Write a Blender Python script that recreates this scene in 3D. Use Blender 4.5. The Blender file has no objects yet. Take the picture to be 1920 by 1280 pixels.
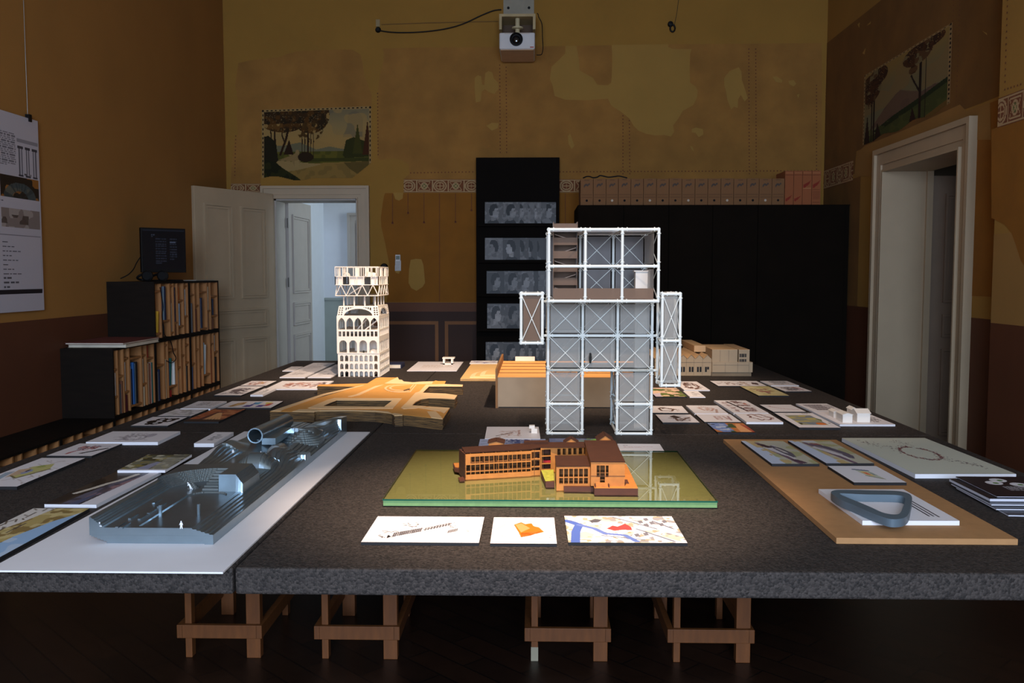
import bpy, math, random
import numpy as np
from mathutils import Vector, Matrix, geometry

# ------------------------------------------------------------------ camera, world, lights, exposure
SC = bpy.context.scene
COL = SC.collection
FPX = 1750.0
EYE = Vector((0, 0, 1.5))
THETA = math.atan(125 / FPX)
PSI = math.atan(43 / FPX * math.cos(THETA))
cam_data = bpy.data.cameras.new('camera')
cam_data.sensor_width = 36
cam_data.lens = 36 * FPX / 1920
cam_data.clip_start = 0.05
cam = bpy.data.objects.new('camera', cam_data)
cam.location = EYE
cam.rotation_euler = (math.pi / 2 - THETA, 0, PSI)
COL.objects.link(cam)
SC.camera = cam
ROT = cam.rotation_euler.to_matrix()

world = bpy.data.worlds.new('world')
SC.world = world
world.use_nodes = True
world.node_tree.nodes['Background'].inputs[0].default_value = (0.55, 0.7, 1.0, 1)
world.node_tree.nodes['Background'].inputs[1].default_value = 0.3

vs = SC.view_settings
vs.view_transform = 'Standard'
vs.look = 'None'
vs.gamma = 1
vs.use_curve_mapping = False
vs.exposure = 0.0


def area_light(name, loc, target, sx, sy, power, color):
    d = bpy.data.lights.new(name, 'AREA')
    d.shape = 'RECTANGLE'
    d.size, d.size_y, d.energy, d.color = sx, sy, power, color
    o = bpy.data.objects.new(name, d)
    o.location = loc
    o.rotation_euler = (Vector(target) - Vector(loc)).to_track_quat('-Z', 'Y').to_euler()
    COL.objects.link(o)
    return o


def spot_light(name, loc, target, power, color, angle, blend, radius=0.06):
    d = bpy.data.lights.new(name, 'SPOT')
    d.energy, d.color = power, color
    d.spot_size, d.spot_blend, d.shadow_soft_size = math.radians(angle), blend, radius
    o = bpy.data.objects.new(name, d)
    o.location = loc
    o.rotation_euler = (Vector(target) - Vector(loc)).to_track_quat('-Z', 'Y').to_euler()
    COL.objects.link(o)
    return o


# daylight through the two windows in the wall behind the camera, the light of the next rooms, the track spots over the table
area_light('daylight', (-0.7, -2.45, 2.3), (-0.6, 4, 1.4), 1.2, 2.3, 270, (0.58, 0.73, 0.98))
area_light('daylight', (0.9, -2.45, 2.3), (0.8, 4, 1.4), 1.2, 2.3, 230, (0.58, 0.73, 0.98))
area_light('daylight_next_room', (0.3, 11.0, 2.2), (-3.4, 11.6, 1.6), 1.2, 2.0, 48, (0.72, 0.88, 1.0))
area_light('daylight_side_room', (5.6, 5.6, 2.0), (3.2, 7.4, 1.5), 0.8, 1.4, 2.2, (0.8, 0.9, 1.0))
WARM = (1.0, 0.77, 0.59)
spot_light('track_spot', (0.02, 2.0, 4.4), (0.0, 3.03, 0.75), 1400, WARM, 29.3, 1.0)
spot_light('track_spot', (0.0, 1.5, 4.4), (0.28, 4.4, 1.15), 320, WARM, 25, 0.9)
spot_light('track_spot', (0.85, 4.5, 4.4), (-0.25, 6.6, 0.75), 980, WARM, 56, 1.0)
spot_light('track_spot', (-0.35, 3.6, 4.4), (-1.1, 6.7, 0.95), 640, WARM, 34, 0.9)
spot_light('track_spot', (1.0, 3.7, 4.4), (1.2, 5.4, 0.75), 210, WARM, 44, 1.0)


# ------------------------------------------------------------------ from a pixel of the 1920x1280 frame to the place it shows
def ray(px, py):
    return ROT @ Vector(((px - 960) / FPX, (640 - py) / FPX, -1))


def PZ(px, py, z):
    r = ray(px, py)
    return EYE + r * ((z - EYE.z) / r.z)


def PY(px, py, y):
    r = ray(px, py)
    return EYE + r * (y / r.y)


def PX(px, py, x):
    r = ray(px, py)
    return EYE + r * (x / r.x)


D = 9.6                       # far wall
XL = PY(428, 500, D).x        # left wall
XR = PY(1541, 500, D).x       # right wall
TZ = 0.75                     # table top
CEIL = 4.75
REAR = -2.6
TX0, TX1, TY0, TY1 = -2.09, 1.86, 2.33, 8.1


# ------------------------------------------------------------------ materials
def lin(c):
    return [((v / 255) / 12.92 if v / 255 <= 0.04045 else ((v / 255 + 0.055) / 1.055) ** 2.4) for v in c]


MATS = {}


def mat(name, col, rough=0.6, metal=0.0, var=0.12, scale=8.0, bump=0.0, bscale=None, stretch=(1, 1, 1), spec=0.4, coat=0.0, emit=0.0):
    """principled surface whose colour varies a little with an object-space noise"""
    if name in MATS:
        return MATS[name]
    m = bpy.data.materials.new(name)
    m.use_nodes = True
    nt = m.node_tree
    b = nt.nodes['Principled BSDF']
    tc = nt.nodes.new('ShaderNodeTexCoord')
    mp = nt.nodes.new('ShaderNodeMapping')
    mp.inputs['Scale'].default_value = stretch
    nz = nt.nodes.new('ShaderNodeTexNoise')
    nz.inputs['Scale'].default_value = scale
    nz.inputs['Detail'].default_value = 5
    nt.links.new(tc.outputs['Object'], mp.inputs['Vector'])
    nt.links.new(mp.outputs['Vector'], nz.inputs['Vector'])
    rp = nt.nodes.new('ShaderNodeValToRGB')
    c = lin(col)
    rp.color_ramp.elements[0].position = 0.3
    rp.color_ramp.elements[1].position = 0.7
    rp.color_ramp.elements[0].color = [v * (1 - var) for v in c] + [1]
    rp.color_ramp.elements[1].color = [min(1, v * (1 + var)) for v in c] + [1]
    nt.links.new(nz.outputs['Fac'], rp.inputs['Fac'])
    nt.links.new(rp.outputs['Color'], b.inputs['Base Color'])
    b.inputs['Roughness'].default_value = rough
    b.inputs['Metallic'].default_value = metal
    b.inputs['Specular IOR Level'].default_value = spec
    b.inputs['Coat Weight'].default_value = coat
    if bump:
        nb = nt.nodes.new('ShaderNodeTexNoise')
        nb.inputs['Scale'].default_value = bscale or scale * 6
        nb.inputs['Detail'].default_value = 4
        nt.links.new(mp.outputs['Vector'], nb.inputs['Vector'])
        bp = nt.nodes.new('ShaderNodeBump')
        bp.inputs['Strength'].default_value = bump
        bp.inputs['Distance'].default_value = 0.004
        nt.links.new(nb.outputs['Fac'], bp.inputs['Height'])
        nt.links.new(bp.outputs['Normal'], b.inputs['Normal'])
    if emit:
        nt.links.new(rp.outputs['Color'], b.inputs['Emission Color'])
        b.inputs['Emission Strength'].default_value = emit
    MATS[name] = m
    return m


def print_mat(name, rough=0.45, emit=0.0):
    if name in MATS:
        return MATS[name]
    m = bpy.data.materials.new(name)
    m.use_nodes = True
    nt = m.node_tree
    b = nt.nodes['Principled BSDF']
    a = nt.nodes.new('ShaderNodeAttribute')
    a.attribute_name = 'ink'
    nt.links.new(a.outputs['Color'], b.inputs['Base Color'])
    b.inputs['Roughness'].default_value = rough
    b.inputs['Specular IOR Level'].default_value = 0.25
    if emit:
        nt.links.new(a.outputs['Color'], b.inputs['Emission Color'])
        b.inputs['Emission Strength'].default_value = emit
    MATS[name] = m
    return m


def pane_mat(name, tint, cover, rough, film=(200, 205, 205), grid=0.0):
    """clear or frosted sheet: see-through, a whitish film of its own, and a fresnel reflection"""
    if name in MATS:
        return MATS[name]
    m = bpy.data.materials.new(name)
    m.use_nodes = True
    nt = m.node_tree
    nt.nodes.remove(nt.nodes['Principled BSDF'])
    out = nt.nodes['Material Output']
    tr = nt.nodes.new('ShaderNodeBsdfTransparent')
    tr.inputs[0].default_value = lin(tint) + [1]
    df = nt.nodes.new('ShaderNodeBsdfDiffuse')
    df.inputs[0].default_value = lin(film) + [1]
    gl = nt.nodes.new('ShaderNodeBsdfGlossy')
    gl.inputs['Roughness'].default_value = rough
    m1 = nt.nodes.new('ShaderNodeMixShader')
    m1.inputs[0].default_value = cover
    nt.links.new(tr.outputs[0], m1.inputs[1])
    nt.links.new(df.outputs[0], m1.inputs[2])
    if grid:
        tc = nt.nodes.new('ShaderNodeTexCoord')
        wv = nt.nodes.new('ShaderNodeTexBrick')
        wv.inputs['Scale'].default_value = grid
        wv.inputs['Mortar Size'].default_value = 0.05
        wv.inputs['Color1'].default_value = (cover, cover, cover, 1)
        wv.inputs['Color2'].default_value = (cover * 1.1, cover * 1.1, cover * 1.1, 1)
        wv.inputs['Mortar'].default_value = (min(1, cover * 1.6), min(1, cover * 1.6), min(1, cover * 1.6), 1)
        mp = nt.nodes.new('ShaderNodeMapping')
        mp.inputs['Rotation'].default_value = (math.pi / 2, 0, 0)
        nt.links.new(tc.outputs['Object'], mp.inputs['Vector'])
        nt.links.new(mp.outputs['Vector'], wv.inputs['Vector'])
        nt.links.new(wv.outputs['Color'], m1.inputs[0])
    fr = nt.nodes.new('ShaderNodeFresnel')
    fr.inputs[0].default_value = 1.5
    m2 = nt.nodes.new('ShaderNodeMixShader')
    nt.links.new(fr.outputs[0], m2.inputs[0])
    nt.links.new(m1.outputs[0], m2.inputs[1])
    nt.links.new(gl.outputs[0], m2.inputs[2])
    nt.links.new(m2.outputs[0], out.inputs['Surface'])
    MATS[name] = m
    return m


def foam_mat():
    """dense grey bead foam: small speckled beads with a relief"""
    m = bpy.data.materials.new('bead_foam')
    m.use_nodes = True
    nt = m.node_tree
    b = nt.nodes['Principled BSDF']
    tc = nt.nodes.new('ShaderNodeTexCoord')
    vo = nt.nodes.new('ShaderNodeTexVoronoi')
    vo.inputs['Scale'].default_value = 170
    nt.links.new(tc.outputs['Object'], vo.inputs['Vector'])
    rp = nt.nodes.new('ShaderNodeValToRGB')
    rp.color_ramp.elements[0].color = (0.0162, 0.0127, 0.0107, 1)
    rp.color_ramp.elements[1].color = (0.054, 0.0423, 0.0357, 1)
    sep = nt.nodes.new('ShaderNodeSeparateColor')
    nt.links.new(vo.outputs['Color'], sep.inputs[0])
    nt.links.new(sep.outputs[0], rp.inputs['Fac'])
    nt.links.new(rp.outputs['Color'], b.inputs['Base Color'])
    b.inputs['Roughness'].default_value = 0.75
    b.inputs['Specular IOR Level'].default_value = 0.25
    bp = nt.nodes.new('ShaderNodeBump')
    bp.inputs['Strength'].default_value = 0.5
    bp.inputs['Distance'].default_value = 0.003
    bp.invert = True
    nt.links.new(vo.outputs['Distance'], bp.inputs['Height'])
    nt.links.new(bp.outputs['Normal'], b.inputs['Normal'])
    MATS['bead_foam'] = m
    return m


def layered_mat(name, ca, cb, scale, rough=0.8):
    """sheets stacked flat: thin bands in height, broken up by noise"""
    m = bpy.data.materials.new(name)
    m.use_nodes = True
    nt = m.node_tree
    b = nt.nodes['Principled BSDF']
    tc = nt.nodes.new('ShaderNodeTexCoord')
    mp = nt.nodes.new('ShaderNodeMapping')
    mp.inputs['Scale'].default_value = (10, 10, scale)
    nz = nt.nodes.new('ShaderNodeTexNoise')
    nz.inputs['Scale'].default_value = 1.0
    nz.inputs['Detail'].default_value = 6
    nz.inputs['Roughness'].default_value = 0.7
    nt.links.new(tc.outputs['Object'], mp.inputs['Vector'])
    nt.links.new(mp.outputs['Vector'], nz.inputs['Vector'])
    rp = nt.nodes.new('ShaderNodeValToRGB')
    rp.color_ramp.elements[0].position = 0.38
    rp.color_ramp.elements[1].position = 0.62
    rp.color_ramp.elements[0].color = lin(ca) + [1]
    rp.color_ramp.elements[1].color = lin(cb) + [1]
    nt.links.new(nz.outputs['Fac'], rp.inputs['Fac'])
    nt.links.new(rp.outputs['Color'], b.inputs['Base Color'])
    b.inputs['Roughness'].default_value = rough
    bp = nt.nodes.new('ShaderNodeBump')
    bp.inputs['Strength'].default_value = 0.8
    bp.inputs['Distance'].default_value = 0.004
    nt.links.new(nz.outputs['Fac'], bp.inputs['Height'])
    nt.links.new(bp.outputs['Normal'], b.inputs['Normal'])
    MATS[name] = m
    return m


def parquet_mat():
    m = bpy.data.materials.new('parquet')
    m.use_nodes = True
    nt = m.node_tree
    b = nt.nodes['Principled BSDF']
    tc = nt.nodes.new('ShaderNodeTexCoord')
    mp = nt.nodes.new('ShaderNodeMapping')
    mp.inputs['Rotation'].default_value = (0, 0, math.radians(45))
    br = nt.nodes.new('ShaderNodeTexBrick')
    br.inputs['Scale'].default_value = 2.2
    br.inputs['Color1'].default_value = lin((44, 24, 12)) + [1]
    br.inputs['Color2'].default_value = lin((33, 18, 9)) + [1]
    br.inputs['Mortar'].default_value = lin((16, 9, 6)) + [1]
    br.inputs['Mortar Size'].default_value = 0.008
    br.inputs['Brick Width'].default_value = 0.9
    nz = nt.nodes.new('ShaderNodeTexNoise')
    nz.inputs['Scale'].default_value = 14
    mx = nt.nodes.new('ShaderNodeMixRGB')
    mx.blend_type = 'MULTIPLY'
    mx.inputs[0].default_value = 0.5
    nt.links.new(tc.outputs['Object'], mp.inputs['Vector'])
    nt.links.new(mp.outputs['Vector'], br.inputs['Vector'])
    nt.links.new(mp.outputs['Vector'], nz.inputs['Vector'])
    nt.links.new(br.outputs['Color'], mx.inputs[1])
    nt.links.new(nz.outputs['Fac'], mx.inputs[2])
    nt.links.new(mx.outputs[0], b.inputs['Base Color'])
    b.inputs['Roughness'].default_value = 0.4
    MATS['parquet'] = m
    return m


FOAM = foam_mat()
INK = print_mat('printed_paper')
WHITE_BOARD = mat('white_board', (226, 222, 222), 0.6, var=0.02)
BLACK_CORE = mat('black_core', (24, 22, 22), 0.7, var=0.05)
WHITE_MODEL = mat('white_model_card', (232, 223, 210), 0.6, var=0.02)
BLACK = mat('black_paint', (20, 14, 8), 0.85, var=0.15, scale=5, spec=0.08)
BLACK_PLY = mat('black_ply', (24, 17, 11), 0.7, spec=0.12, var=0.2, scale=6, stretch=(1, 1, 6))
PINE = mat('pine', (156, 104, 56), 0.6, var=0.16, scale=5, stretch=(8, 8, 1))
PINE_LONG = mat('pine_lath', (108, 61, 22), 0.6, var=0.18, scale=4, stretch=(12, 12, 2))
PLASTIC_BLACK = mat('black_plastic', (13, 12, 12), 0.6, var=0.05, spec=.2)
PLASTIC_WHITE = mat('white_plastic', (205, 203, 200), 0.4, var=0.03)
DOOR_WHITE = mat('door_paint', (176, 154, 124), 0.45, var=0.05, scale=3)
PLASTER = mat('ochre_plaster', (150, 110, 44), 0.9, var=0.06, scale=2.2, bump=0.12, bscale=90)


# ------------------------------------------------------------------ mesh builder
BASE = {}        # world place of every top-level object


class MB:
    def __init__(self):
        self.v, self.f, self.mi = [], [], []
        self.smooth = False

    def add(self, verts, faces, mi=0):
        n = len(self.v)
        self.v += [Vector(p) for p in verts]
        self.f += [tuple(i + n for i in f) for f in faces]
        self.mi += [mi] * len(faces)
        return self

    def box(self, x0, x1, y0, y1, z0, z1, mi=0):
        vs_ = [(x, y, z) for z in (z0, z1) for y in (y0, y1) for x in (x0, x1)]
        return self.add(vs_, [(0, 2, 3, 1), (4, 5, 7, 6), (0, 1, 5, 4), (2, 6, 7, 3), (0, 4, 6, 2), (1, 3, 7, 5)], mi)

    def hexa(self, bottom, top, mi=0):
        """bottom and top: loops of the same count, counter-clockwise seen from above"""
        n = len(bottom)
        fs = [tuple(reversed(range(n))), tuple(range(n, 2 * n))]
        fs += [(i, (i + 1) % n, n + (i + 1) % n, n + i) for i in range(n)]
        return self.add(list(bottom) + list(top), fs, mi)

    def obox(self, c, ux, uy, uz, mi=0):
        c, ux, uy, uz = Vector(c), Vector(ux), Vector(uy), Vector(uz)
        bot = [c - ux - uy - uz, c + ux - uy - uz, c + ux + uy - uz, c - ux + uy - uz]
        return self.hexa(bot, [p + 2 * uz for p in bot], mi)

    def tube(self, p, q, r, n=8, r2=None, mi=0):
        p, q = Vector(p), Vector(q)
        d = (q - p)
        if d.length < 1e-7:
            return self
        d.normalize()
        a = d.orthogonal().normalized()
        b = d.cross(a)
        r2 = r if r2 is None else r2
        lo = [p + (a * math.cos(t) + b * math.sin(t)) * r for t in [2 * math.pi * i / n for i in range(n)]]
        hi = [q + (a * math.cos(t) + b * math.sin(t)) * r2 for t in [2 * math.pi * i / n for i in range(n)]]
        return self.hexa(lo, hi, mi)

    def path(self, pts, r, n=6, sub=5, mi=0):
        pts = [Vector(p) for p in pts]
        if len(pts) > 2 and sub > 1:
            out = []
            for i in range(len(pts) - 1):
                p0, p1, p2, p3 = pts[max(0, i - 1)], pts[i], pts[i + 1], pts[min(len(pts) - 1, i + 2)]
                for k in range(sub):
                    t = k / sub
                    out.append(0.5 * ((2 * p1) + (p2 - p0) * t + (2 * p0 - 5 * p1 + 4 * p2 - p3) * t * t + (3 * p1 - p0 - 3 * p2 + p3) * t ** 3))
            out.append(pts[-1])
            pts = out
        rings = []
        nrm = None
        for i, p in enumerate(pts):
            d = (pts[min(i + 1, len(pts) - 1)] - pts[max(i - 1, 0)])
            d.normalize()
            if nrm is None:
                nrm = d.orthogonal().normalized()
            nrm = (nrm - d * nrm.dot(d)).normalized()
            b = d.cross(nrm)
            rings.append([p + (nrm * math.cos(2 * math.pi * k / n) + b * math.sin(2 * math.pi * k / n)) * r for k in range(n)])
        vs_ = [p for ring in rings for p in ring]
        fs = [tuple(reversed(range(n)))]
        for i in range(len(rings) - 1):
            fs += [(i * n + k, i * n + (k + 1) % n, (i + 1) * n + (k + 1) % n, (i + 1) * n + k) for k in range(n)]
        fs.append(tuple(range((len(rings) - 1) * n, len(rings) * n)))
        return self.add(vs_, fs, mi)

    def lathe(self, c, prof, n=16, axis='z', mi=0, sweep=1.0):
        """prof: (radius, height) pairs"""
        c = Vector(c)
        vs_, m = [], len(prof)
        cnt = n if sweep >= 1 else n + 1
        for i in range(cnt):
            t = 2 * math.pi * sweep * i / n
            for r, h in prof:
                if axis == 'z':
                    vs_.append(c + Vector((r * math.cos(t), r * math.sin(t), h)))
                elif axis == 'y':
                    vs_.append(c + Vector((r * math.cos(t), h, r * math.sin(t))))
                else:
                    vs_.append(c + Vector((h, r * math.cos(t), r * math.sin(t))))
        fs = []
        for i in range(n):
            j = (i + 1) % cnt
            fs += [(i * m + k, j * m + k, j * m + k + 1, i * m + k + 1) for k in range(m - 1)]
        return self.add(vs_, fs, mi)

    def ball(self, c, r, n=12, sz=(1, 1, 1), mi=0, half=False):
        c = Vector(c)
        rows = n // 2
        prof = []
        for k in range(rows + 1):
            a = (math.pi / 2 if half else math.pi) * k / rows
            prof.append((r * math.sin(a), r * math.cos(a)))
        b = MB().lathe((0, 0, 0), prof, n)
        self.add([c + Vector((p.x * sz[0], p.y * sz[1], p.z * sz[2])) for p in b.v], b.f, mi)
        return self

    def plate(self, outer, holes=(), off=(0, 0, 0), mi=0, side_mi=None):
        """flat outline with holes, pushed through by the vector off"""
        loops = [[Vector(p) for p in outer]] + [[Vector(p) for p in h] for h in holes]
        flat = [p for l in loops for p in l]
        tris = geometry.tessellate_polygon(loops)
        off = Vector(off)
        nrm = geometry.normal(loops[0])
        n = len(flat)

        def orient(t, want):
            a, b, c = (flat[i] for i in t)
            return t if (b - a).cross(c - a).dot(want) >= 0 else (t[0], t[2], t[1])
        if off.length < 1e-9:
            return self.add(flat, [orient(t, nrm) for t in tris], mi)
        s0 = len(self.v)
        self.add(flat + [p + off for p in flat], [], mi)
        fs = [tuple(i + s0 for i in orient(t, -off)) for t in tris]
        fs += [tuple(i + n + s0 for i in orient(t, off)) for t in tris]
        self.f += fs
        self.mi += [mi] * len(fs)
        k = 0
        for li, l in enumerate(loops):
            m = len(l)
            area = Vector((0, 0, 0))
            for i in range(m):
                area += l[i].cross(l[(i + 1) % m])
            ccw = area.dot(off) > 0
            if li > 0:
                ccw = not ccw
            for i in range(m):
                a, b = k + i, k + (i + 1) % m
                q = (a, b, b + n, a + n) if ccw else (b, a, a + n, b + n)
                self.f.append(tuple(x + s0 for x in q))
                self.mi.append(mi if side_mi is None else side_mi)
            k += m
        return self

    def build(self, name, material, parent=None, label=None, cat=None, group=None, kind=None, loc=None, smooth=False, bevel=0.0):
        me = bpy.data.meshes.new(name)
        if parent is not None:
            base = BASE[parent.name]
        elif loc is not None:
            base = Vector(loc)
        else:
            xs = [p.x for p in self.v]; ys = [p.y for p in self.v]; zs = [p.z for p in self.v]
            base = Vector(((min(xs) + max(xs)) / 2, (min(ys) + max(ys)) / 2, min(zs)))
        me.from_pydata([p - base for p in self.v], [], self.f)
        for m in (material if isinstance(material, (list, tuple)) else [material]):
            me.materials.append(m)
        if any(self.mi):
            me.polygons.foreach_set('material_index', self.mi)
        if smooth:
            me.polygons.foreach_set('use_smooth', [True] * len(me.polygons))
        me.update()
        o = bpy.data.objects.new(name, me)
        COL.objects.link(o)
        if parent is None:
            o.location = base
        else:
            o.parent = parent
        BASE[o.name] = base
        if bevel:
            bv = o.modifiers.new('bevel', 'BEVEL')
            bv.width, bv.segments, bv.limit_method = bevel, 2, 'ANGLE'
        if smooth:
            es = o.modifiers.new('edges', 'EDGE_SPLIT')
            es.split_angle = math.radians(40)
        tag(o, label, cat, group, kind)
        return o


def tag(o, label=None, cat=None, group=None, kind=None):
    if label:
        o['label'] = label
    if cat:
        o['category'] = cat
    if group:
        o['group'] = group
    if kind:
        o['kind'] = kind
    return o


def thing(name, label, cat, loc, group=None, kind=None):
    o = bpy.data.objects.new(name, None)
    o.empty_display_size = 0.05
    o.location = loc
    COL.objects.link(o)
    BASE[o.name] = Vector(loc)
    return tag(o, label, cat, group, kind)


# ------------------------------------------------------------------ ink on paper: a fine sheet of cells, each with its own ink
class Ink:
    def __init__(self, w, h, bg=(238, 232, 230), aspect=1.0, seed=1):
        self.w, self.h = int(w), int(h)
        self.a = np.empty((self.h, self.w, 3)); self.a[:] = bg
        self.X, self.Y = np.meshgrid((np.arange(self.w) + .5) / self.w, (np.arange(self.h) + .5) / self.h)
        self.asp = aspect
        self.r = random.Random(seed)
        self.n = np.random.RandomState(seed)

    def put(self, mask, col, al=1.0):
        self.a[mask] = self.a[mask] * (1 - al) + np.array(col) * al
        return self

    def rect(self, x0, y0, x1, y1, col, al=1.0):
        return self.put((self.X >= x0) & (self.X < x1) & (self.Y >= y0) & (self.Y < y1), col, al)

    def inside(self, pts):
        m = np.zeros_like(self.X, bool)
        n = len(pts)
        for i in range(n):
            (x0, y0), (x1, y1) = pts[i], pts[(i + 1) % n]
            if y0 == y1:
                continue
            c = ((y0 > self.Y) != (y1 > self.Y)) & (self.X < (x1 - x0) * (self.Y - y0) / (y1 - y0) + x0)
            m ^= c
        return m

    def poly(self, pts, col, al=1.0):
        return self.put(self.inside(pts), col, al)

    def ell(self, cx, cy, rx, ry, col, al=1.0):
        return self.put(((self.X - cx) / rx) ** 2 + ((self.Y - cy) / ry) ** 2 < 1, col, al)

    def ring(self, cx, cy, rx, ry, t, col, al=1.0):
        d = np.sqrt(((self.X - cx) / rx) ** 2 + ((self.Y - cy) / ry) ** 2)
        return self.put(np.abs(d - 1) < t, col, al)

    def line(self, pts, w, col, al=1.0):
        """w in fractions of the height"""
        w = max(w, 0.55 / self.h) if self.h else w
        X = self.X * self.asp
        m = np.zeros_like(X, bool)
        for (x0, y0), (x1, y1) in zip(pts, pts[1:]):
            x0 *= self.asp; x1 *= self.asp
            dx, dy = x1 - x0, y1 - y0
            L = dx * dx + dy * dy + 1e-12
            t = np.clip(((X - x0) * dx + (self.Y - y0) * dy) / L, 0, 1)
            m |= ((X - x0 - t * dx) ** 2 + (self.Y - y0 - t * dy) ** 2) < w * w
        return self.put(m, col, al)

    def noise(self, cells, col, thr=0.5, al=1.0, mask=None):
        """blotches of one ink"""
        g = self.n.rand(cells + 2, int(cells * max(self.asp, .4)) + 2)
        gy, gx = self.Y * cells, self.X * (g.shape[1] - 2)
        i, j = gy.astype(int), gx.astype(int)
        u, v = gy - i, gx - j
        u, v = u * u * (3 - 2 * u), v * v * (3 - 2 * v)
        val = (g[i, j] * (1 - u) * (1 - v) + g[i + 1, j] * u * (1 - v) + g[i, j + 1] * (1 - u) * v + g[i + 1, j + 1] * u * v)
        m = val > thr
        if mask is not None:
            m &= mask
        return self.put(m, col, al)

    def words(self, x0, y0, x1, y1, rows, col=(60, 55, 55), al=0.8):
        """rows of writing too small to read"""
        hgt = (y1 - y0) / rows
        for k in range(rows):
            y = y0 + k * hgt
            x = x0
            end = x1 if k < rows - 1 else x0 + (x1 - x0) * 0.6
            while x < end - 0.01:
                L = self.r.uniform(0.02, 0.07)
                self.rect(x, y, min(x + L, end), y + hgt * 0.55, col, al)
                x += L + 0.012
        return self

    def sketch(self, cx, cy, rx, ry, n, col=(70, 62, 62), al=0.8, w=0.006, L=0.5):
        """loose pencil strokes"""
        for _ in range(n):
            x, y = cx + self.r.uniform(-rx, rx), cy + self.r.uniform(-ry, ry)
            a = self.r.choice([0.35, 0.4, 2.7, 1.5, 0.1]) + self.r.uniform(-.15, .15)
            l = self.r.uniform(.1, L)
            self.line([(x, y), (x + math.cos(a) * rx * l, y + math.sin(a) * ry * l)], w, col, al)
        return self


def lin_np(a):
    a = np.clip(a / 255.0, 0, 1)
    return np.where(a <= 0.04045, a / 12.92, ((a + 0.055) / 1.055) ** 2.4)


def sheet(name, corners, ink, parent=None, material=None, keep=None, **tags):
    """corners: TL, TR, BR, BL of the printed face; keep: mask of cells that exist"""
    TL, TR, BR, BL = [np.array(c) for c in corners]
    w, h = ink.w, ink.h
    U, V = np.meshgrid(np.linspace(0, 1, w + 1), np.linspace(0, 1, h + 1))
    U, V = U[..., None], V[..., None]
    P = (TL * (1 - U) + TR * U) * (1 - V) + (BL * (1 - U) + BR * U) * V
    if parent is not None:
        base = np.array(BASE[parent.name])
    else:
        base = np.array([P[..., 0].mean(), P[..., 1].mean(), P[..., 2].min()])
    P = (P - base).reshape(-1, 3)
    i, j = np.meshgrid(np.arange(h), np.arange(w), indexing='ij')
    a = i * (w + 1) + j
    F = np.stack([a, a + w + 1, a + w + 2, a + 1], -1).reshape(-1, 4)
    C = lin_np(ink.a).reshape(-1, 3)
    if keep is not None:
        k = keep.reshape(-1)
        F, C = F[k], C[k]
    me = bpy.data.meshes.new(name)
    nf = len(F)
    me.vertices.add(len(P)); me.vertices.foreach_set('co', P.ravel())
    me.loops.add(nf * 4); me.loops.foreach_set('vertex_index', F.ravel())
    me.polygons.add(nf); me.polygons.foreach_set('loop_start', np.arange(nf) * 4)
    me.update(calc_edges=True)
    at = me.color_attributes.new('ink', 'FLOAT_COLOR', 'CORNER')
    C4 = np.concatenate([C, np.ones((nf, 1))], 1)
    at.data.foreach_set('color', np.repeat(C4, 4, 0).astype(np.float32).ravel())
    me.materials.append(material or INK)
    o = bpy.data.objects.new(name, me)
    COL.objects.link(o)
    if parent is None:
        o.location = base
    else:
        o.parent = parent
    BASE[o.name] = Vector(base)
    return tag(o, **tags)
# ================================================================== THE ROOM
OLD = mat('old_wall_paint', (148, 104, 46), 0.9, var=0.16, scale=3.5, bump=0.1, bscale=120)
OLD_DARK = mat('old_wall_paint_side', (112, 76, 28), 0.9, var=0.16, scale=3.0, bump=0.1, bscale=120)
OCHRE = mat('ochre_field', (134, 84, 15), 0.85, var=0.10, scale=4, bump=0.1, bscale=120)
PATCH = mat('filler_patch', (158, 121, 56), 0.9, var=0.05, scale=3)
PATCH_PALE = mat('pale_filler', (146, 106, 50), 0.9, var=0.05, scale=3)
PLASTER_LEFT = mat('ochre_plaster_left', (150, 104, 44), 0.9, var=0.06, scale=1.6, bump=0.12, bscale=90)
DADO = mat('dado_brown', (84, 44, 20), 0.7, var=0.08, scale=3)
DADO_BAND = mat('dado_band', (100, 62, 40), 0.7, var=0.08, scale=3)
DADO_DARK = mat('dado_dark', (54, 31, 20), 0.7, var=0.1, scale=3)
DADO_LINE = mat('dado_line', (124, 82, 46), 0.7, var=0.1, scale=3)
STENCIL = mat('stencil_red', (104, 58, 36), 0.9, var=0.1)
NEXT_WALL = mat('next_room_paint', (212, 216, 222), 0.8, var=0.02)
NEXT_DADO = mat('next_room_dado', (150, 158, 152), 0.6, var=0.04)

WALLT = 0.35
dl0, dl1 = PY(516, 500, D).x, PY(672, 500, D).x          # doorway in the far wall
dlz = PY(600, 372, D).z
ry0, ry1 = PX(1797, 600, XR).y, PX(1656, 600, XR).y       # doorway in the right wall
rdz = 2.355
DZ = 1.215                                                # dado height
PIER_X, PIER_Y = XR - 0.2, PX(1858, 600, XR - 0.2).y


def rect_y(x0, x1, z0, z1, y):
    return [(x0, y, z0), (x1, y, z0), (x1, y, z1), (x0, y, z1)]


def rect_x(y0, y1, z0, z1, x):
    return [(x, y0, z0), (x, y1, z0), (x, y1, z1), (x, y0, z1)]


MB().box(XL - 0.6, XR + 3.2, REAR - 0.3, 14, -0.1, 0).build('floor', parquet_mat(), kind='structure', loc=(0, 0, 0))
MB().box(XL - 0.3, XR + 0.3, REAR - 0.3, D + 0.3, CEIL, CEIL + 0.1).build('ceiling', mat('ceiling_paint', (190, 180, 160), 0.9), kind='structure', loc=(0, 0, CEIL))

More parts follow.
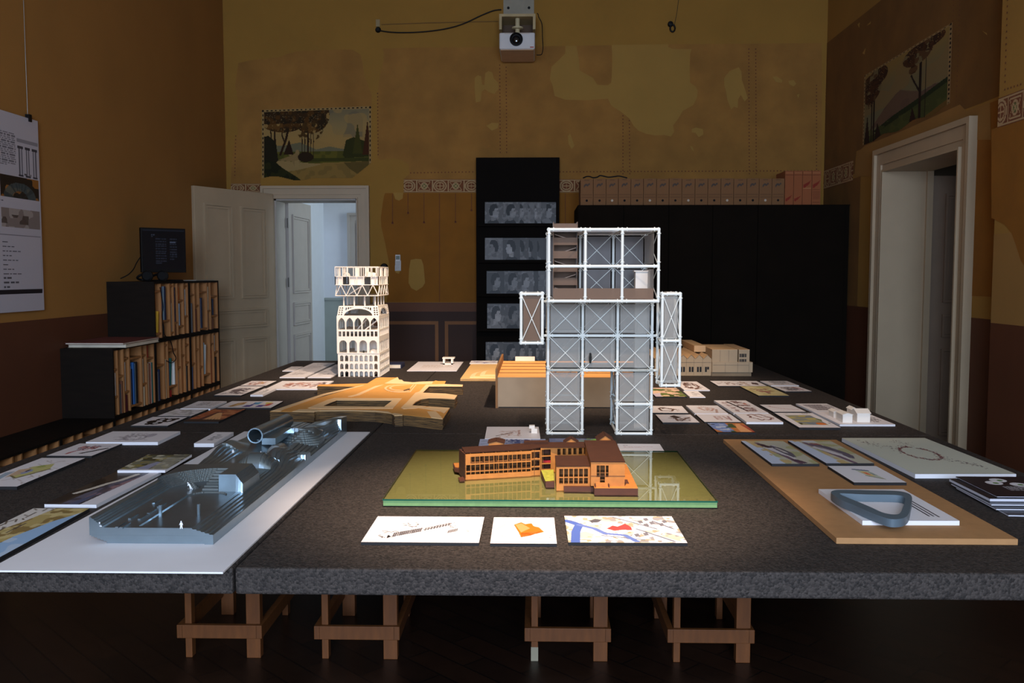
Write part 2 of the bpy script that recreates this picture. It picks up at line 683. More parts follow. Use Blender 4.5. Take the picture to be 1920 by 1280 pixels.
wf = MB().plate([(XL - .3, D, 0), (dl0, D, 0), (dl0, D, dlz), (dl1, D, dlz), (dl1, D, 0), (XR + .3, D, 0), (XR + .3, D, CEIL), (XL - .3, D, CEIL)], off=(0, WALLT, 0)) \
    .build('wall_front', PLASTER, kind='structure', loc=(0, D, 0))
wl = MB().box(XL - 0.25, XL, REAR, D, 0, CEIL).build('wall_left', PLASTER_LEFT, kind='structure', loc=(XL, 0, 0))
wr = MB().plate([(XR, REAR, 0), (XR, ry0, 0), (XR, ry0, rdz), (XR, ry1, rdz), (XR, ry1, 0), (XR, D, 0), (XR, D, CEIL), (XR, REAR, CEIL)], off=(WALLT, 0, 0)) \
    .build('wall_right', PLASTER, kind='structure', loc=(XR, 0, 0))
pier = MB().box(PIER_X, XR - 0.002, REAR, PIER_Y, 0, CEIL).build('wall_pier', PLASTER, kind='structure', loc=(PIER_X, PIER_Y, 0))
wins = [(-1.3, -0.1), (0.3, 1.5)]
MB().plate([(XL - .3, REAR, 0), (XR + .3, REAR, 0), (XR + .3, REAR, CEIL), (XL - .3, REAR, CEIL)],
           [rect_y(a, b, 1.1, 3.5, REAR) for a, b in wins], off=(0, -0.25, 0)).build('wall_rear', PLASTER, kind='structure', loc=(0, REAR, 0))
for k, (a, b) in enumerate(wins):
    w = MB().plate(rect_y(a, b, 1.1, 3.5, REAR - .1), [rect_y(a + .07, (a + b) / 2 - .03, 1.17, 3.43, REAR - .1), rect_y((a + b) / 2 + .03, b - .07, 1.17, 3.43, REAR - .1)], off=(0, -.06, 0)) \
        .build('window_%d' % (k + 1), DOOR_WHITE, kind='structure')
    MB().plate(rect_y(a + .07, b - .07, 1.17, 3.43, REAR - .13)).build('pane', pane_mat('window_glass', (240, 250, 255), 0.02, 0.0), w)


# ---- paint layers on the far wall, each a thin coat a little proud of the plaster
def coat(name, pts, material, off, parent=wf, holes=(), label=None):
    return MB().plate([PY(x, y, D - off) for x, y in pts], [[PY(x, y, D - off) for x, y in h] for h in holes], off=(0, -0.0008, 0)).build(name, material, parent, label=label)


coat('old_paint', [(447, 118), (470, 113), (525, 107), (540, 101), (560, 96), (620, 93), (660, 93), (668, 97), (676, 103), (680, 118), (683, 140), (688, 155), (692, 165), (697, 178), (697, 205), (489, 212), (489, 345), (433, 346), (434, 310), (437, 285), (440, 262), (447, 250), (444, 215), (447, 190), (441, 160)], OLD, 0.0015, label='old brown painted plaster left of the doorway')
coat('old_paint', [(718, 91), (800, 89), (935, 88), (1060, 86), (1253, 83), (1541, 81), (1541, 336), (757, 336), (768, 325), (766, 308), (752, 299), (735, 297), (712, 300), (708, 296), (709, 165), (713, 140), (719, 115), (720, 100)], OLD, 0.0015, label='old brown painted plaster over most of the wall')
PATCHES = [
    [(1060, 86), (1060, 100), (1045, 115), (1034, 125), (1031, 148), (1036, 160), (1040, 180), (1060, 187), (1100, 188), (1140, 185), (1146, 198), (1165, 210), (1180, 222), (1188, 236), (1197, 245), (1212, 251), (1230, 254), (1245, 253), (1258, 256), (1264, 247), (1262, 235), (1272, 222), (1280, 208), (1300, 197), (1307, 182), (1308, 170), (1304, 162), (1294, 155), (1293, 130), (1294, 100), (1297, 92), (1262, 92), (1253, 88), (1253, 83), (1147, 84), (1148, 110), (1147, 145), (1146, 155), (1140, 160), (1120, 159), (1112, 146), (1097, 138), (1087, 132), (1085, 110), (1081, 86)],
    [(890, 146), (896, 141), (902, 143), (904, 158), (908, 160), (910, 137), (916, 133), (923, 136), (926, 147), (934, 155), (935, 166), (927, 176), (918, 173), (909, 167), (903, 172), (901, 190), (892, 192), (890, 165)],
    [(912, 236), (922, 230), (935, 231), (933, 240), (922, 245)],
    [(1358, 146), (1368, 133), (1385, 126), (1390, 134), (1391, 150), (1396, 165), (1402, 184), (1396, 190), (1389, 178), (1384, 186), (1383, 202), (1376, 200), (1371, 205), (1364, 188), (1361, 170), (1358, 160)],
    [(1297, 242), (1305, 239), (1318, 242), (1319, 252), (1310, 257), (1304, 249), (1297, 248)],
    [(1065, 255), (1069, 250), (1077, 273), (1072, 279), (1066, 270)],
    [(1294, 273), (1299, 276), (1301, 284), (1296, 279)],
    [(1448, 144), (1456, 143), (1467, 150), (1466, 155), (1455, 154)],
    [(1478, 152), (1488, 150), (1493, 157), (1488, 162), (1480, 158)],
    [(1494, 178), (1499, 176), (1497, 184)],
]
for p in PATCHES:
    coat('filler_patch', p, PATCH, 0.003)
coat('ochre_field', [(722, 362), (893, 362), (900, 362), (1100, 362), (1100, 566), (725, 566), (731, 520), (729, 490), (722, 455), (715, 425), (714, 408), (718, 378), (720, 368)], OCHRE, 0.0017, label='deep ochre field above the brown dado')
coat('filler_patch', [(737, 361), (756, 361), (755, 372), (748, 376), (741, 373)], PATCH, 0.003)
coat('filler_patch', [(770, 487), (780, 485), (790, 486), (794, 497), (797, 530), (792, 538), (781, 545), (771, 540), (766, 530), (767, 505)], PATCH, 0.003)
coat('filler_patch', [(740, 505), (751, 506), (748, 513), (742, 511)], PATCH, 0.003)
MB().plate(rect_y(PY(697, 600, D).x, XR, 0, PY(960, 567, D).z, D - .0015)).build('dado_band', DADO_BAND, wf)
for a, b in ((697, 893), (1048, 1300)):
    MB().plate(rect_y(PY(a, 600, D).x, PY(b, 600, D).x, 0, PY(960, 584, D).z, D - .003)).build('dado_field', DADO_DARK, wf)
for a, b in ((700, 822), (834, 960)):
    xa, xb, zt = PY(a, 600, D).x, PY(b, 600, D).x, PY(960, 602, D).z
    MB().plate(rect_y(xa, xb, .25, zt, D - .0045), [rect_y(xa + .035, xb - .035, .29, zt - .035, D - .0045)], off=(0, -.0008, 0)).build('dado_line', DADO_LINE, wf)
MB().plate(rect_y(XL, PY(500, 600, D).x, 0, DZ, D - .0015)).build('dado_field', DADO, wf)


def dots(name, segs, parent, size=0.011, gap=0.034, plane='y', off=0.004):
    b = MB()
    for (x0, y0), (x1, y1) in segs:
        p = PY(x0, y0, D - off) if plane == 'y' else PX(x0, y0, plane - off)
        q = PY(x1, y1, D - off) if plane == 'y' else PX(x1, y1, plane - off)
        n = max(2, int((q - p).length / gap))
        for i in range(n):
            c = p.lerp(q, i / n)
            s = size / 2
            if plane == 'y':
                b.add([c + Vector((-s, 0, -s)), c + Vector((s, 0, -s)), c + Vector((s, 0, s)), c + Vector((-s, 0, s))], [(0, 1, 2, 3)])
            else:
                b.add([c + Vector((0, -s, -s)), c + Vector((0, s, -s)), c + Vector((0, s, s)), c + Vector((0, -s, s))], [(3, 2, 1, 0)])
    return b.build(name, STENCIL, parent)


dots('stencil_dots', [((937, 122), (938, 292)), ((949, 126), (950, 292)), ((1168, 217), (1168, 332)), ((1180, 226), (1181, 332)), ((1404, 92), (1405, 332)), ((1417, 92), (1418, 332)), ((708, 175), (709, 296)), ((442, 255), (440, 335)), ((770, 324), (893, 322)), ((1050, 322), (1541, 320)), ((1531, 160), (1531, 330))], wf)
b = MB()
for x, y0, y1 in ((736, 364, 418), (765, 362, 399), (795, 362, 417), (854, 362, 416), (884, 362, 394), (1060, 362, 420), (824, 362, 566)):
    p, q = PY(x, y0, D - .004), PY(x, y1, D - .004)
    b.add([p + Vector((-.003, 0, 0)), q + Vector((-.003, 0, 0)), q + Vector((.003, 0, 0)), p + Vector((.003, 0, 0))], [(0, 1, 2, 3)])
    if y1 < 500:
        b.add([q + Vector((.012 * math.cos(t * math.pi / 4), 0, .012 * math.sin(t * math.pi / 4))) for t in range(8)], [tuple(range(8))])
b.build('stencil_stems', STENCIL, wf)


def frieze_ink(period_px, x0, x1, c0, w, h=30, bg=(118, 70, 42), line=(168, 138, 98)):
    """band of circles and diamonds between two cream lines; c0: pixel of a circle's centre"""
    n = (x1 - x0) / period_px * 2
    k = Ink(w, h, bg, aspect=n, seed=4)
    k.noise(14, (96, 54, 34), .55, .5)
    for i in range(-2, int(n) + 3):
        c = (c0 - x0) / (x1 - x0) + i / n
        r = .5 / n
        if i % 2 == 0:
            k.ring(c, .5, r * .78, .40, .11, line); k.ring(c, .5, r * .52, .26, .14, line)
            k.line([(c, .2), (c, .8)], .02, line); k.line([(c - r * .5, .5), (c + r * .5, .5)], .02, line)
        else:
            k.rect(c - r * .75, .14, c + r * .75, .20, line); k.rect(c - r * .75, .80, c + r * .75, .86, line)
            k.ring(c, .5, r * .38, .22, .2, line); k.ell(c, .5, r * .3, .17, (92, 98, 52))
            k.line([(c - r * .3, .34), (c + r * .3, .66)], .03, line); k.line([(c - r * .3, .66), (c + r * .3, .34)], .03, line)
            k.line([(c - r * .75, .2), (c - r * .4, .5), (c - r * .75, .8)], .02, line); k.line([(c + r * .75, .2), (c + r * .4, .5), (c + r * .75, .8)], .02, line)
        k.rect(c - r - .02 / n, .1, c - r + .06 / n, .9, line)
    k.rect(0, .03, 1, .09, line); k.rect(0, .91, 1, .97, line)
    return k


MATTE = print_mat('wall_paint_ink', 0.9)
for a, b_, c0 in ((757, 893, 766), (1048, 1100, 1062), (433, 489, 445)):
    y0, y1 = (336, 361) if a > 500 else (344, 361)
    sheet('frieze', [PY(a, y0, D - .004), PY(b_, y0, D - .004), PY(b_, y1, D - .004), PY(a, y1, D - .004)], frieze_ink(59, a, b_, c0, int((b_ - a) * 1.25)), wf, MATTE, label='stencilled border of circles and diamonds')

# ---- mural above the left doorway
def mural_lake():
    k = Ink(200, 130, (172, 164, 140), aspect=1.55, seed=7)
    Y = k.Y
    for c in range(3):
        k.a[..., c] = np.interp(Y, [0, .25, .5, .62], [(142, 146, 150)[c], (178, 172, 152)[c], (196, 176, 136)[c], (176, 174, 158)[c]])
    k.noise(5, (130, 134, 146), .58, .6, (k.X > .5) & (Y < .4)); k.noise(7, (206, 184, 140), .62, .5, Y < .55)
    k.poly([(.2, .5), (.35, .46), (.5, .56), (.62, .52), (.75, .56), (1, .53), (1, .62), (0, .62), (0, .5)], (134, 144, 146))
    k.rect(0, .585, 1, .82, (98, 106, 50)); k.noise(12, (124, 130, 60), .55, .7, (Y > .585) & (Y < .82)); k.rect(.4, .68, 1, .72, (66, 76, 36), .8)
    k.poly([(0, .82), (.4, .75), (1, .72), (1, 1), (0, 1)], (170, 152, 104)); k.noise(16, (140, 128, 88), .55, .5, Y > .75)
    k.poly([(.75, .74), (1, .72), (1, .84), (.88, .9), (.8, .82)], (102, 96, 60), .8)
    k.poly([(.12, .7), (.55, .76), (.32, .84), (.2, .86)], (186, 176, 152)); k.poly([(.15, .7), (.3, .62), (.36, .7), (.33, .78), (.3, .79), (.28, .72)], (170, 158, 136))
    k.ell(.26, .6, .018, .04, (182, 170, 148)); k.ell(.325, .6, .018, .04, (182, 170, 148)); k.rect(.3, .7, .34, .8, (190, 180, 156)); k.ell(.31, .66, .035, .05, (170, 158, 136))
    for x, w in ((.115, .013), (.08, .008), (.42, .012), (.365, .005), (.39, .005), (.445, .005), (.47, .004)):
        k.line([(x, .2), (x + .005, .45), (x + (.02 if x < .2 else 0), .68)], w, (56, 38, 24))
    k.line([(.25, .22), (.22, .42), (.17, .62)], .016, (60, 42, 26)); k.line([(.19, .2), (.185, .36), (.21, .46)], .01, (60, 42, 26))
    crown = (((k.X - .2) / .24) ** 2 + ((Y - .1) / .22) ** 2 < 1) | (((k.X - .45) / .17) ** 2 + ((Y - .1) / .24) ** 2 < 1)
    crown &= (k.n.rand(k.h, k.w) > .03)
    k.put(crown, (70, 52, 26)); k.noise(9, (196, 176, 136), .70, .9, crown & ((k.X > .5) | (Y > .2))); k.noise(18, (104, 74, 30), .52, .8, crown); k.noise(22, (48, 40, 24), .6, .8, crown)
    low = ((k.X - .44) / .12) ** 2 + ((Y - .3) / .14) ** 2 < 1
    k.noise(24, (86, 66, 30), .6, .9, low)
    k.poly([(0, .38), (.06, .36), (.13, .45), (.15, .7), (.1, .78), (0, .78)], (44, 42, 24)); k.poly([(.2, .62), (.25, .42), (.29, .62)], (56, 38, 24)); k.ell(.4, .66, .07, .07, (56, 44, 26))
    k.poly([(.74, .64), (.77, .44), (.84, .4), (.93, .45), (1, .5), (1, .66), (.76, .68)], (62, 70, 32)); k.poly([(.83, .62), (.875, .22), (.92, .62)], (78, 84, 36)); k.poly([(.92, .64), (.965, .18), (1, .55), (1, .64)], (82, 50, 28))
    k.poly([(0, .68), (.12, .72), (.2, .82), (.32, .93), (.38, 1), (0, 1)], (36, 42, 18)); k.noise(20, (58, 64, 26), .6, .7, k.inside([(0, .68), (.12, .72), (.2, .82), (.32, .93), (.38, 1), (0, 1)]))
    # painted beaded frame
    k.rect(0, 0, 1, .03, (190, 176, 150)); k.rect(0, 0, .018, 1, (190, 176, 150)); k.rect(.982, 0, 1, .78, (190, 176, 150))
    bead = (np.sin(k.X * 160) > .1) & (Y > .008) & (Y < .024)
    bead |= (np.sin(Y * 100) > .1) & (((k.X > .004) & (k.X < .014)) | ((k.X > .986) & (k.X < .996) & (Y < .76)))
    k.put(bead, (40, 30, 24))
    k.a *= (.80, .70, .50)
    keep = Y < .97 - .03 * np.sin(k.X * 14) * (k.X < .45) - .02
    keep &= ~((k.X > .78) & (Y > 1.0 - (k.X - .78) * 1.15)) 
    return k, keep


ik, kp = mural_lake()
sheet('mural', [PY(491, 206, D - .005), PY(696, 199, D - .005), PY(696, 341, D - .005), PY(491, 341, D - .005)], ik, wf, MATTE, kp, label='painted landscape mural of a lake with dark trees')

# ---- right wall: old paint, mural, border, dado
def coat_x(name, pts, material, off, parent=wr, X=None, label=None):
    X = XR if X is None else X
    return MB().plate([PX(x, y, X - off) for x, y in pts], off=(-0.0008, 0, 0)).build(name, material, parent, label=label)


zt = PY(1541, 81, D).z
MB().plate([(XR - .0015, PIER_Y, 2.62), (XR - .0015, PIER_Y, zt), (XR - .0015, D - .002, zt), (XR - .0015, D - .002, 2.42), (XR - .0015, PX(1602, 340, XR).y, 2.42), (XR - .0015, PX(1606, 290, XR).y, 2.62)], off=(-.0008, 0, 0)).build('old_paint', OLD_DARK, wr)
for p in ([(1608, 46), (1612, 42), (1611, 52)], [(1625, 48), (1633, 40), (1632, 45)], [(1617, 100), (1623, 90), (1621, 102)], [(1842, 58), (1850, 62), (1851, 66)]):
    coat_x('filler_patch', p, PATCH, .003)
coat_x('filler_patch', [(1608, 285), (1622, 273), (1700, 242), (1780, 205), (1800, 196), (1812, 208), (1856, 192), (1858, 262), (1828, 262), (1822, 240), (1640, 300), (1634, 330), (1602, 330)], PATCH_PALE, .003)
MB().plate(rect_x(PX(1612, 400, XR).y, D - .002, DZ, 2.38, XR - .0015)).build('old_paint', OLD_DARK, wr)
MB().plate(rect_x(PIER_Y, ry0 - .16, 1.36, 2.6, XR - .0018)).build('ochre_field', OCHRE, wr)
MB().plate(rect_x(PIER_Y, ry0 - .16, 0, DZ, XR - .0015)).build('dado_field', DADO, wr)
MB().plate(rect_x(ry1 + .16, D - .002, 0, DZ, XR - .0015)).build('dado_field', DADO, wr)
fx = PX(1600, 330, XR).y
sheet('frieze', [(XR - .004, D - .003, 2.55), (XR - .004, fx, 2.55), (XR - .004, fx, 2.36), (XR - .004, D - .003, 2.36)], frieze_ink(59, 0, 140, 20, 70), wr, MATTE, label='stencilled border near the corner')


def mural_mountain():
    k = Ink(150, 130, (150, 152, 140), aspect=1.3, seed=9)
    Y, X = k.Y, k.X
    for c in range(3):
        k.a[..., c] = np.interp(Y, [0, .35, .65], [(176, 160, 108)[c], (150, 152, 136)[c], (140, 152, 146)[c]])
    k.noise(5, (166, 150, 120), .55, .5, Y < .6)
    k.poly([(.1, .82), (.3, .6), (.42, .5), (.48, .47), (.56, .53), (.72, .62), (.85, .6), (1, .66), (1, .8)], (118, 104, 112)); k.noise(9, (134, 120, 120), .55, .6, k.inside([(.1, .82), (.3, .6), (.48, .47), (.72, .62), (1, .66), (1, .8)]))
    k.poly([(.15, .86), (.4, .76), (.7, .68), (1, .58), (1, .72), (.5, .86), (.2, .92)], (44, 62, 34))
    k.poly([(0, 1), (0, .92), (.2, .9), (.6, .78), (1, .64), (1, .9), (.5, 1)], (80, 98, 58)); k.noise(14, (96, 114, 66), .55, .6, (Y > .8))
    k.poly([(.62, 1), (1, .84), (1, 1)], (132, 112, 62))
    for x, w in ((.12, .008), (.15, .014), (.7, .016), (.755, .006)):
        k.line([(x, .12), (x, 1)], w, (46, 30, 22))
    k.line([(.7, .62), (.62, .42), (.6, .36)], .01, (46, 30, 22))
    for cx, cy, rx, ry in ((.1, .25, .14, .2), (.2, .12, .12, .12), (.06, .42, .08, .1), (.66, .14, .16, .12), (.8, .06, .14, .08), (.62, .3, .05, .05)):
        m = ((X - cx) / rx) ** 2 + ((Y - cy) / ry) ** 2 < 1
        k.put(m & (k.n.rand(k.h, k.w) > .1), (66, 42, 26)); k.noise(10, (150, 152, 136), .66, .9, m); k.noise(20, (92, 60, 30), .55, .7, m)
    k.poly([(.02, 1), (.06, .6), (.1, 1)], (52, 34, 28)); k.poly([(.16, 1), (.2, .76), (.26, 1)], (52, 36, 30)); k.poly([(.58, 1), (.62, .76), (.68, 1)], (54, 31, 20))
    k.rect(0, 0, 1, .022, (184, 172, 150)); k.rect(0, 0, .02, 1, (184, 172, 150)); k.rect(.975, 0, 1, .92, (184, 172, 150))
    bead = (np.sin(X * 150) > .1) & (Y < .018) & (Y > .006)
    bead |= (np.sin(Y * 120) > .1) & (((X > .005) & (X < .015)) | ((X > .98) & (X < .993) & (Y < .9)))
    k.put(bead, (40, 30, 24))
    k.a *= (.80, .70, .52)
    keep = (Y < 1.0 - .07 * X + .025 * np.sin(X * 17)) | (X < .1)
    return k, keep


ik, kp = mural_mountain()
mt0, mt1 = PX(1620.5, 145, XR - .005), PX(1786, 37.5, XR - .005)
mz0 = PX(1620, 272, XR).z
sheet('mural', [(XR - .005, mt0.y, (mt0.z + mt1.z) / 2), (XR - .005, mt1.y, (mt0.z + mt1.z) / 2), (XR - .005, mt1.y, mz0), (XR - .005, mt0.y, mz0)], ik, wr, MATTE, kp, label='painted landscape mural of a mountain with red trees')
dots('stencil_dots', [((1788, 0), (1781, 195)), ((1800, 0), (1793, 190)), ((1548, 90), (1548, 330))], wr, plane=XR)

# pier in front of the right wall
coat_x('ochre_field', [(1859, 243), (1990, 190), (1990, 560), (1922, 500), (1914, 488), (1906, 462), (1897, 437), (1884, 421), (1870, 414), (1859, 408)], OCHRE, .0015, parent=pier, X=PIER_X)
MB().plate([(PIER_X - .0012, PIER_Y - .001, DZ), (PIER_X - .0012, PIER_Y - .001, 1.74), (PIER_X - .0012, 3.4, 1.74), (PIER_X - .0012, 3.4, DZ)], off=(-.0002, 0, 0)).build('filler_patch', PATCH_PALE, pier)
MB().plate([(PIER_X - .0015, PIER_Y - .001, 0), (PIER_X - .0015, PIER_Y - .001, DZ), (PIER_X - .0015, 3.4, DZ), (PIER_X - .0015, 3.4, 0)], off=(-.0008, 0, 0)).build('dado_field', DADO, pier)
sheet('frieze', [(PIER_X - .004, PIER_Y - .001, 2.53), (PIER_X - .004, PIER_Y - 1.3, 2.53), (PIER_X - .004, PIER_Y - 1.3, 2.36), (PIER_X - .004, PIER_Y - .001, 2.36)], frieze_ink(59, 0, 236, 6, 150, 34), pier, MATTE, label='stencilled border on the pier')
dots('stencil_dots', [((1889, 0), (1884, 165)), ((1884, 168), (1920, 156))], pier, plane=PIER_X)
MB().plate([(XL + .0015, REAR, 0), (XL + .0015, D, 0), (XL + .0015, D, DZ), (XL + .0015, REAR, DZ)], off=(.0008, 0, 0)).build('dado_field', DADO, wl)


# ---- casings of the doorways: three stepped mouldings around the opening
def casing(name, a0, a1, ztop, w, place):
    b = MB()
    for k, (u0, u1, t) in enumerate(((0, .30, .022), (.30, .78, .036), (.78, 1.0, .06), (-.03, .06, .045))):
        for c0, c1, z0, z1 in ((a0 - u1 * w, a0 - u0 * w, 0, ztop + u1 * w), (a1 + u0 * w, a1 + u1 * w, 0, ztop + u1 * w), (a0 - u0 * w, a1 + u0 * w, ztop + u0 * w, ztop + u1 * w)):
            place(b, c0, c1, z0, z1, t)
    return b


t1 = casing('trim_1', dl0, dl1, dlz, .125, lambda b, c0, c1, z0, z1, t: b.box(c0, c1, D - t, D - .001, z0, z1)).build('trim_1', DOOR_WHITE, kind='structure', loc=(dl1, D, 0))
b = MB()
b.box(dl0 - .001, dl0 + .02, D, D + WALLT, 0, dlz).box(dl1 - .02, dl1 + .001, D, D + WALLT, 0, dlz).box(dl0, dl1, D, D + WALLT, dlz - .02, dlz + .001)
b.build('jamb_lining', mat('lining_daylight', (170, 162, 152), .5, var=.03), t1)  # cooler than the casing: next room's daylight painted into the tone
t2 = casing('trim_2', ry0, ry1, rdz, .19, lambda b, c0, c1, z0, z1, t: b.box(XR - t, XR - .001, c0, c1, z0, z1)).build('trim_2', DOOR_WHITE, kind='structure', loc=(XR, ry1, 0))
b = MB()
b.box(XR, XR + WALLT + .02, ry1 - .002, ry1 + .001, 0, rdz).box(XR, XR + WALLT, ry0 - .001, ry0 + .002, 0, rdz).box(XR, XR + WALLT, ry0, ry1, rdz - .002, rdz + .001)
b.box(XR + WALLT - .03, XR + WALLT + .02, ry1 - .03, ry1 - .002, 0, rdz)
b.build('jamb_lining', DOOR_WHITE, t2)


def door_leaf(name, hinge, udir, width, height, thick, rows, material=None, flip=1):
    """rows: (z0, z1, panels across); mouldings on the face that looks back along -n"""
    u = Vector(udir).normalized()
    n = Vector((-u.y, u.x, 0)) * flip
    h = Vector(hinge)
    b = MB()
    c = h + u * width / 2 + Vector((0, 0, height / 2 + .01))
    b.obox(c, u * width / 2, n * thick / 2, Vector((0, 0, height / 2)))
    o = b.build(name, material or DOOR_WHITE, kind='structure', loc=h, bevel=.004)
    for side in (1, -1):
        m = MB()
        for z0, z1, cols in rows:
            mg = .11
            pw = (width - mg * (cols + 1)) / cols
            for k in range(cols):
                a0 = mg + k * (pw + mg)
                for i, (ins, t) in enumerate(((0, .018), (.024, .011))):
                    def ringp(d):
                        return [h + u * (a0 + d) + Vector((0, 0, z0 + d)), h + u * (a0 + pw - d) + Vector((0, 0, z0 + d)), h + u * (a0 + pw - d) + Vector((0, 0, z1 - d)), h + u * (a0 + d) + Vector((0, 0, z1 - d))]
                    off = n * side * (thick / 2 + .0005)
                    m.plate([p + off for p in ringp(ins)], [[p + off for p in ringp(ins + .02)]], off=n * side * t)
        m.build('panel_moulding', material or DOOR_WHITE, o)
    return o


hinge = Vector((dl0 - .005, D - .07, 0))
free = PY(364, 500, 8.6)
d1 = door_leaf('door_1', hinge, (free.x - hinge.x, 8.6 - hinge.y, 0), (Vector((free.x, 8.6, 0)) - hinge).length, 2.31, .042, ((1.27, 2.17, 2), (.98, 1.17, 1), (.15, .88, 2)))
d2 = door_leaf('door_2', (dl0 + .03, D + WALLT + .02, 0), (.035, .88, 0), .86, 2.29, .042, ((1.3, 2.15, 1), (.95, 1.2, 1), (.15, .85, 1)), mat('next_door_paint', (170, 162, 154), .5, var=.03))
b = MB()
for z in (2.05, 1.42, .5):
    b.tube((dl0 + .045, D + WALLT - .005, z - .05), (dl0 + .045, D + WALLT - .005, z + .05), .009)
b.build('hinge', mat('hinge_steel', (96, 92, 88), .5, .4), d2)
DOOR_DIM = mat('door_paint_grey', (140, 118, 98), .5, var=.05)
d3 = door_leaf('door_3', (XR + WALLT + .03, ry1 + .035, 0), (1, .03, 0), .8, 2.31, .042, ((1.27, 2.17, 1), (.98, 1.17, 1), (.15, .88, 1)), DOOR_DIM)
b = MB()
for z in (2.14, 1.33, .85):
    b.tube((XR + WALLT + .022, ry1 + .004, z - .055), (XR + WALLT + .022, ry1 + .004, z + .055), .012)
b.build('hinge', DOOR_WHITE, d3)

# ---- the room behind the left doorway
NX0, NY1 = -2.76, 12.2
nr = MB().box(NX0 - .2, 1.6, NY1, NY1 + .2, 0, 3.6).build('wall_next_room_far', NEXT_WALL, kind='structure')
MB().box(NX0 - .2, NX0, D + WALLT, NY1, 0, 3.6).build('wall_next_room_left', NEXT_WALL, kind='structure')
MB().box(1.6, 1.8, D + WALLT, NY1 + .2, 0, 3.6).build('wall_next_room_right', NEXT_WALL, kind='structure')
MB().box(NX0 - .2, 1.8, D + WALLT, NY1 + .2, 3.6, 3.7).build('ceiling_next_room', NEXT_WALL, kind='structure')
MB().box(NX0, PY(648, 600, NY1).x, NY1 - .012, NY1 - .001, 0, 1.17).build('dado_board', NEXT_DADO, nr)
MB().box(NX0, PY(648, 600, NY1).x, NY1 - .03, NY1 - .001, 1.17, 1.2).build('dado_rail', NEXT_DADO, nr)
nx = PY(652, 400, NY1).x
casing('trim_3', nx + .14, nx + 1.05, 2.16, .14, lambda b, c0, c1, z0, z1, t: b.box(c0, c1, NY1 - t, NY1 - .001, z0, z1)).build('trim_3', mat('next_door_paint', (170, 162, 154)), kind='structure')
MB().box(nx + .14, nx + 1.05, NY1 - .01, NY1 - .001, 0, 2.16).build('door_4', mat('grey_door', (120, 116, 112), .6), kind='structure')
# ---- the room behind the right doorway
sx = XR + WALLT
SIDE = mat('side_room_paint', (120, 104, 84), .9, var=.04)
MB().box(sx, sx + 2.8, ry1 + .9, ry1 + 1.0, 0, 3.4).build('wall_side_room_far', SIDE, kind='structure')
MB().box(sx + 2.7, sx + 2.8, 3.4, ry1 + 1, 0, 3.4).build('wall_side_room_right', SIDE, kind='structure')
MB().box(sx, sx + 2.8, 3.3, 3.4, 0, 3.4).build('wall_side_room_near', SIDE, kind='structure')
MB().box(sx, sx + 2.8, 3.3, ry1 + 1, 3.4, 3.5).build('ceiling_side_room', SIDE, kind='structure')

# ---- small fittings of the far wall
p = PY(746.5, 492, D)
t = thing('remote_control', 'white air conditioner remote in its holder on the ochre wall', 'remote control', (p.x, D - .002, p.z - .08))
MB().box(p.x - .026, p.x + .026, D - .024, D - .006, p.z - .08, p.z + .08).build('remote_body', PLASTIC_WHITE, t, bevel=.004)
MB().box(p.x - .019, p.x + .019, D - .026, D - .024, p.z + .03, p.z + .068).build('display', mat('lcd_grey', (92, 104, 92), .3), t)
b = MB()
for i in range(3):
    for j in range(6):
        b.box(p.x - .018 + i * .0135, p.x - .009 + i * .0135, D - .0265, D - .024, p.z - .07 + j * .0145, p.z - .061 + j * .0145)
b.build('buttons', mat('button_grey', (140, 140, 138), .5), t)
MB().box(p.x - .03, p.x + .03, D - .006, D - .0015, p.z - .085, p.z + .02).box(p.x - .03, p.x - .0265, D - .022, D - .006, p.z - .085, p.z - .03).box(p.x + .0265, p.x + .03, D - .022, D - .006, p.z - .085, p.z - .03).build('wall_holder', PLASTIC_WHITE, t)

p = PY(721, 501, D)
t = thing('wall_dome', 'round black dome on the wall behind the white tower model', 'wall fitting', (p.x, D - .001, p.z))
MB().lathe((p.x, D, p.z), [(0, -.045), (.03, -.043), (.04, -.03), (.04, -.012), (.03, -.001)], 20, 'y').build('dome_shell', PLASTIC_BLACK, t, smooth=True)

p = PY(709, 56, D)
t = thing('cable_outlet', 'small black cable outlet high on the wall left of the projector', 'socket', (p.x, D - .001, p.z))
MB().lathe((p.x, D, p.z), [(0, -.03), (.018, -.03), (.022, -.012), (.03, -.001)], 14, 'y').build('outlet_cap', PLASTIC_BLACK, t, smooth=True)
MB().box(p.x - .02, p.x + .02, D - .012, D - .001, p.z + .03, p.z + .1).build('outlet_plate', mat('old_cream', (150, 130, 90), .6), t)
q = PY(940, 19, D - .03)
pts = [PY(x, y, D - .03) for x, y in ((711, 57), (730, 60), (760, 61), (800, 59), (840, 53), (870, 44), (900, 30), (925, 20), (940, 18))]
tag(MB().path(pts, .006).build('power_cable', PLASTIC_BLACK), 'black cable sagging along the wall from outlet to projector', 'cable')
pts = [PY(x, y, D - .006) for x, y in ((715, 46), (800, 43), (934, 40))]
tag(MB().path(pts, .004, sub=1).build('surface_wire', mat('painted_wire', (120, 88, 44), .8)), 'thin ochre painted wire running straight to the projector bracket', 'wire')

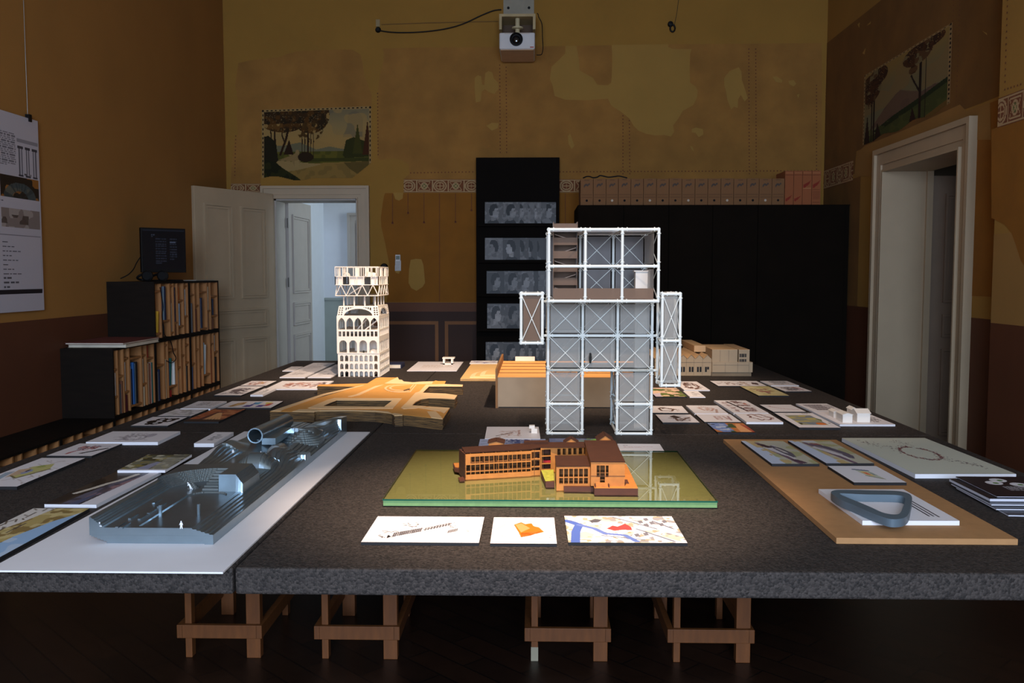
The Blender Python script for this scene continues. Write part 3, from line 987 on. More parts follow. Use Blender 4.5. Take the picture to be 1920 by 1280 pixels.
p = PY(1258, 50, D)
t = thing('wall_hook', 'black hook with a ring high on the wall right of the projector', 'hook', (p.x, D - .001, p.z))
MB().lathe((p.x - .008, D, p.z + .02), [(0, -.05), (.022, -.046), (.028, -.03), (.02, -.012), (.026, -.001)], 16, 'y').build('hook_boss', PLASTIC_BLACK, t, smooth=True)
ring = [(p.x + .012 + .024 * math.cos(a), D - .035, p.z - .025 + .034 * math.sin(a)) for a in [2 * math.pi * i / 14 for i in range(15)]]
MB().path(ring, .008, sub=1).build('ring', PLASTIC_BLACK, t, smooth=True)
tag(MB().path([PY(1264, 48, D - .01), PY(1268, 30, D - .006), PY(1272, 2, D - .006), PY(1273, -20, D - .006)], .0025, sub=2).build('hanging_wire', mat('dark_wire', (60, 46, 30), .7)), 'thin dark wire rising from the black wall hook', 'wire')

# ---- projector on its bracket
p0 = PY(970, 106, 9.0)
z0 = PY(970, 92, 9.0).z
x0, x1 = PY(936, 80, 9.0).x, PY(1003, 80, 9.0).x
PJ_BOUNCE = mat('projector_bounce_brown', (196, 164, 132), .6, var=.05)  # brown cast of bounced light put into the underside's colour
t = thing('projector', 'white projector with a black lens hung high on the wall', 'projector', ((x0 + x1) / 2, 9.25, z0))
MB().box(x0, x1, 9.0, 9.52, z0, z0 + .155).build('projector_body', PLASTIC_WHITE, t, bevel=.012)
MB().box(x0 + .012, x1 - .012, 9.015, 9.51, z0 - .006, z0).build('underside', PJ_BOUNCE, t)
lc = PY(968, 74, 9.0)
MB().lathe((lc.x, 9.0, lc.z), [(.062, 0), (.062, -.02), (.05, -.024), (.047, -.006), (0, .004)], 24, 'y').build('lens_ring', PLASTIC_BLACK, t, smooth=True)
MB().ball((lc.x, 9.002, lc.z), .04, 14, (1, .35, 1)).build('lens', mat('lens_glass', (8, 8, 14), .05, spec=.8), t, smooth=True)
MB().box(lc.x + .13, lc.x + .165, 8.998, 9.0, z0 + .012, z0 + .022).build('brand_mark', mat('red_mark', (170, 70, 60), .5), t)
MB().box(x0 + .05, x1 - .05, 8.999, 9.0, z0 + .142, z0 + .146).build('vent_line', PJ_BOUNCE, t)
t = thing('projector_bracket', 'cream wall bracket with brown plate that carries the projector', 'bracket', ((x0 + x1) / 2, D - .002, z0 + .155))
zb0, zb1 = PY(970, 60, 9.2).z, PY(970, 33, 9.2).z
MB().box(x0 + .01, x1 - .01, 9.45, D - .002, z0 + .17, zb1 - .006).build('back_plate', mat('bracket_brown', (88, 66, 46), .7), t)
cx = (x0 + x1) / 2
MB().tube((cx, 9.22, z0 + .158), (cx, 9.22, zb1), .022, 14).lathe((cx, 9.22, z0 + .158), [(.0, .1), (.055, .1), (.055, .085), (.02, .08)], 20).build('drop_pole', mat('cream_metal', (196, 180, 140), .5), t)
CREAM = mat('cream_paint', (176, 156, 112), .6)
MB().box(x0 - .005, x1 + .005, 9.14, D - .002, zb1 - .005, zb1 + .02).box(x0 - .005, x0 + .02, 9.14, 9.42, zb0 + .01, zb1 - .005).box(x1 - .02, x1 + .005, 9.14, 9.42, zb0 + .01, zb1 - .005).build('yoke', CREAM, t)
MB().box(x0 + .02, x1 - .01, D - .012, D - .002, zb1 + .02, zb1 + .28).build('wall_plate', mat('grey_plate', (150, 142, 122), .5), t)
for px in (x0 + .07, x1 - .06):
    MB().lathe((px, D - .012, zb1 + .20), [(0, -.012), (.012, -.01), (.014, 0)], 10, 'y').build('bolt', PLASTIC_BLACK, t)
pts = [PY(x, y, 9.3) for x, y in ((1007, 25), (1009, 27), (1010, 32), (1016, 45), (1017, 70), (1018, 90), (1016, 101), (1012, 103), (1006, 103))]
tag(MB().path(pts, .0045).build('projector_cable', PLASTIC_BLACK), 'black cable looping down the right side of the projector', 'cable')
# ================================================================== TABLE
SEAM_X, SEAM_Y, T = -0.772, 4.37, 0.07
g = 'grey foam slabs of the big table'
for x0, x1, y0, y1, lab in ((TX0, SEAM_X - .003, TY0, SEAM_Y - .002, 'dark grey bead foam table slab under the white sheet at front left'),
                            (SEAM_X + .003, TX1, TY0, SEAM_Y - .002, 'wide dark grey bead foam table slab under the green glass base'),
                            (TX0, SEAM_X - .003, SEAM_Y + .002, TY1, 'dark grey bead foam table slab beside the low bookcases, under the cardboard site'),
                            (SEAM_X + .003, TX1, SEAM_Y + .002, TY1, 'dark grey bead foam table slab under the white lattice robot model')):
    tag(MB().box(x0, x1, y0, y1, TZ - T, TZ).build('foam_table_slab', FOAM, bevel=.006), lab, 'table', g)

# trestles: a narrow frame of laths, thin and thick legs, a low rail all round
def trestle(cx, label, flip_foot=False):
    yf, yr, top = 3.56, 4.02, TZ - T
    hw = .128
    t = thing('trestle', label, 'trestle', (cx, (yf + yr) / 2, 0), 'pine trestles under the table')
    for y, thin, thick in ((yf, -1, 1), (yr, 1, -1)):
        for s, w in ((thin, .026), (thick, .055)):
            xx = cx + s * hw - (0 if s * (1 if w < .05 else 1) else 0)
            o = MB().box(xx - w / 2, xx + w / 2, y - .02, y + .02, 0.0, top).build('leg', PINE_LONG, t, bevel=.002)
            if flip_foot and y == yf and w < .05:
                MB().box(xx - w / 2 - .001, xx + w / 2 + .001, y - .021, y + .021, 0.0, .055).build('painted_foot', mat('white_foot', (150, 140, 116), .7), o)
    for y in (yf - .04, yr + .02):
        MB().box(cx - .148, cx + .148, y, y + .02, .085, .138).build('cross_rail', PINE_LONG, t, bevel=.002)
    for s in (-1, 1):
        xr_ = cx + s * .138
        MB().box(cx + s * .155 - .012 if s < 0 else cx + .143, cx - .143 if s < 0 else cx + .155 + .012, yf - .04, yr + .2, .085, .138).build('side_rail', PINE_LONG, t, bevel=.002)
        MB().box(cx + s * .07 - .03, cx + s * .07 + .03, yf + .02, yr - .02, top - .05, top).build('top_rail', PINE_LONG, t)
    MB().box(cx - hw, cx + hw, yr - .04, yr - .02, top - .06, top - .004).build('cross_rail', PINE_LONG, t)


for px, lab, ff in ((415, 'pine trestle with plain feet, the one under the white sheet corner', False),
                    (671, 'pine trestle second from the left, under the green glass base corner', False),
                    (1064, 'pine trestle with one white painted foot', True),
                    (1331, 'pine trestle nearest the brown board, at the right end of the row', False)):
    trestle(PY(px, 1225, 3.54).x, lab, ff)

# ================================================================== LOW BOOKCASES ALONG THE LEFT WALL
BX = -2.81
MOD_Y = [4.01, 4.715, 5.42, 6.125, 6.83, 7.535, 8.24]
ROWS = [(0.0, .54), (.54, 1.01), (1.01, 1.45)]
rb = random.Random(12)
BOOK_PAPER = mat('book_paper', (206, 196, 176), .8)
COLS = {'white': (206, 204, 198), 'blue': (36, 84, 138), 'navy': (28, 36, 66), 'teal': (22, 100, 92), 'red': (150, 34, 34), 'yellow': (204, 158, 40), 'black': (26, 25, 26),
        'grey': (96, 96, 98), 'cream': (206, 190, 160), 'green': (30, 110, 66), 'brown': (112, 66, 40), 'maroon': (84, 26, 34), 'pale blue': (150, 182, 200), 'orange': (190, 96, 36), 'pink': (196, 148, 140)}


def book(x_front, y0, w, z0, h, depth, colour, label, lean=0.0, group='books in the low bookcases'):
    """a book standing with its spine towards +x; lean tips it along y"""
    c = mat('book_' + colour.replace(' ', '_'), COLS[colour], .6, var=.08)
    def V(x, y, z):
        return (x, y0 + y * math.cos(lean) + z * math.sin(lean), z0 + (w * abs(math.sin(lean)) if lean < 0 else 0) + z * math.cos(lean) - y * math.sin(lean) + (w * math.sin(lean) if lean > 0 else 0))
    def blk(xa, xb, ya, yb, za, zb):
        return MB().hexa([V(xa, ya, za), V(xb, ya, za), V(xb, yb, za), V(xa, yb, za)], [V(xa, ya, zb), V(xb, ya, zb), V(xb, yb, zb), V(xa, yb, zb)])
    t = thing('book', label, 'book', (x_front - depth / 2, y0 + w / 2, z0), group)
    cv = .0025
    m = blk(x_front - depth, x_front, 0, cv, 0, h)
    for q in (blk(x_front - depth, x_front, w - cv, w, 0, h), blk(x_front - cv, x_front, cv, w - cv, 0, h)):
        m.add(q.v, q.f)
    m.build('cover', c, t)
    blk(x_front - depth + .004, x_front - cv, cv, w - cv, .004, h - .004).build('pages', BOOK_PAPER, t)
    return t


ORD = ['first', 'second', 'third', 'fourth', 'fifth', 'sixth', 'seventh']


def bookcase(y0, y1, z0, z1, label, short, slots, shelves, books, top=True):
    """black ply shell open to the room with upright pine laths and small pine shelves"""
    t = thing('bookcase', label, 'bookcase', (XL + .18, (y0 + y1) / 2, z0), 'black and pine bookcase boxes on the left')
    th = .016
    e = .001
    xb, xf = XL + .004, BX
    MB().box(xb, xf, y0 + e, y0 + th, z0 + e, z1 - e).build('side_panel', BLACK_PLY, t)
    MB().box(xb, xf, y1 - th, y1 - e, z0 + e, z1 - e).build('side_panel', BLACK_PLY, t)
    MB().box(xb, xf, y0 + th, y1 - th, z1 - th, z1 - e).build('top_panel', BLACK_PLY, t)
    MB().box(xb, xf, y0 + th, y1 - th, z0 + e, z0 + th).build('bottom_panel', BLACK_PLY, t)
    MB().box(xb, xb + .008, y0 + th, y1 - th, z0 + th, z1 - th).build('back_panel', PINE, t)
    a, b_ = y0 + th, y1 - th
    tot = sum(slots)
    edges = [a]
    for s in slots:
        edges.append(edges[-1] + (b_ - a) * s / tot)
    for k, e_ in enumerate(edges):
        lo, hi = (e_, e_ + .012) if k == 0 else ((e_ - .012, e_) if k == len(edges) - 1 else (e_ - .007, e_ + .007))
        MB().box(xb + .008, xf - .004, lo, hi, z0 + th, z1 - th).build('divider', PINE, t)
    H = z1 - z0 - 2 * th
    tops = {}
    for k, f in shelves:
        lo, hi = edges[k] + .0125, edges[k + 1] - .0125
        zs = z0 + th + H * f
        MB().box(xb + .008, xf - .006, lo, hi, zs - .014, zs).build('shelf', PINE, t)
        tops[(k, f)] = zs
    for (k, f, pos, w, h, colour, lean) in books:
        zs = z0 + th + H * f
        lo, hi = edges[k] + .013, edges[k + 1] - .013
        over = [z_ for (k_, f_), z_ in tops.items() if k_ == k and f_ > f + .01]
        room = (min(over) - .014 if over else z1 - th) - zs - .006
        h = min(h, room * .94 / math.cos(lean) - w * abs(math.sin(lean)))
        if pos + w + h * abs(math.sin(lean)) > hi - lo:
            pos = max(0, hi - lo - w - h * abs(math.sin(lean)))
        w = min(w, hi - lo - pos)
        if w < .006 or h < .04:
            continue
        nth = ORD[k] + ' slot'
        level = 'on the floor of' if f == 0 else ('on the low shelf of' if f < .5 else 'on the high shelf of')
        book(xf - .006 - .008 * rb.random(), lo + pos, w, zs + .0005, h, .2, colour, '%s%s book %s the %s, %s' % ('leaning ' if lean else '', colour, level, nth, short), lean)
    return t


U = 'upper box under the monitor'
bookcase(MOD_Y[4], MOD_Y[5], *ROWS[2], 'black bookcase box on top row at the near end, under the monitor', 'upper near box',
         [1.15, 1.6, .7, .75, 1.2, .9], [(0, .88), (0, .10), (1, .32), (2, .97), (2, .08), (3, .26), (4, .68), (4, .18), (5, .96), (5, .36)],
         [(0, .10, .035, .02, .16, 'yellow', 0.12), (1, .32, .004, .028, .29, 'blue', 0), (1, .32, .034, .022, .285, 'pale blue', 0), (1, .32, .058, .024, .29, 'navy', 0), (3, .26, .004, .018, .27, 'navy', 0),
          (4, .18, .004, .012, .19, 'white', 0), (4, .18, .018, .014, .2, 'pale blue', 0), (4, .18, .034, .022, .19, 'maroon', 0), (5, .36, .004, .02, .24, 'grey', 0), (5, .36, .026, .012, .245, 'white', 0), (2, .08, .004, .016, .26, 'grey', 0), (2, .08, .022, .012, .22, 'cream', 0), (3, 0, .004, .02, .08, 'brown', 0), (4, .68, .006, .02, .1, 'orange', 0), (1, 0, .004, .02, .1, 'black', 0)])
bookcase(MOD_Y[5], MOD_Y[6], *ROWS[2], 'black bookcase box on top row at the far end, beside the open door leaf', 'upper far box',
         [.9, .8, 1.5, .7, 1.4], [(0, .78), (1, .55), (2, .82), (2, .06), (3, .42), (4, .72), (4, .3)],
         [(0, 0, .006, .022, .28, 'black', 0), (1, 0, .004, .018, .22, 'maroon', 0), (2, .06, .006, .022, .25, 'white', 0), (2, .06, .03, .03, .255, 'navy', 0), (4, .3, .01, .03, .17, 'black', 0), (4, .3, .043, .02, .165, 'navy', 0), (4, 0, .03, .03, .12, 'brown', 0), (3, 0, .006, .018, .16, 'blue', 0), (3, .42, .006, .016, .2, 'cream', 0), (2, 0, .01, .02, .02, 'red', 0), (0, 0, .03, .016, .24, 'grey', 0)])
bookcase(MOD_Y[3], MOD_Y[4], *ROWS[1], 'black bookcase box on middle row at the near end, carrying two portfolios', 'middle near box',
         [.6, .8, .8, 1.8, .75, 1.2], [(0, .72), (0, .3), (1, .6), (2, .86), (2, .33), (3, .84), (3, .08), (4, .85), (4, .38), (5, .78)],
         [(1, 0, .005, .04, .2, 'grey', 0), (2, .33, .006, .014, .22, 'white', 0), (2, 0, .004, .03, .13, 'maroon', 0), (3, .08, .006, .016, .27, 'white', 0), (3, .08, .024, .024, .25, 'navy', 0), (3, .08, .052, .018, .3, 'blue', 0), (3, .08, .074, .01, .285, 'pale blue', 0), (3, .08, .088, .03, .3, 'black', 0),
          (4, .38, .004, .012, .2, 'cream', 0), (4, .38, .018, .012, .2, 'grey', 0), (4, 0, .006, .024, .14, 'cream', 0),
          (5, 0, .004, .022, .3, 'cream', 0), (5, 0, .028, .016, .3, 'brown', 0), (5, 0, .046, .02, .3, 'pink', 0), (5, 0, .068, .012, .3, 'white', 0), (0, .3, .006, .018, .16, 'white', 0), (1, 0, .05, .014, .22, 'brown', 0), (5, .78, .006, .02, .09, 'red', 0), (5, 0, .084, .012, .3, 'teal', 0)])
bookcase(MOD_Y[4], MOD_Y[5], *ROWS[1], 'black bookcase box in the centre of the middle row, with a looping cable', 'middle centre box',
         [1.3, .6, 1.5, .7, .7, .8], [(0, .62), (1, .95), (2, .84), (2, .2), (3, .5), (4, .7), (5, .88), (5, .55)],
         [(0, 0, .02, .014, .22, 'grey', 0), (0, 0, .036, .018, .24, 'navy', 0), (2, .2, .006, .02, .2, 'blue', 0), (2, .2, .03, .024, .21, 'teal', .12), (2, 0, .01, .05, .05, 'red', 0), (5, 0, .006, .012, .24, 'white', 0), (5, 0, .02, .02, .25, 'black', 0), (1, 0, .004, .018, .3, 'cream', 0), (3, 0, .004, .016, .2, 'white', 0), (4, .18, .004, .014, .2, 'red', 0), (2, .2, .11, .014, .18, 'white', 0)])
bookcase(MOD_Y[5], MOD_Y[6], *ROWS[1], 'black bookcase box on middle row at the far end, beside the open door leaf', 'middle far box',
         [.8, .7, .7, 1.4, .7, 1.0], [(0, .5), (1, .75), (2, .4), (3, .22), (4, .8), (5, .62)],
         [(3, .22, .006, .022, .27, 'pale blue', 0), (3, .22, .03, .02, .25, 'white', .1), (4, 0, .006, .016, .3, 'red', 0), (5, .62, .02, .016, .14, 'white', 0), (5, 0, .02, .04, .22, 'black', 0), (0, 0, .006, .018, .2, 'blue', 0), (1, 0, .004, .018, .28, 'grey', 0), (2, 0, .006, .016, .16, 'maroon', 0)])
for k, lab, slots, sh in ((1, 'black bench box at the near left, cropped by the picture edge', [1.4, .7, 1.2, .9, 1.1], [(0, .9), (1, .55), (2, .8), (3, .9), (4, .72)]),
                          (2, 'black bench box with pine slots, second along the left wall', [1.0, .8, 1.3, .7, 1.1], [(0, .84), (1, .6), (2, .92), (3, .7), (4, .86)])):
    bookcase(MOD_Y[k], MOD_Y[k + 1], *ROWS[0], lab, 'bench box', slots, sh, [])
for k, lab in ((3, 'black bottom bookcase box under the box with portfolios'), (4, 'black bottom bookcase box under the middle centre box'), (5, 'black bottom bookcase box nearest the open door leaf')):
    bookcase(MOD_Y[k], MOD_Y[k + 1], *ROWS[0], lab, 'bottom box of column %s' % ORD[k - 3], [1, .8, 1.2, .7, 1], [(0, .6), (1, .84), (2, .7), (3, .9), (4, .62)],
             [(0, .6, .01, .03, .15, 'red', 0)] if k == 3 else [])

# two flat portfolios on the middle row
z = ROWS[1][1] + .0005
for k, (x0, x1, y0, y1, h, lab, c) in enumerate(((XL + .02, BX + .06, 6.2, 6.75, .022, 'pale flat portfolio at the bottom of the pair on the bookcase', (190, 176, 150)), (XL + .01, BX + .05, 6.18, 6.78, .012, 'flat portfolio with a maroon cover on top of the pale one', (110, 56, 50)))):
    t = thing('portfolio', lab, 'portfolio', ((x0 + x1) / 2, (y0 + y1) / 2, z), 'portfolios on the bookcase')
    MB().box(x0 + .004, x1 - .004, y0 + .004, y1 - .004, z + .002, z + h - .003).build('pages', BOOK_PAPER, t)
    MB().box(x0, x1, y0, y1, z + h - .003, z + h).box(x0, x1, y0, y1, z, z + .002).build('cover', mat('portfolio_%d' % k, c, .6), t)
    z += h + .0005

# monitor, headphones, their cables, on the upper boxes
ZT = ROWS[2][1]
tl, tr = PY(264, 426, 7.12), PY(348, 437, 7.36)
bl = PY(264, 514, 7.12)
u = (Vector((tr.x, tr.y, 0)) - Vector((tl.x, tl.y, 0)))
W_ = u.length
u.normalize()
n = Vector((u.y, -u.x, 0))
zt_, zb_ = tl.z, tl.z - .345
c0 = Vector((tl.x, tl.y, 0))
t = thing('monitor', 'flat black monitor with a dim list on its screen, on the bookcase', 'monitor', (c0.x + u.x * W_ / 2, c0.y + u.y * W_ / 2, ZT))
cc = c0 + u * W_ / 2 + Vector((0, 0, (zt_ + zb_) / 2))
MB().obox(cc - n * .02, u * W_ / 2, n * .018, Vector((0, 0, (zt_ - zb_) / 2))).build('monitor_housing', PLASTIC_BLACK, t, bevel=.004)
k = Ink(70, 60, (15, 16, 20), 1.3, 3)
k.words(.2, .12, .3, .2, 2, (60, 66, 78)); k.words(.3, .22, .56, .9, 11, (44, 48, 58)); k.words(.64, .22, .82, .8, 9, (46, 50, 60)); k.rect(.64, .3, .78, .34, (70, 76, 90)); k.rect(0, 0, 1, .03, (30, 33, 40))
sc0 = c0 + u * .012 + n * -.0015
sheet('screen', [sc0 + Vector((0, 0, zt_ - .014)), sc0 + u * (W_ - .024) + Vector((0, 0, zt_ - .014)), sc0 + u * (W_ - .024) + Vector((0, 0, zb_ + .028)), sc0 + Vector((0, 0, zb_ + .028))], k, t, print_mat('screen_ink', .3, .12), label='dim screen with lines of pale text')
MB().obox(cc - n * .05 + Vector((0, 0, -(zt_ - zb_) / 2 + .03)), u * .03, n * .012, Vector((0, 0, .09))).build('stand_neck', PLASTIC_BLACK, t)
fc = c0 + u * W_ / 2 - n * .03
MB().hexa([fc + u * a * .13 + n * b_ * .09 + Vector((0, 0, ZT + .0005)) for a, b_ in ((-1, 1), (1, 1), (1, -1), (-1, -1))][::-1], [fc + u * a * .12 + n * b_ * .08 + Vector((0, 0, ZT + .012)) for a, b_ in ((-1, 1), (1, 1), (1, -1), (-1, -1))][::-1]).build('stand_foot', PLASTIC_BLACK, t)
hp = PZ(287, 521, ZT)
hp = Vector((PY(286, 520, 6.98).x, 6.98, ZT))
t = thing('headphones', 'black headphones lying in front of the monitor', 'headphones', hp)
for s in (-1, 1):
    MB().lathe((hp.x + s * .05 + .02, hp.y + s * .02, ZT + .042), [(0, -.018), (.03, -.018), (.042, -.008), (.042, .008), (.03, .018), (0, .018)], 16, 'y').build('ear_cup', PLASTIC_BLACK, t, smooth=True)
MB().path([(hp.x - .03, hp.y - .02, ZT + .07), (hp.x - .06, hp.y, ZT + .062), (hp.x - .12, hp.y + .01, ZT + .03), (hp.x - .1, hp.y + .06, ZT + .012), (hp.x, hp.y + .06, ZT + .05), (hp.x + .07, hp.y + .02, ZT + .07)], .009).build('headband', PLASTIC_BLACK, t, smooth=True)
pts = [PY(263, 482, 7.13), PY(256, 493, 7.1), PY(250, 505, 7.06), PY(240, 515, 7.02), PY(226, 522, 6.98)]
tag(MB().path(pts, .004).build('monitor_cable', PLASTIC_BLACK), 'thin black cable falling from the monitor to the bookcase top', 'cable')
xf = BX + .012
pts = [(xf, PX(x, y, xf).y, PX(x, y, xf).z) for x, y in ((300, 538), (303, 555), (306, 575), (304, 592), (307, 612), (309, 628), (320, 640), (325, 660), (330, 672), (322, 680), (312, 676))]
tag(MB().path(pts, .0035).build('hanging_cable', PLASTIC_BLACK), 'thin black cable looping down over the bookcase fronts', 'cable')
# pale tablet-like sheet at the end of the bookcase top
MB().box(BX - .2, BX - .02, 7.75, 8.2, ZT + .0005, ZT + .006).build('paper_pad', mat('pad_paper', (170, 164, 150), .7), label='thin pale paper pad on the far end of the bookcase top', cat='paper')

# ================================================================== POSTER ON THE LEFT WALL
py0, py1 = 5.02, PX(76, 400, XL + .02).y
pz1, pz0 = PX(73, 228, XL + .02).z, PX(81, 581, XL + .02).z
t = thing('exhibition_poster', 'large white exhibition poster board on the ochre left wall', 'poster', (XL + .012, (py0 + py1) / 2, pz0))
MB().box(XL + .004, XL + .022, py0, py1, pz0, pz1).build('poster_board', mat('poster_board', (178, 172, 176), .6, var=.02), t)
k = Ink(170, 220, (178, 172, 176), .75, 5)
k.words(.42, .10, .70, .27, 16, (90, 86, 90)); k.words(.42, .29, .52, .305, 1, (60, 56, 60)); k.words(.42, .44, .6, .452, 1, (60, 56, 60)); k.words(.8, .29, .95, .305, 1)
for x in (.76, .85, .94):
    k.rect(x - .022, .17, x + .022, .30, (96, 92, 98)); k.rect(x - .035, .155, x + .035, .17, (60, 58, 64)); k.rect(x - .03, .3, x + .03, .31, (60, 58, 64)); k.rect(x - .008, .17, x + .008, .3, (170, 166, 170))
k.rect(.72, .12, .99, .135, (90, 88, 92), .5)
m = (k.X > .5) & (k.X < .985) & (k.Y > .315) & (k.Y < .425)
k.put(m, (40, 30, 22)); k.noise(26, (150, 96, 40), .6, .9, m); k.put(m & (np.abs(np.hypot((k.X - .74) / .15, (k.Y - .425) / .06) - 1) < .35), (72, 84, 84), .8); k.put(m & (np.sin(np.arctan2(k.Y - .43, k.X - .74) * 14) > .5) & (np.hypot((k.X - .74) / .15, (k.Y - .425) / .06) < 1.3), (46, 52, 52), .7)
m = (k.X > .5) & (k.X < .985) & (k.Y > .475) & (k.Y < .575)
k.put(m, (126, 112, 104)); k.noise(22, (160, 148, 138), .55, .8, m); k.noise(20, (70, 56, 48), .62, .8, m & (k.Y > .51) & (k.Y < .555))
m = (k.X > .15) & (k.X < .42) & (k.Y > .475) & (k.Y < .575)
k.put(m, (60, 52, 50)); k.noise(14, (150, 140, 136), .5, .9, m)
k.noise(12, (70, 56, 52), .55, .9, (k.X > .12) & (k.X < .36) & (k.Y > .2) & (k.Y < .28)); k.noise(12, (60, 50, 50), .55, .9, (k.X > .12) & (k.X < .38) & (k.Y > .33) & (k.Y < .4))
k.rect(0, .61, .985, .612, (120, 116, 120)); k.rect(.985, .61, .99, .9, (150, 146, 150))
for i in range(11):
    k.words(.5, .645 + i * .0225, .62 + .3 * ((i * 7) % 5) / 5, .655 + i * .0225, 1, (70, 66, 70), .9)
for i in range(6):
    k.rect(.1, .66 + i * .035, .4, .665 + i * .035, (60, 56, 60)); k.rect(.12 + i * .05, .66, .13 + i * .05, .87, (70, 66, 70))
k.rect(0, .885, .985, .91, (30, 26, 30))
sheet('printed_face', [(XL + .0228, py0, pz1), (XL + .0228, py1, pz1), (XL + .0228, py1, pz0), (XL + .0228, py0, pz0)], k, t, label='printed face with pictures and lists')
yy = PX(54, 210, XL + .02).y
MB().box(XL + .004, XL + .03, yy - .015, yy + .015, pz1 - .02, pz1 + .025).build('hanging_clip', PLASTIC_BLACK, t)
MB().tube((XL + .012, yy, pz1), (XL + .012, yy, CEIL - .3), .0015, 5).build('hanging_line', mat('steel_line', (120, 116, 108), .4, .6), t)

# ================================================================== BLACK CARD RACK ON THE FAR WALL
RY = 9.42
rx0, rx1 = PY(893, 500, RY).x, PY(1048.5, 500, RY).x
rz1 = PY(970, 295, RY).z
t = thing('card_rack', 'tall black display board with ledges of portrait cards', 'rack', ((rx0 + rx1) / 2, RY + .08, 0))
MB().box(rx0, rx1, RY, D - .006, 0, rz1).build('rack_board', mat('rack_black', (16, 12, 9), .8, var=.1, spec=.08), t, bevel=.003)
LEDGE = [422, 490, 553, 618, 683]
rows = [[909, 941, 956, 969, 981, 991, 1009, 1020], [909, 941.5, 958, 974, 986, 991, 1003, 1012], [912, 944.5, 967, 976, 987, 996, 1004, 1013], [913, 945, 965, 975, 985, 996, 1005], [910, 941, 958, 972, 985, 995, 1005, 1014]]
tops = [379, 446, 508, 569, 641]
FACE = print_mat('portrait_print', .4)
lw = ['top', 'second', 'third', 'fourth', 'lowest']
rp = random.Random(31)


def portrait(seed, left):
    """a grey portrait in profile: head, hair, neck, shoulders"""
    q = random.Random(seed)
    bg = q.choice([58, 84, 100, 74, 92, 66])
    k = Ink(34, 44, (bg, bg, bg), .77, seed)
    skin = q.choice([104, 136, 120, 150, 128])
    hair = q.choice([8, 10, 14, 60, 9])
    f = -1 if left else 1
    X = lambda x: .5 + f * (x - .5)
    def P(pts, c):
        k.poly([(X(x), y) for x, y in pts], (c, c, c))
    P([(.1, 1), (.16, .86), (.4, .74), (.62, .74), (.76, .84), (.82, 1)], q.choice([12, 30, 110, 18]))
    P([(.36, .55), (.36, .82), (.62, .8), (.62, .6)], skin - 20)
    P([(.3, .3), (.42, .16), (.66, .17), (.74, .3), (.74, .38), (.81, .48), (.75, .5), (.76, .58), (.72, .67), (.56, .7), (.4, .62), (.3, .5)], skin)
    P([(.68, .36), (.74, .36), (.73, .4), (.68, .4)], skin - 60)
    P([(.69, .555), (.76, .56), (.74, .585)], skin - 50)
    P([(.24, .34), (.3, .16), (.46, .08), (.66, .1), (.74, .24), (.7, .28), (.56, .26), (.52, .38), (.46, .46), (.44, .6), (.3, .58), (.24, .46)], hair)
    k.ell(X(.48), .45, .04, .06, (skin - 12,) * 3)
    k.noise(10, (skin + 30,) * 3, .62, .35, k.a[..., 0] > 70)
    if q.random() < .5:
        k.rect(.06, .04, .6, .06, (150, 150, 150), .5)
    return k


for r, (xs, ytop, ylg) in enumerate(zip(rows, tops, LEDGE)):
    zl = PY(960, ylg, RY - .03).z
    MB().box(rx0 + .02, rx1 - .02, RY - .075, RY, zl - .014, zl).build('ledge', mat('rack_black', (15, 14, 15)), t)
    MB().box(rx0 + .02, rx1 - .02, RY - .078, RY - .072, zl - .014, zl + .016).build('ledge_lip', mat('rack_black', (15, 14, 15)), t)
    hgt = PY(960, ytop, RY - .03).z - zl
    for i, x in enumerate(xs):
        yy = RY - .066 + i * .0048
        xw = PY(x, 400, yy).x
        yt = yy + .020
        lab = 'grey portrait card number %s from the left on the %s ledge of the black board' % (['one', 'two', 'three', 'four', 'five', 'six', 'seven', 'eight'][i], lw[r])
        cd = thing('portrait_card', lab, 'card', (xw + .09, yy, zl), 'portrait cards on the black rack')
        w = .178 if i < len(xs) - 1 else PY(1041, 400, yy).x - xw
        A = Vector((xw, yy, zl + .0005)); Bp = Vector((xw + w, yy, zl + .0005)); up = Vector((0, yt - yy, hgt)); nn = Vector((0, .0022, 0))
        MB().hexa([A, Bp, Bp + nn, A + nn], [A + up, Bp + up, Bp + up + nn, A + up + nn]).build('card', mat('card_grey', (90, 88, 88), .6), cd)
        fr = Vector((0, -.0006, 0))
        sheet('portrait', [A + up + fr, Bp + up + fr, Bp + fr, A + fr], portrait(r * 20 + i + 3, r == 1), cd, FACE)

# ================================================================== BLACK CABINET WITH ARCHIVE BOXES
CY = 8.75
cx0, cx1 = PY(1083, 500, CY).x, XR - .012
cz1 = PY(1300, 384, CY).z
t = thing('black_cabinet', 'long black cabinet of five plain doors below the archive boxes', 'cabinet', ((cx0 + cx1) / 2, CY + .3, 0))
MB().box(cx0, cx1, CY + .02, D - .02, 0, cz1 - .004).build('carcass', BLACK, t)
sx_ = [1083, 1168.5, 1253, 1335, 1419.5, 1583]
for a, b_ in zip(sx_, sx_[1:]):
    xa, xb = PY(a, 500, CY).x, min(PY(b_, 500, CY).x, cx1)
    MB().box(xa + .003, xb - .003, CY, CY + .019, .01, cz1 - .006).build('cabinet_door', BLACK, t, bevel=.002)
MB().box(cx0, cx1, CY - .002, D - .02, cz1 - .005, cz1).build('cabinet_top', BLACK, t)
edges = [1088, 1112, 1136, 1159, 1182.5, 1206, 1230.5, 1254, 1278, 1302.5, 1326.5, 1351, 1375, 1399.5, 1422.5, 1446.5, 1470]
KRAFT = mat('kraft_card', (126, 88, 54), .75, var=.06, scale=6)
KRAFT_RED = mat('orange_kraft', (146, 84, 48), .7, var=.06, scale=6)
AY = CY + .05
az1 = PY(1300, 334.5, AY).z
HOLE = mat('hole_black', (10, 9, 9), .9)
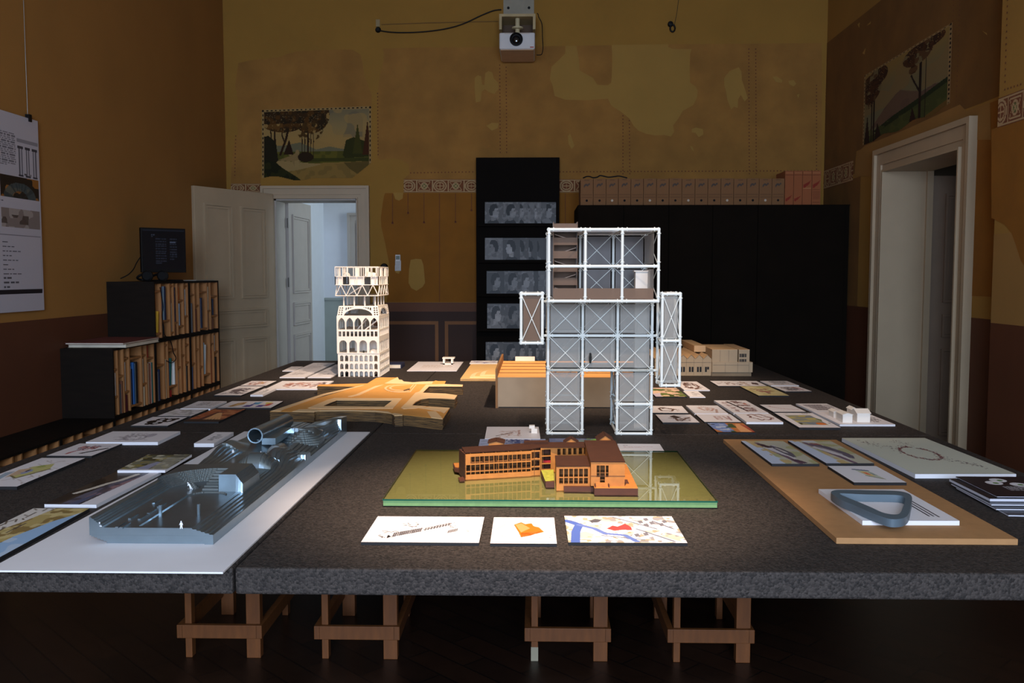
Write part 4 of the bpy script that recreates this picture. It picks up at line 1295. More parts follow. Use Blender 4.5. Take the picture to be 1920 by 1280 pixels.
for i, (a, b_) in enumerate(zip(edges, edges[1:])):
    xa, xb = PY(a, 400, AY).x + .0015, PY(b_, 400, AY).x - .0015
    nth = ['first', 'second', 'third', 'fourth', 'fifth', 'sixth', 'seventh', 'eighth', 'ninth', 'tenth', 'eleventh', 'twelfth', 'thirteenth', 'fourteenth', 'fifteenth', 'sixteenth'][i]
    o = thing('archive_box', '%s kraft archive box from the left on the black cabinet' % nth, 'archive box', ((xa + xb) / 2, AY + .16, cz1), 'kraft archive boxes on the cabinet')
    zt_ = az1 + rb.uniform(-.004, .004)
    w = xb - xa
    MB().box(xa, xb, AY, AY + .33, cz1 + .0005, zt_).build('box_body', KRAFT, o, bevel=.002)
    k = Ink(20, 40, (126, 88, 54), .5, i)
    k.rect(.3, .07, .7, .085, (90, 62, 40)); k.rect(.32, .03, .68, .04, (96, 68, 42))
    for s_ in range(3):
        k.line([(.28, .3 - s_ * .035), (.45, .22 - s_ * .02), (.55, .26 - s_ * .025), (.74, .2 - s_ * .02)], .012, (78, 66, 58))
    k.line([(.05, .6), (.95, .6)], .004, (112, 78, 48)); k.line([(.05, .7), (.95, .7)], .004, (112, 78, 48))
    sheet('printed_spine', [(xa + .002, AY - .001, zt_ - .003), (xb - .002, AY - .001, zt_ - .003), (xb - .002, AY - .001, cz1 + .003), (xa + .002, AY - .001, cz1 + .003)], k, o, print_mat('kraft_print', .75))
    hx, hz = (xa + xb) / 2, cz1 + .045
    fill = (i * 5) % 3
    MB().add([(hx + .011 * math.cos(a_), AY - .002, hz + .011 * math.sin(a_)) for a_ in [-2 * math.pi * q / 14 for q in range(14)]], [tuple(range(13, -1, -1))]).build('finger_hole', HOLE if fill != 1 else mat('hole_paper', (190, 178, 160), .8), o)
oe = [1470.5, 1487, 1503.5, 1521, 1538]
az2 = PY(1500, 320, AY).z
for i, (a, b_) in enumerate(zip(oe, oe[1:])):
    xa, xb = PY(a, 400, AY).x + .0015, PY(b_, 400, AY).x - .0015
    lab = ['orange archive box with a red wedge low down, next to the kraft boxes', 'orange archive box with a small low red wedge, second of its row', 'orange archive box with a red wedge at mid height, third of its row', 'orange archive box with fine stripes, last one towards the right wall'][i]
    o = thing('archive_box', lab, 'archive box', ((xa + xb) / 2, AY + .16, cz1), 'orange archive boxes on the cabinet')
    MB().box(xa, xb, AY, AY + .33, cz1 + .0005, az2).build('box_body', KRAFT_RED, o, bevel=.002)
    k = Ink(14, 48, (146, 84, 48), .3, i)
    k.rect(0, .1, 1, .12, (116, 60, 34)); k.rect(.1, .04, .9, .06, (170, 108, 70))
    if i < 2:
        k.poly([(.1, .9), (.1, .82), (.9, .7 + .03 * i), (.6, .82), (.2, .9)], (128, 42, 26))
    else:
        k.poly([(.1, .5), (.1, .4), (.9, .28), (.7, .4), (.2, .5)], (128, 42, 26))
    if i == 3:
        for s_ in range(9):
            k.rect(.05, .55 + s_ * .045, .95, .57 + s_ * .045, (120, 64, 36))
    if i == 2:
        k.rect(.05, .5, .95, .53, (176, 120, 76))
    sheet('printed_spine', [(xa + .001, AY - .001, az2 - .003), (xb - .001, AY - .001, az2 - .003), (xb - .001, AY - .001, cz1 + .003), (xa + .001, AY - .001, cz1 + .003)], k, o, print_mat('kraft_print', .75))
pts = [(PY(x, y, AY + .05).x, AY + .05, max(az1 + .011, PY(x, y, AY + .05).z)) for x, y in ((1093, 334), (1100, 331), (1106, 331), (1112, 333), (1120, 332), (1126, 329), (1140, 332), (1152, 331), (1160, 330), (1170, 332), (1176, 334))]
tag(MB().path(pts, .006).build('loose_cable', PLASTIC_BLACK), 'black cable lying in waves on top of the kraft archive boxes', 'cable')
# ================================================================== PRINTED BOARDS ON THE TABLE
PAPER = (232, 226, 226)
EDGE_BLACK, EDGE_WHITE = BLACK_CORE, WHITE_BOARD


def fit_rect(q, z):
    """the flat rectangle on height z that best follows four pixels TL, TR, BR, BL"""
    P = [PZ(x, y, z) for x, y in q]
    c = (P[0] + P[1] + P[2] + P[3]) / 4
    u = ((P[1] - P[0]) + (P[2] - P[3])) / 2
    v = ((P[0] - P[3]) + (P[1] - P[2])) / 2
    au = math.atan2(u.y, u.x)
    av = math.atan2(v.y, v.x) - math.pi / 2
    a = max(-.12, min(.12, (av * 1.5 + au * .5) / 2))
    ud, vd = Vector((math.cos(a), math.sin(a), 0)), Vector((-math.sin(a), math.cos(a), 0))
    w, h = abs(u.dot(ud)), abs(v.dot(vd))
    return [c - ud * w / 2 + vd * h / 2, c + ud * w / 2 + vd * h / 2, c + ud * w / 2 - vd * h / 2, c - ud * w / 2 - vd * h / 2], w, h


def board(label, q, draw, t=.006, edge=EDGE_BLACK, z=TZ, bg=PAPER, name='print_board', cat='print', group='printed boards on the table', seed=1, res=1.0, mat_=None):
    t *= 1.35
    R, w, h = fit_rect(q, z + t + .0005)
    dz = Vector((0, 0, 1))
    b = MB().hexa([p - dz * t for p in (R[3], R[2], R[1], R[0])], [R[3], R[2], R[1], R[0]])
    o = b.build(name, edge)
    tag(o, label, cat, group)
    pw = max(abs(q[1][0] - q[0][0]), abs(q[2][0] - q[3][0]))
    ph = max(abs(q[3][1] - q[0][1]), abs(q[2][1] - q[1][1]))
    k = Ink(max(26, min(330, int(pw * 1.15 * res))), max(22, min(120, int(ph * 1.7 * res))), bg, w / h, seed)
    draw(k)
    up = dz * .0006
    sheet('printed_face', [p + up for p in R], k, o, mat_)
    return o, R


def colour_axon(k):
    k.poly([(.30, .34), (.62, .22), (.80, .42), (.55, .74), (.34, .66)], (196, 190, 120)); k.noise(9, (150, 160, 80), .55, .7, k.inside([(.4, .3), (.62, .22), (.80, .42), (.55, .74)]))
    k.poly([(.18, .45), (.36, .38), (.44, .62), (.3, .72)], (206, 174, 140)); k.poly([(.05, .55), (.18, .5), (.3, .8), (.2, .86)], (160, 178, 190)); k.ell(.46, .52, .07, .08, (150, 156, 186)); k.ell(.42, .48, .03, .04, (70, 60, 66))
    k.sketch(.5, .5, .4, .4, 30, (170, 150, 140), .5); k.line([(.34, .66), (.55, .74), (.8, .42)], .01, (120, 110, 70))


def red_diagrams(k):
    for i in range(4):
        x = .3 + i * .11
        k.ell(x, .32 + .05 * (i % 2), .045, .13, (196, 110, 104), .8); k.sketch(x, .35, .05, .14, 8, (80, 60, 70), .7)
    k.line([(.32, .8), (.36, .62), (.42, .55), (.56, .52)], .02, (170, 80, 90)); k.ell(.33, .78, .04, .1, (196, 110, 104))
    k.line([(.62, .8), (.92, .4)], .03, (40, 36, 38)); k.line([(.52, .2), (.86, .22)], .012, (120, 110, 140))


def grey_sketch(k):
    k.sketch(.5, .5, .2, .3, 40, (170, 160, 164), .7); k.ell(.7, .4, .07, .18, (176, 168, 176), .8); k.ell(.52, .5, .012, .04, (40, 40, 40)); k.ring(.55, .62, .14, .22, .1, (160, 152, 156)); k.sketch(.38, .4, .05, .2, 12, (150, 142, 146), .8)


def black_blobs(k):
    for x, y, rx, ry in ((.3, .55, .12, .15), (.45, .3, .16, .14), (.5, .72, .18, .16), (.7, .4, .16, .22), (.36, .8, .1, .1), (.82, .25, .08, .1)):
        k.ell(x, y, rx, ry, (30, 24, 22))
    for x, y, rx, ry in ((.45, .3, .07, .06), (.5, .72, .07, .07), (.7, .4, .06, .09)):
        k.ell(x, y, rx, ry, PAPER)


def faint_map(k):
    k.noise(10, (206, 204, 190), .6, .6); k.sketch(.5, .5, .4, .4, 26, (170, 160, 158), .6); k.ell(.62, .3, .02, .05, (60, 56, 56)); k.words(.5, .85, .8, .92, 1, (120, 110, 110))


def text_columns(k):
    k.words(.25, .12, .62, .6, 7, (120, 110, 112), .8); k.words(.66, .12, .9, .7, 8, (150, 140, 140), .7); k.rect(.1, .8, .9, .82, (180, 170, 170))


def orange_hall(k):
    k.a[:] = (178, 98, 60); k.noise(12, (206, 132, 84), .5, .8); k.noise(18, (120, 62, 42), .6, .7)
    k.poly([(.35, .3), (.5, .3), (.55, 1), (.2, 1)], (206, 150, 100), .7); k.line([(.5, .3), (.75, 1)], .03, (120, 66, 48)); k.line([(.42, .3), (.3, 1)], .03, (100, 56, 46))
    for i in range(5):
        k.line([(.45 + i * .02, .35), (.5 + i * .12, 1)], .014, (226, 168, 112))
    k.rect(0, .86, 1, 1, (60, 42, 36)); k.rect(.1, 0, .9, .07, (120, 80, 64))


def colour_blocks(k):
    k.poly([(.2, .3), (.34, .1), (.36, .5), (.22, .85), (.14, .8)], (186, 140, 84)); k.poly([(.22, .4), (.3, .3), (.3, .6), (.22, .7)], (214, 174, 120))
    k.poly([(.5, .2), (.64, .1), (.64, .5), (.54, .5)], (96, 160, 196)); k.poly([(.44, .6), (.58, .6), (.56, .85), (.42, .85)], (84, 66, 140)); k.poly([(.52, .3), (.56, .3), (.54, .7), (.5, .7)], (60, 80, 160))
    k.poly([(.72, .2), (.84, .14), (.84, .4), (.76, .45)], (226, 206, 100)); k.poly([(.8, .4), (.9, .3), (.88, .7), (.78, .75)], (206, 84, 70)); k.poly([(.68, .6), (.8, .6), (.78, .88), (.66, .88)], (80, 60, 150))


def sketch_plan(k):
    k.sketch(.5, .5, .3, .3, 50, (110, 98, 102), .8); k.line([(.2, .6), (.45, .45), (.8, .6)], .01, (90, 80, 84))


def red_map(k):
    k.noise(8, (206, 160, 140), .6, .7, ((k.X - .45) / .3) ** 2 + ((k.Y - .5) / .35) ** 2 < 1); k.ell(.6, .4, .05, .12, (214, 170, 80)); k.sketch(.45, .5, .3, .35, 20, (150, 90, 80), .7)


def label_lines(k):
    k.words(.4, .25, .8, .35, 1, (60, 56, 56)); k.words(.36, .4, .84, .8, 3, (90, 84, 84))


def red_sketches(k):
    for i in range(4):
        k.noise(9, (204, 150, 130), .55, .8, ((k.X - (.25 + i * .17)) / .1) ** 2 + ((k.Y - .5 + .08 * (i % 2)) / .28) ** 2 < 1)
        k.sketch(.25 + i * .17, .5, .08, .28, 10, (150, 96, 84), .7)
    k.sketch(.86, .4, .06, .3, 12, (90, 70, 66), .8)


def text_panel(k):
    k.words(.3, .08, .7, .13, 1, (90, 84, 86)); k.words(.2, .2, .85, .5, 6, (170, 160, 160), .8); k.words(.2, .6, .6, .66, 1, (110, 100, 100)); k.words(.2, .72, .7, .9, 3, (170, 160, 160), .8)


def text_panel_black(k):
    text_panel(k); k.rect(.52, .72, .6, .76, (40, 36, 36)); k.words(.3, .3, .7, .34, 1, (80, 76, 76))


def valley_photo(k):
    k.a[:] = (120, 118, 96); k.noise(9, (70, 66, 44), .5, .9); k.noise(12, (206, 200, 176), .62, .9); k.noise(16, (150, 130, 60), .66, .8)
    k.poly([(.3, .95), (.5, .5), (.62, .48), (.6, .95)], (150, 150, 170)); k.noise(20, (96, 94, 84), .55, .8, k.X > .6)
    for i in range(12):
        k.line([(.6 + i * .03, .2), (.66 + i * .03, 1)], .008, (170, 166, 150), .6)
    k.rect(0, .94, 1, 1, (220, 214, 214))


def dark_river(k):
    k.a[:] = (46, 38, 32); k.noise(9, (70, 60, 50), .6, .8)
    k.poly([(.3, 1), (.34, .7), (.55, .2), (.72, .05), (.95, .05), (.8, .4), (.62, 1)], (96, 92, 106)); k.poly([(.5, .8), (.6, .45), (.75, .2), (.82, .2), (.7, .6), (.56, .95)], (150, 116, 118)); k.noise(14, (64, 58, 62), .6, .7, (k.X > .3))
    k.line([(.14, .7), (.28, .55), (.38, .4), (.5, .3), (.6, .1)], .02, (206, 196, 180)); k.poly([(.45, 1), (.6, .6), (.64, 1)], (80, 86, 110))
    k.poly([(.68, 1), (.80, 0), (1, 0), (1, 1)], (222, 216, 218))


def coast_photo(k):
    k.a[:] = (178, 156, 96); k.noise(12, (130, 104, 56), .55, .8); k.noise(22, (206, 186, 130), .6, .8)
    k.poly([(0, 0), (.4, 0), (.3, .3), (.05, .7), (0, .7)], (214, 206, 196)); k.sketch(.2, .4, .2, .4, 24, (90, 76, 60), .8)
    k.poly([(.55, 1), (.62, .6), (.78, .3), (1, .1), (1, 1)], (150, 180, 210)); k.noise(9, (206, 212, 220), .6, .5, k.inside([(.55, 1), (.62, .6), (.78, .3), (1, .1), (1, 1)]))


def front_axon(k):
    k.poly([(.24, .80), (.24, .66), (.47, .46), (.47, .60)], (206, 200, 200)); k.poly([(.49, .58), (.49, .48), (.7, .26), (.7, .38)], (212, 206, 206), .8); k.poly([(.70, .66), (.70, .56), (.78, .48), (.78, .6)], (206, 200, 200))
    for i in range(7):
        k.line([(.71 + i * .012, .65 - i * .014), (.71 + i * .012, .555 - i * .014)], .003, (90, 84, 86))
    for i in range(9):
        k.line([(.5 + i * .024, .56 - i * .025), (.5 + i * .024, .47 - i * .025)], .003, (96, 90, 92))
    for i in range(14):
        x = .245 + i * .0165
        k.line([(x, .8 - (x - .24) * .87), (x, .66 - (x - .24) * .87)], .003, (104, 98, 100))
    for i in range(3):
        k.line([(.24, .68 + i * .05), (.47, .48 + i * .05)], .005, (60, 54, 56))
    k.line([(.49, .53), (.7, .32)], .008, (80, 74, 76)); k.line([(.49, .48), (.7, .26)], .006, (70, 64, 66))
    k.sketch(.18, .72, .07, .14, 16, (70, 64, 64), .8); k.sketch(.36, .34, .06, .08, 16, (70, 64, 64), .8); k.poly([(.2, .86), (.2, .74), (.23, .8)], (40, 36, 36)); k.sketch(.72, .35, .03, .1, 8, (60, 56, 58)); k.sketch(.86, .55, .03, .08, 6, (150, 140, 140), .7); k.sketch(.6, .25, .2, .1, 8, (200, 190, 190), .7)


def front_orange(k):
    k.a[:] = (238, 224, 222)
    k.poly([(.34, .3), (.46, .2), (.52, .28), (.62, .24), (.66, .36), (.74, .4), (.82, .58), (.6, .7), (.46, .78), (.42, .6)], (220, 112, 24)); k.poly([(.36, .3), (.46, .24), (.6, .44), (.46, .6)], (226, 150, 90)); k.poly([(.46, .62), (.8, .56), (.6, .72), (.46, .78)], (190, 84, 16)); k.noise(14, (206, 110, 40), .66, .7, k.inside([(.42, .4), (.82, .4), (.82, .6), (.46, .76)]))
    for a in ((.05, .5, .2, .3), (.1, .7, .4, .85), (.55, .95, .95, .7), (.7, .2, .95, .1), (.1, .25, .25, .15), (.5, .9, .8, .8)):
        k.line([(a[0], a[1]), (a[2], a[3])], .006, (196, 160, 166), .8)
    k.sketch(.85, .8, .1, .1, 5, (120, 110, 130), .7)


def city_map(k):
    k.a[:] = (238, 230, 228); k.noise(10, (206, 198, 176), .58, .9); k.noise(16, (150, 144, 144), .66, .9, k.X > .3); k.noise(20, (170, 156, 126), .7, .9)
    for a in ((.0, .3, .4, .9), (.3, .2, .95, 1.), (.45, 0, 1, .75), (.62, 0, 1, .4), (.2, 1, .75, .3), (.5, 1, .98, .45), (.1, .2, .5, .35), (.55, .9, .8, .0), (.33, .5, .5, .95)):
        k.line([(a[0], a[1]), (a[2], a[3])], .035, (244, 238, 238))
    for a in ((.45, .05, .8, .5), (.62, .5, .9, .95), (.3, .75, .65, .9), (.8, .2, .95, .5)):
        k.line([(a[0], a[1]), (a[2], a[3])], .012, (110, 112, 128))
    k.line([(.06, 1), (.08, .62), (.12, .36), (.05, .25), (0, .2)], .045, (80, 104, 176)); k.line([(.12, .36), (.25, .5), (.33, .68), (.5, .74), (.58, .95)], .03, (104, 124, 186))
    k.poly([(.36, .5), (.42, .38), (.46, .42), (.54, .3), (.58, .44), (.58, .56), (.5, .54), (.42, .58)], (206, 70, 66)); k.poly([(.22, .2), (.28, .12), (.34, .16), (.3, .26), (.24, .28)], (90, 88, 92))
    for x, y in ((.66, .2), (.7, .32), (.76, .24), (.84, .3), (.88, .18), (.72, .1), (.58, .7), (.66, .66)):
        k.poly([(x, y), (x + .04, y - .03), (x + .05, y + .07), (x + .01, y + .1)], (120, 116, 122))


def faint_plan(k):
    k.sketch(.45, .6, .2, .25, 30, (190, 160, 150), .7); k.line([(.2, .8), (.5, .5)], .01, (120, 100, 96)); k.sketch(.62, .45, .02, .2, 8, (170, 130, 120), .8)


def small_text(k):
    k.words(.12, .55, .5, .62, 1, (140, 132, 132)); k.words(.12, .7, .9, .86, 2, (120, 112, 112))


def contour_text(k):
    k.words(.2, .4, .85, .8, 4, (206, 190, 180), .8)


def blue_band(k):
    k.a[:] = (176, 186, 214); k.rect(.28, 0, .78, .55, (230, 230, 240)); k.sketch(.5, .3, .2, .25, 60, (60, 72, 120), .9, L=.9); k.noise(12, (130, 140, 170), .6, .5)


def blue_green(k):
    k.a[:] = (92, 96, 132); k.noise(10, (120, 124, 150), .6, .7); k.poly([(.55, .2), (.9, .1), (.9, .8), (.6, .8)], (120, 130, 120)); k.noise(14, (150, 206, 70), .5, .9, (k.X > .72) & (k.X < .92))


def label_red(k):
    k.words(.12, .25, .3, .32, 1, (80, 70, 72)); k.words(.12, .42, .8, .56, 2, (196, 150, 148), .8)


def green_coast(k):
    k.a[:] = (206, 172, 150); k.noise(9, (92, 110, 48), .48, .9, k.X > .1); k.noise(14, (60, 76, 34), .62, .9, k.X > .15); k.noise(12, (222, 186, 156), .62, .9); k.rect(0, 0, 1, .12, (226, 192, 170)); k.poly([(0, .7), (.25, .6), (.2, 1), (0, 1)], (190, 178, 190))


def black_axon(k):
    k.ring(.52, .5, .26, .3, .12, (150, 110, 96)); k.sketch(.5, .5, .3, .35, 30, (90, 66, 60), .8); k.poly([(.6, .2), (.72, .25), (.66, .4)], (90, 60, 54)); k.words(.25, .1, .6, .16, 1, (90, 70, 66))


def strip_plan(k):
    k.sketch(.3, .5, .1, .3, 16, (150, 120, 110), .8); k.sketch(.5, .5, .05, .25, 10, (110, 90, 84), .8); k.sketch(.64, .5, .06, .3, 12, (150, 110, 80), .8); k.poly([(.82, .3), (.93, .4), (.88, .8), (.77, .65)], (96, 76, 76)); k.words(.06, .4, .16, .7, 3, (150, 130, 126))


def yellow_map(k):
    k.a[:] = (206, 194, 146); k.noise(8, (190, 176, 122), .55, .8); k.noise(12, (170, 110, 100), .5, .9, ((k.X - .5) / .22) ** 2 + ((k.Y - .5) / .22) ** 2 < 1); k.sketch(.5, .5, .25, .25, 18, (130, 76, 80), .7)


def grey_table(k):
    k.words(.25, .15, .85, .75, 6, (110, 104, 104), .8); k.words(.3, .04, .6, .1, 1, (80, 74, 74))


def grey_cluster(k):
    k.sketch(.45, .5, .25, .3, 50, (120, 110, 112), .8); k.ring(.5, .45, .2, .25, .1, (130, 120, 122)); k.line([(.7, .2), (.85, .7)], .01, (170, 90, 90))


def box_outline(k):
    k.poly([(.3, .28), (.45, .22), (.5, .36), (.36, .4)], (90, 70, 62)); k.line([(.26, .4), (.34, .24), (.52, .34), (.68, .46), (.58, .74), (.3, .68), (.26, .4)], .012, (110, 84, 74)); k.line([(.5, .36), (.62, .5), (.74, .5)], .01, (120, 96, 86)); k.words(.72, .5, .82, .8, 3, (170, 140, 130))


def dark_roof(k):
    k.poly([(.34, .25), (.5, .12), (.66, .36), (.46, .54)], (84, 66, 60)); k.line([(.3, .45), (.46, .56), (.56, .8), (.7, .58), (.88, .36)], .012, (120, 92, 82)); k.line([(.46, .54), (.46, .8)], .01, (120, 92, 82)); k.sketch(.7, .55, .14, .2, 14, (120, 96, 88), .8)


def faint_house(k):
    k.line([(.3, .3), (.5, .2), (.75, .4), (.6, .7), (.4, .6), (.3, .3)], .014, (196, 160, 150)); k.poly([(.45, .4), (.6, .35), (.62, .55), (.5, .6)], (206, 176, 166)); k.line([(.8, .5), (.7, .9)], .01, (190, 160, 150)); k.words(.36, .1, .55, .16, 1, (170, 150, 144))


def faint_room(k):
    k.line([(.45, .3), (.7, .3), (.76, .65), (.46, .7), (.45, .3)], .012, (190, 160, 156)); k.line([(.58, .3), (.6, .66)], .01, (196, 170, 166)); k.poly([(.46, .4), (.58, .36), (.58, .6), (.48, .64)], (214, 196, 194)); k.line([(.84, .3), (.8, .8)], .01, (170, 140, 140))


def analysis_board(k):
    k.line([(.33, .1), (.5, .88)], .014, (50, 40, 42))
    for y in (.2, .42, .64, .8):
        k.sketch(.22, y, .06, .07, 9, (170, 140, 136), .8)
        k.sketch(.62, y, .16, .07, 22, (130, 100, 98), .8)
    k.ell(.78, .3, .06, .06, (196, 110, 84), .8); k.sketch(.55, .12, .1, .06, 14, (110, 84, 80), .8)


def star_outline(k):
    k.line([(.3, .2), (.45, .1), (.5, .18), (.66, .1), (.8, .4), (.88, .5), (.74, .76), (.6, .7), (.5, .8), (.44, .62), (.28, .5), (.34, .36), (.3, .2)], .013, (130, 96, 92)); k.line([(.45, .1), (.6, .5), (.88, .5)], .01, (160, 126, 120)); k.line([(.85, .7), (.93, .45)], .014, (190, 170, 166))


def lake_colour(k):
    k.a[:] = (190, 120, 70); k.poly([(0, 0), (.5, 0), (.48, .5), (.5, 1), (.2, 1), (0, .6)], (120, 140, 190)); k.noise(10, (206, 214, 226), .6, .7, k.X < .42); k.noise(9, (60, 84, 50), .5, .9, (k.X > .38) & (k.X < .68)); k.poly([(.62, 1), (.66, .5), (.75, .1), (.86, .1), (.95, 1)], (222, 160, 110)); k.poly([(.86, .1), (1, .3), (1, 1), (.94, 1)], (170, 84, 66)); k.noise(12, (40, 44, 60), .6, .9, (k.Y < .3) & (k.X < .35)); k.rect(0, .95, 1, 1, (60, 36, 30))


def faint_line(k):
    k.line([(.2, .3), (.4, .5), (.6, .6), (.9, .7)], .01, (200, 170, 166)); k.ell(.22, .22, .05, .06, (196, 150, 146), .7); k.words(.3, .8, .8, .86, 1, (206, 190, 188))


def framed_map(k):
    k.poly([(.16, .18), (.84, .18), (.84, .82), (.16, .82)], (186, 172, 106)); m = k.inside([(.16, .18), (.84, .18), (.84, .82), (.16, .82)]); k.noise(9, (150, 150, 130), .55, .8, m); k.noise(12, (120, 130, 150), .68, .8, m); k.ell(.7, .76, .12, .08, (222, 124, 56)); k.noise(14, (70, 70, 50), .62, .9, (k.Y > .7) & (k.Y < .86) & (k.X > .16) & (k.X < .6)); k.poly([(.8, .3), (.9, .5), (.84, .6)], (90, 110, 56)); k.ell(.93, .72, .02, .03, (70, 80, 50)); k.words(.2, .06, .4, .1, 1, (130, 124, 120)); k.words(.7, .03, .95, .1, 2, (90, 84, 84))


def hatch_board(k):
    m = k.inside([(.12, .12), (.72, .12), (.78, .9), (.24, .9)])
    s = (np.sin((k.X * 60 + k.Y * 22)) > 0) ^ (np.sin((k.X * 60 - k.Y * 22)) > 0)
    k.put(m & s, (96, 88, 92)); k.put(m & ~s, (206, 196, 196)); k.words(.78, .15, .95, .7, 5, (120, 110, 112))


def house_plan(k):
    k.words(.72, .5, .92, .86, 4, (90, 84, 86)); k.rect(.3, .35, .55, .6, (214, 206, 206), .6)


def long_ring_view(k):
    k.a[:] = (196, 190, 168); k.poly([(0, 0), (.2, 0), (.36, 1), (0, 1)], (206, 212, 226)); k.noise(9, (176, 172, 120), .55, .8, k.X > .3); k.noise(14, (206, 176, 120), .55, .9, k.inside([(.1, .0), (.3, .0), (.5, 1), (.3, 1)]))
    k.line([(.3, .1), (.45, .5), (.62, .98)], .02, (120, 96, 110)); k.poly([(.3, .3), (.62, .2), (.7, .55), (.66, .9), (.58, .7), (.5, .62)], (214, 206, 206))


def ring_small(k):
    long_ring_view(k)
    k.poly([(.5, .24), (.56, .22), (.7, .36), (.78, .56), (.74, .72), (.66, .74), (.58, .6), (.52, .42)], (104, 96, 104)); k.poly([(.55, .32), (.6, .34), (.68, .5), (.68, .58), (.62, .54)], (206, 196, 186)); k.line([(.34, .18), (.44, .3)], .03, (80, 60, 64)); k.line([(.6, .85), (.7, .95)], .03, (90, 66, 80))


def ring_large(k):
    long_ring_view(k)
    k.poly([(.38, .14), (.66, .26), (.84, .56), (.86, .7), (.78, .82), (.7, .78), (.66, .64), (.5, .42), (.4, .3)], (104, 94, 106)); k.poly([(.44, .26), (.56, .42), (.7, .62), (.66, .66), (.52, .46)], (190, 178, 180)); k.poly([(.38, .12), (.56, .14), (.62, .24), (.44, .2)], (150, 90, 90)); k.poly([(.3, 0), (.6, 0), (.62, .1), (.34, .1)], (206, 206, 206))


def coloured_plan(k):
    k.poly([(.4, .2), (.66, .3), (.72, .85), (.48, .66)], (196, 200, 180)); k.poly([(.46, .34), (.58, .36), (.62, .66), (.5, .58)], (226, 196, 120)); k.poly([(.5, .4), (.56, .42), (.58, .56), (.52, .54)], (226, 90, 84)); k.line([(.42, .22), (.64, .3)], .03, (100, 104, 130)); k.line([(.46, .6), (.7, .8)], .014, (140, 130, 110)); k.poly([(.6, .4), (.67, .44), (.68, .6), (.62, .56)], (150, 156, 150))


def ring_text(k):
    for i, (a, b_) in enumerate(((.06, .62), (.1, .66), (.5, .8))):
        pass
    k.rect(.80, .30, .82, .88, (80, 74, 78)); k.rect(.845, .34, .865, .9, (80, 74, 78)); k.rect(.755, .55, .775, .88, (50, 44, 48))


def people_ring(k):
    k.a[:] = (204, 204, 186)
    q = k.r
    for i in range(210):
        a = q.uniform(0, 2 * math.pi); d = 1 + abs(q.gauss(0, .12))
        x, y = .52 + .155 * d * math.cos(a), .47 + .165 * d * math.sin(a)
        k.ell(x, y, .007, .011, q.choice([(140, 80, 80), (96, 66, 76), (120, 64, 60)]))
    for i in range(150):
        x = q.random(); c = .12 + .72 * x + q.gauss(0, .05)
        if (x - .52) ** 2 + (c - .47) ** 2 > .03:
            k.ell(.12 + .74 * x, c, .006, .009, q.choice([(130, 116, 106), (70, 64, 72), (116, 90, 90)]))
    for i in range(40):
        k.ell(.58 + q.gauss(0, .06), .16 + q.gauss(0, .06), .005, .007, (130, 116, 112))


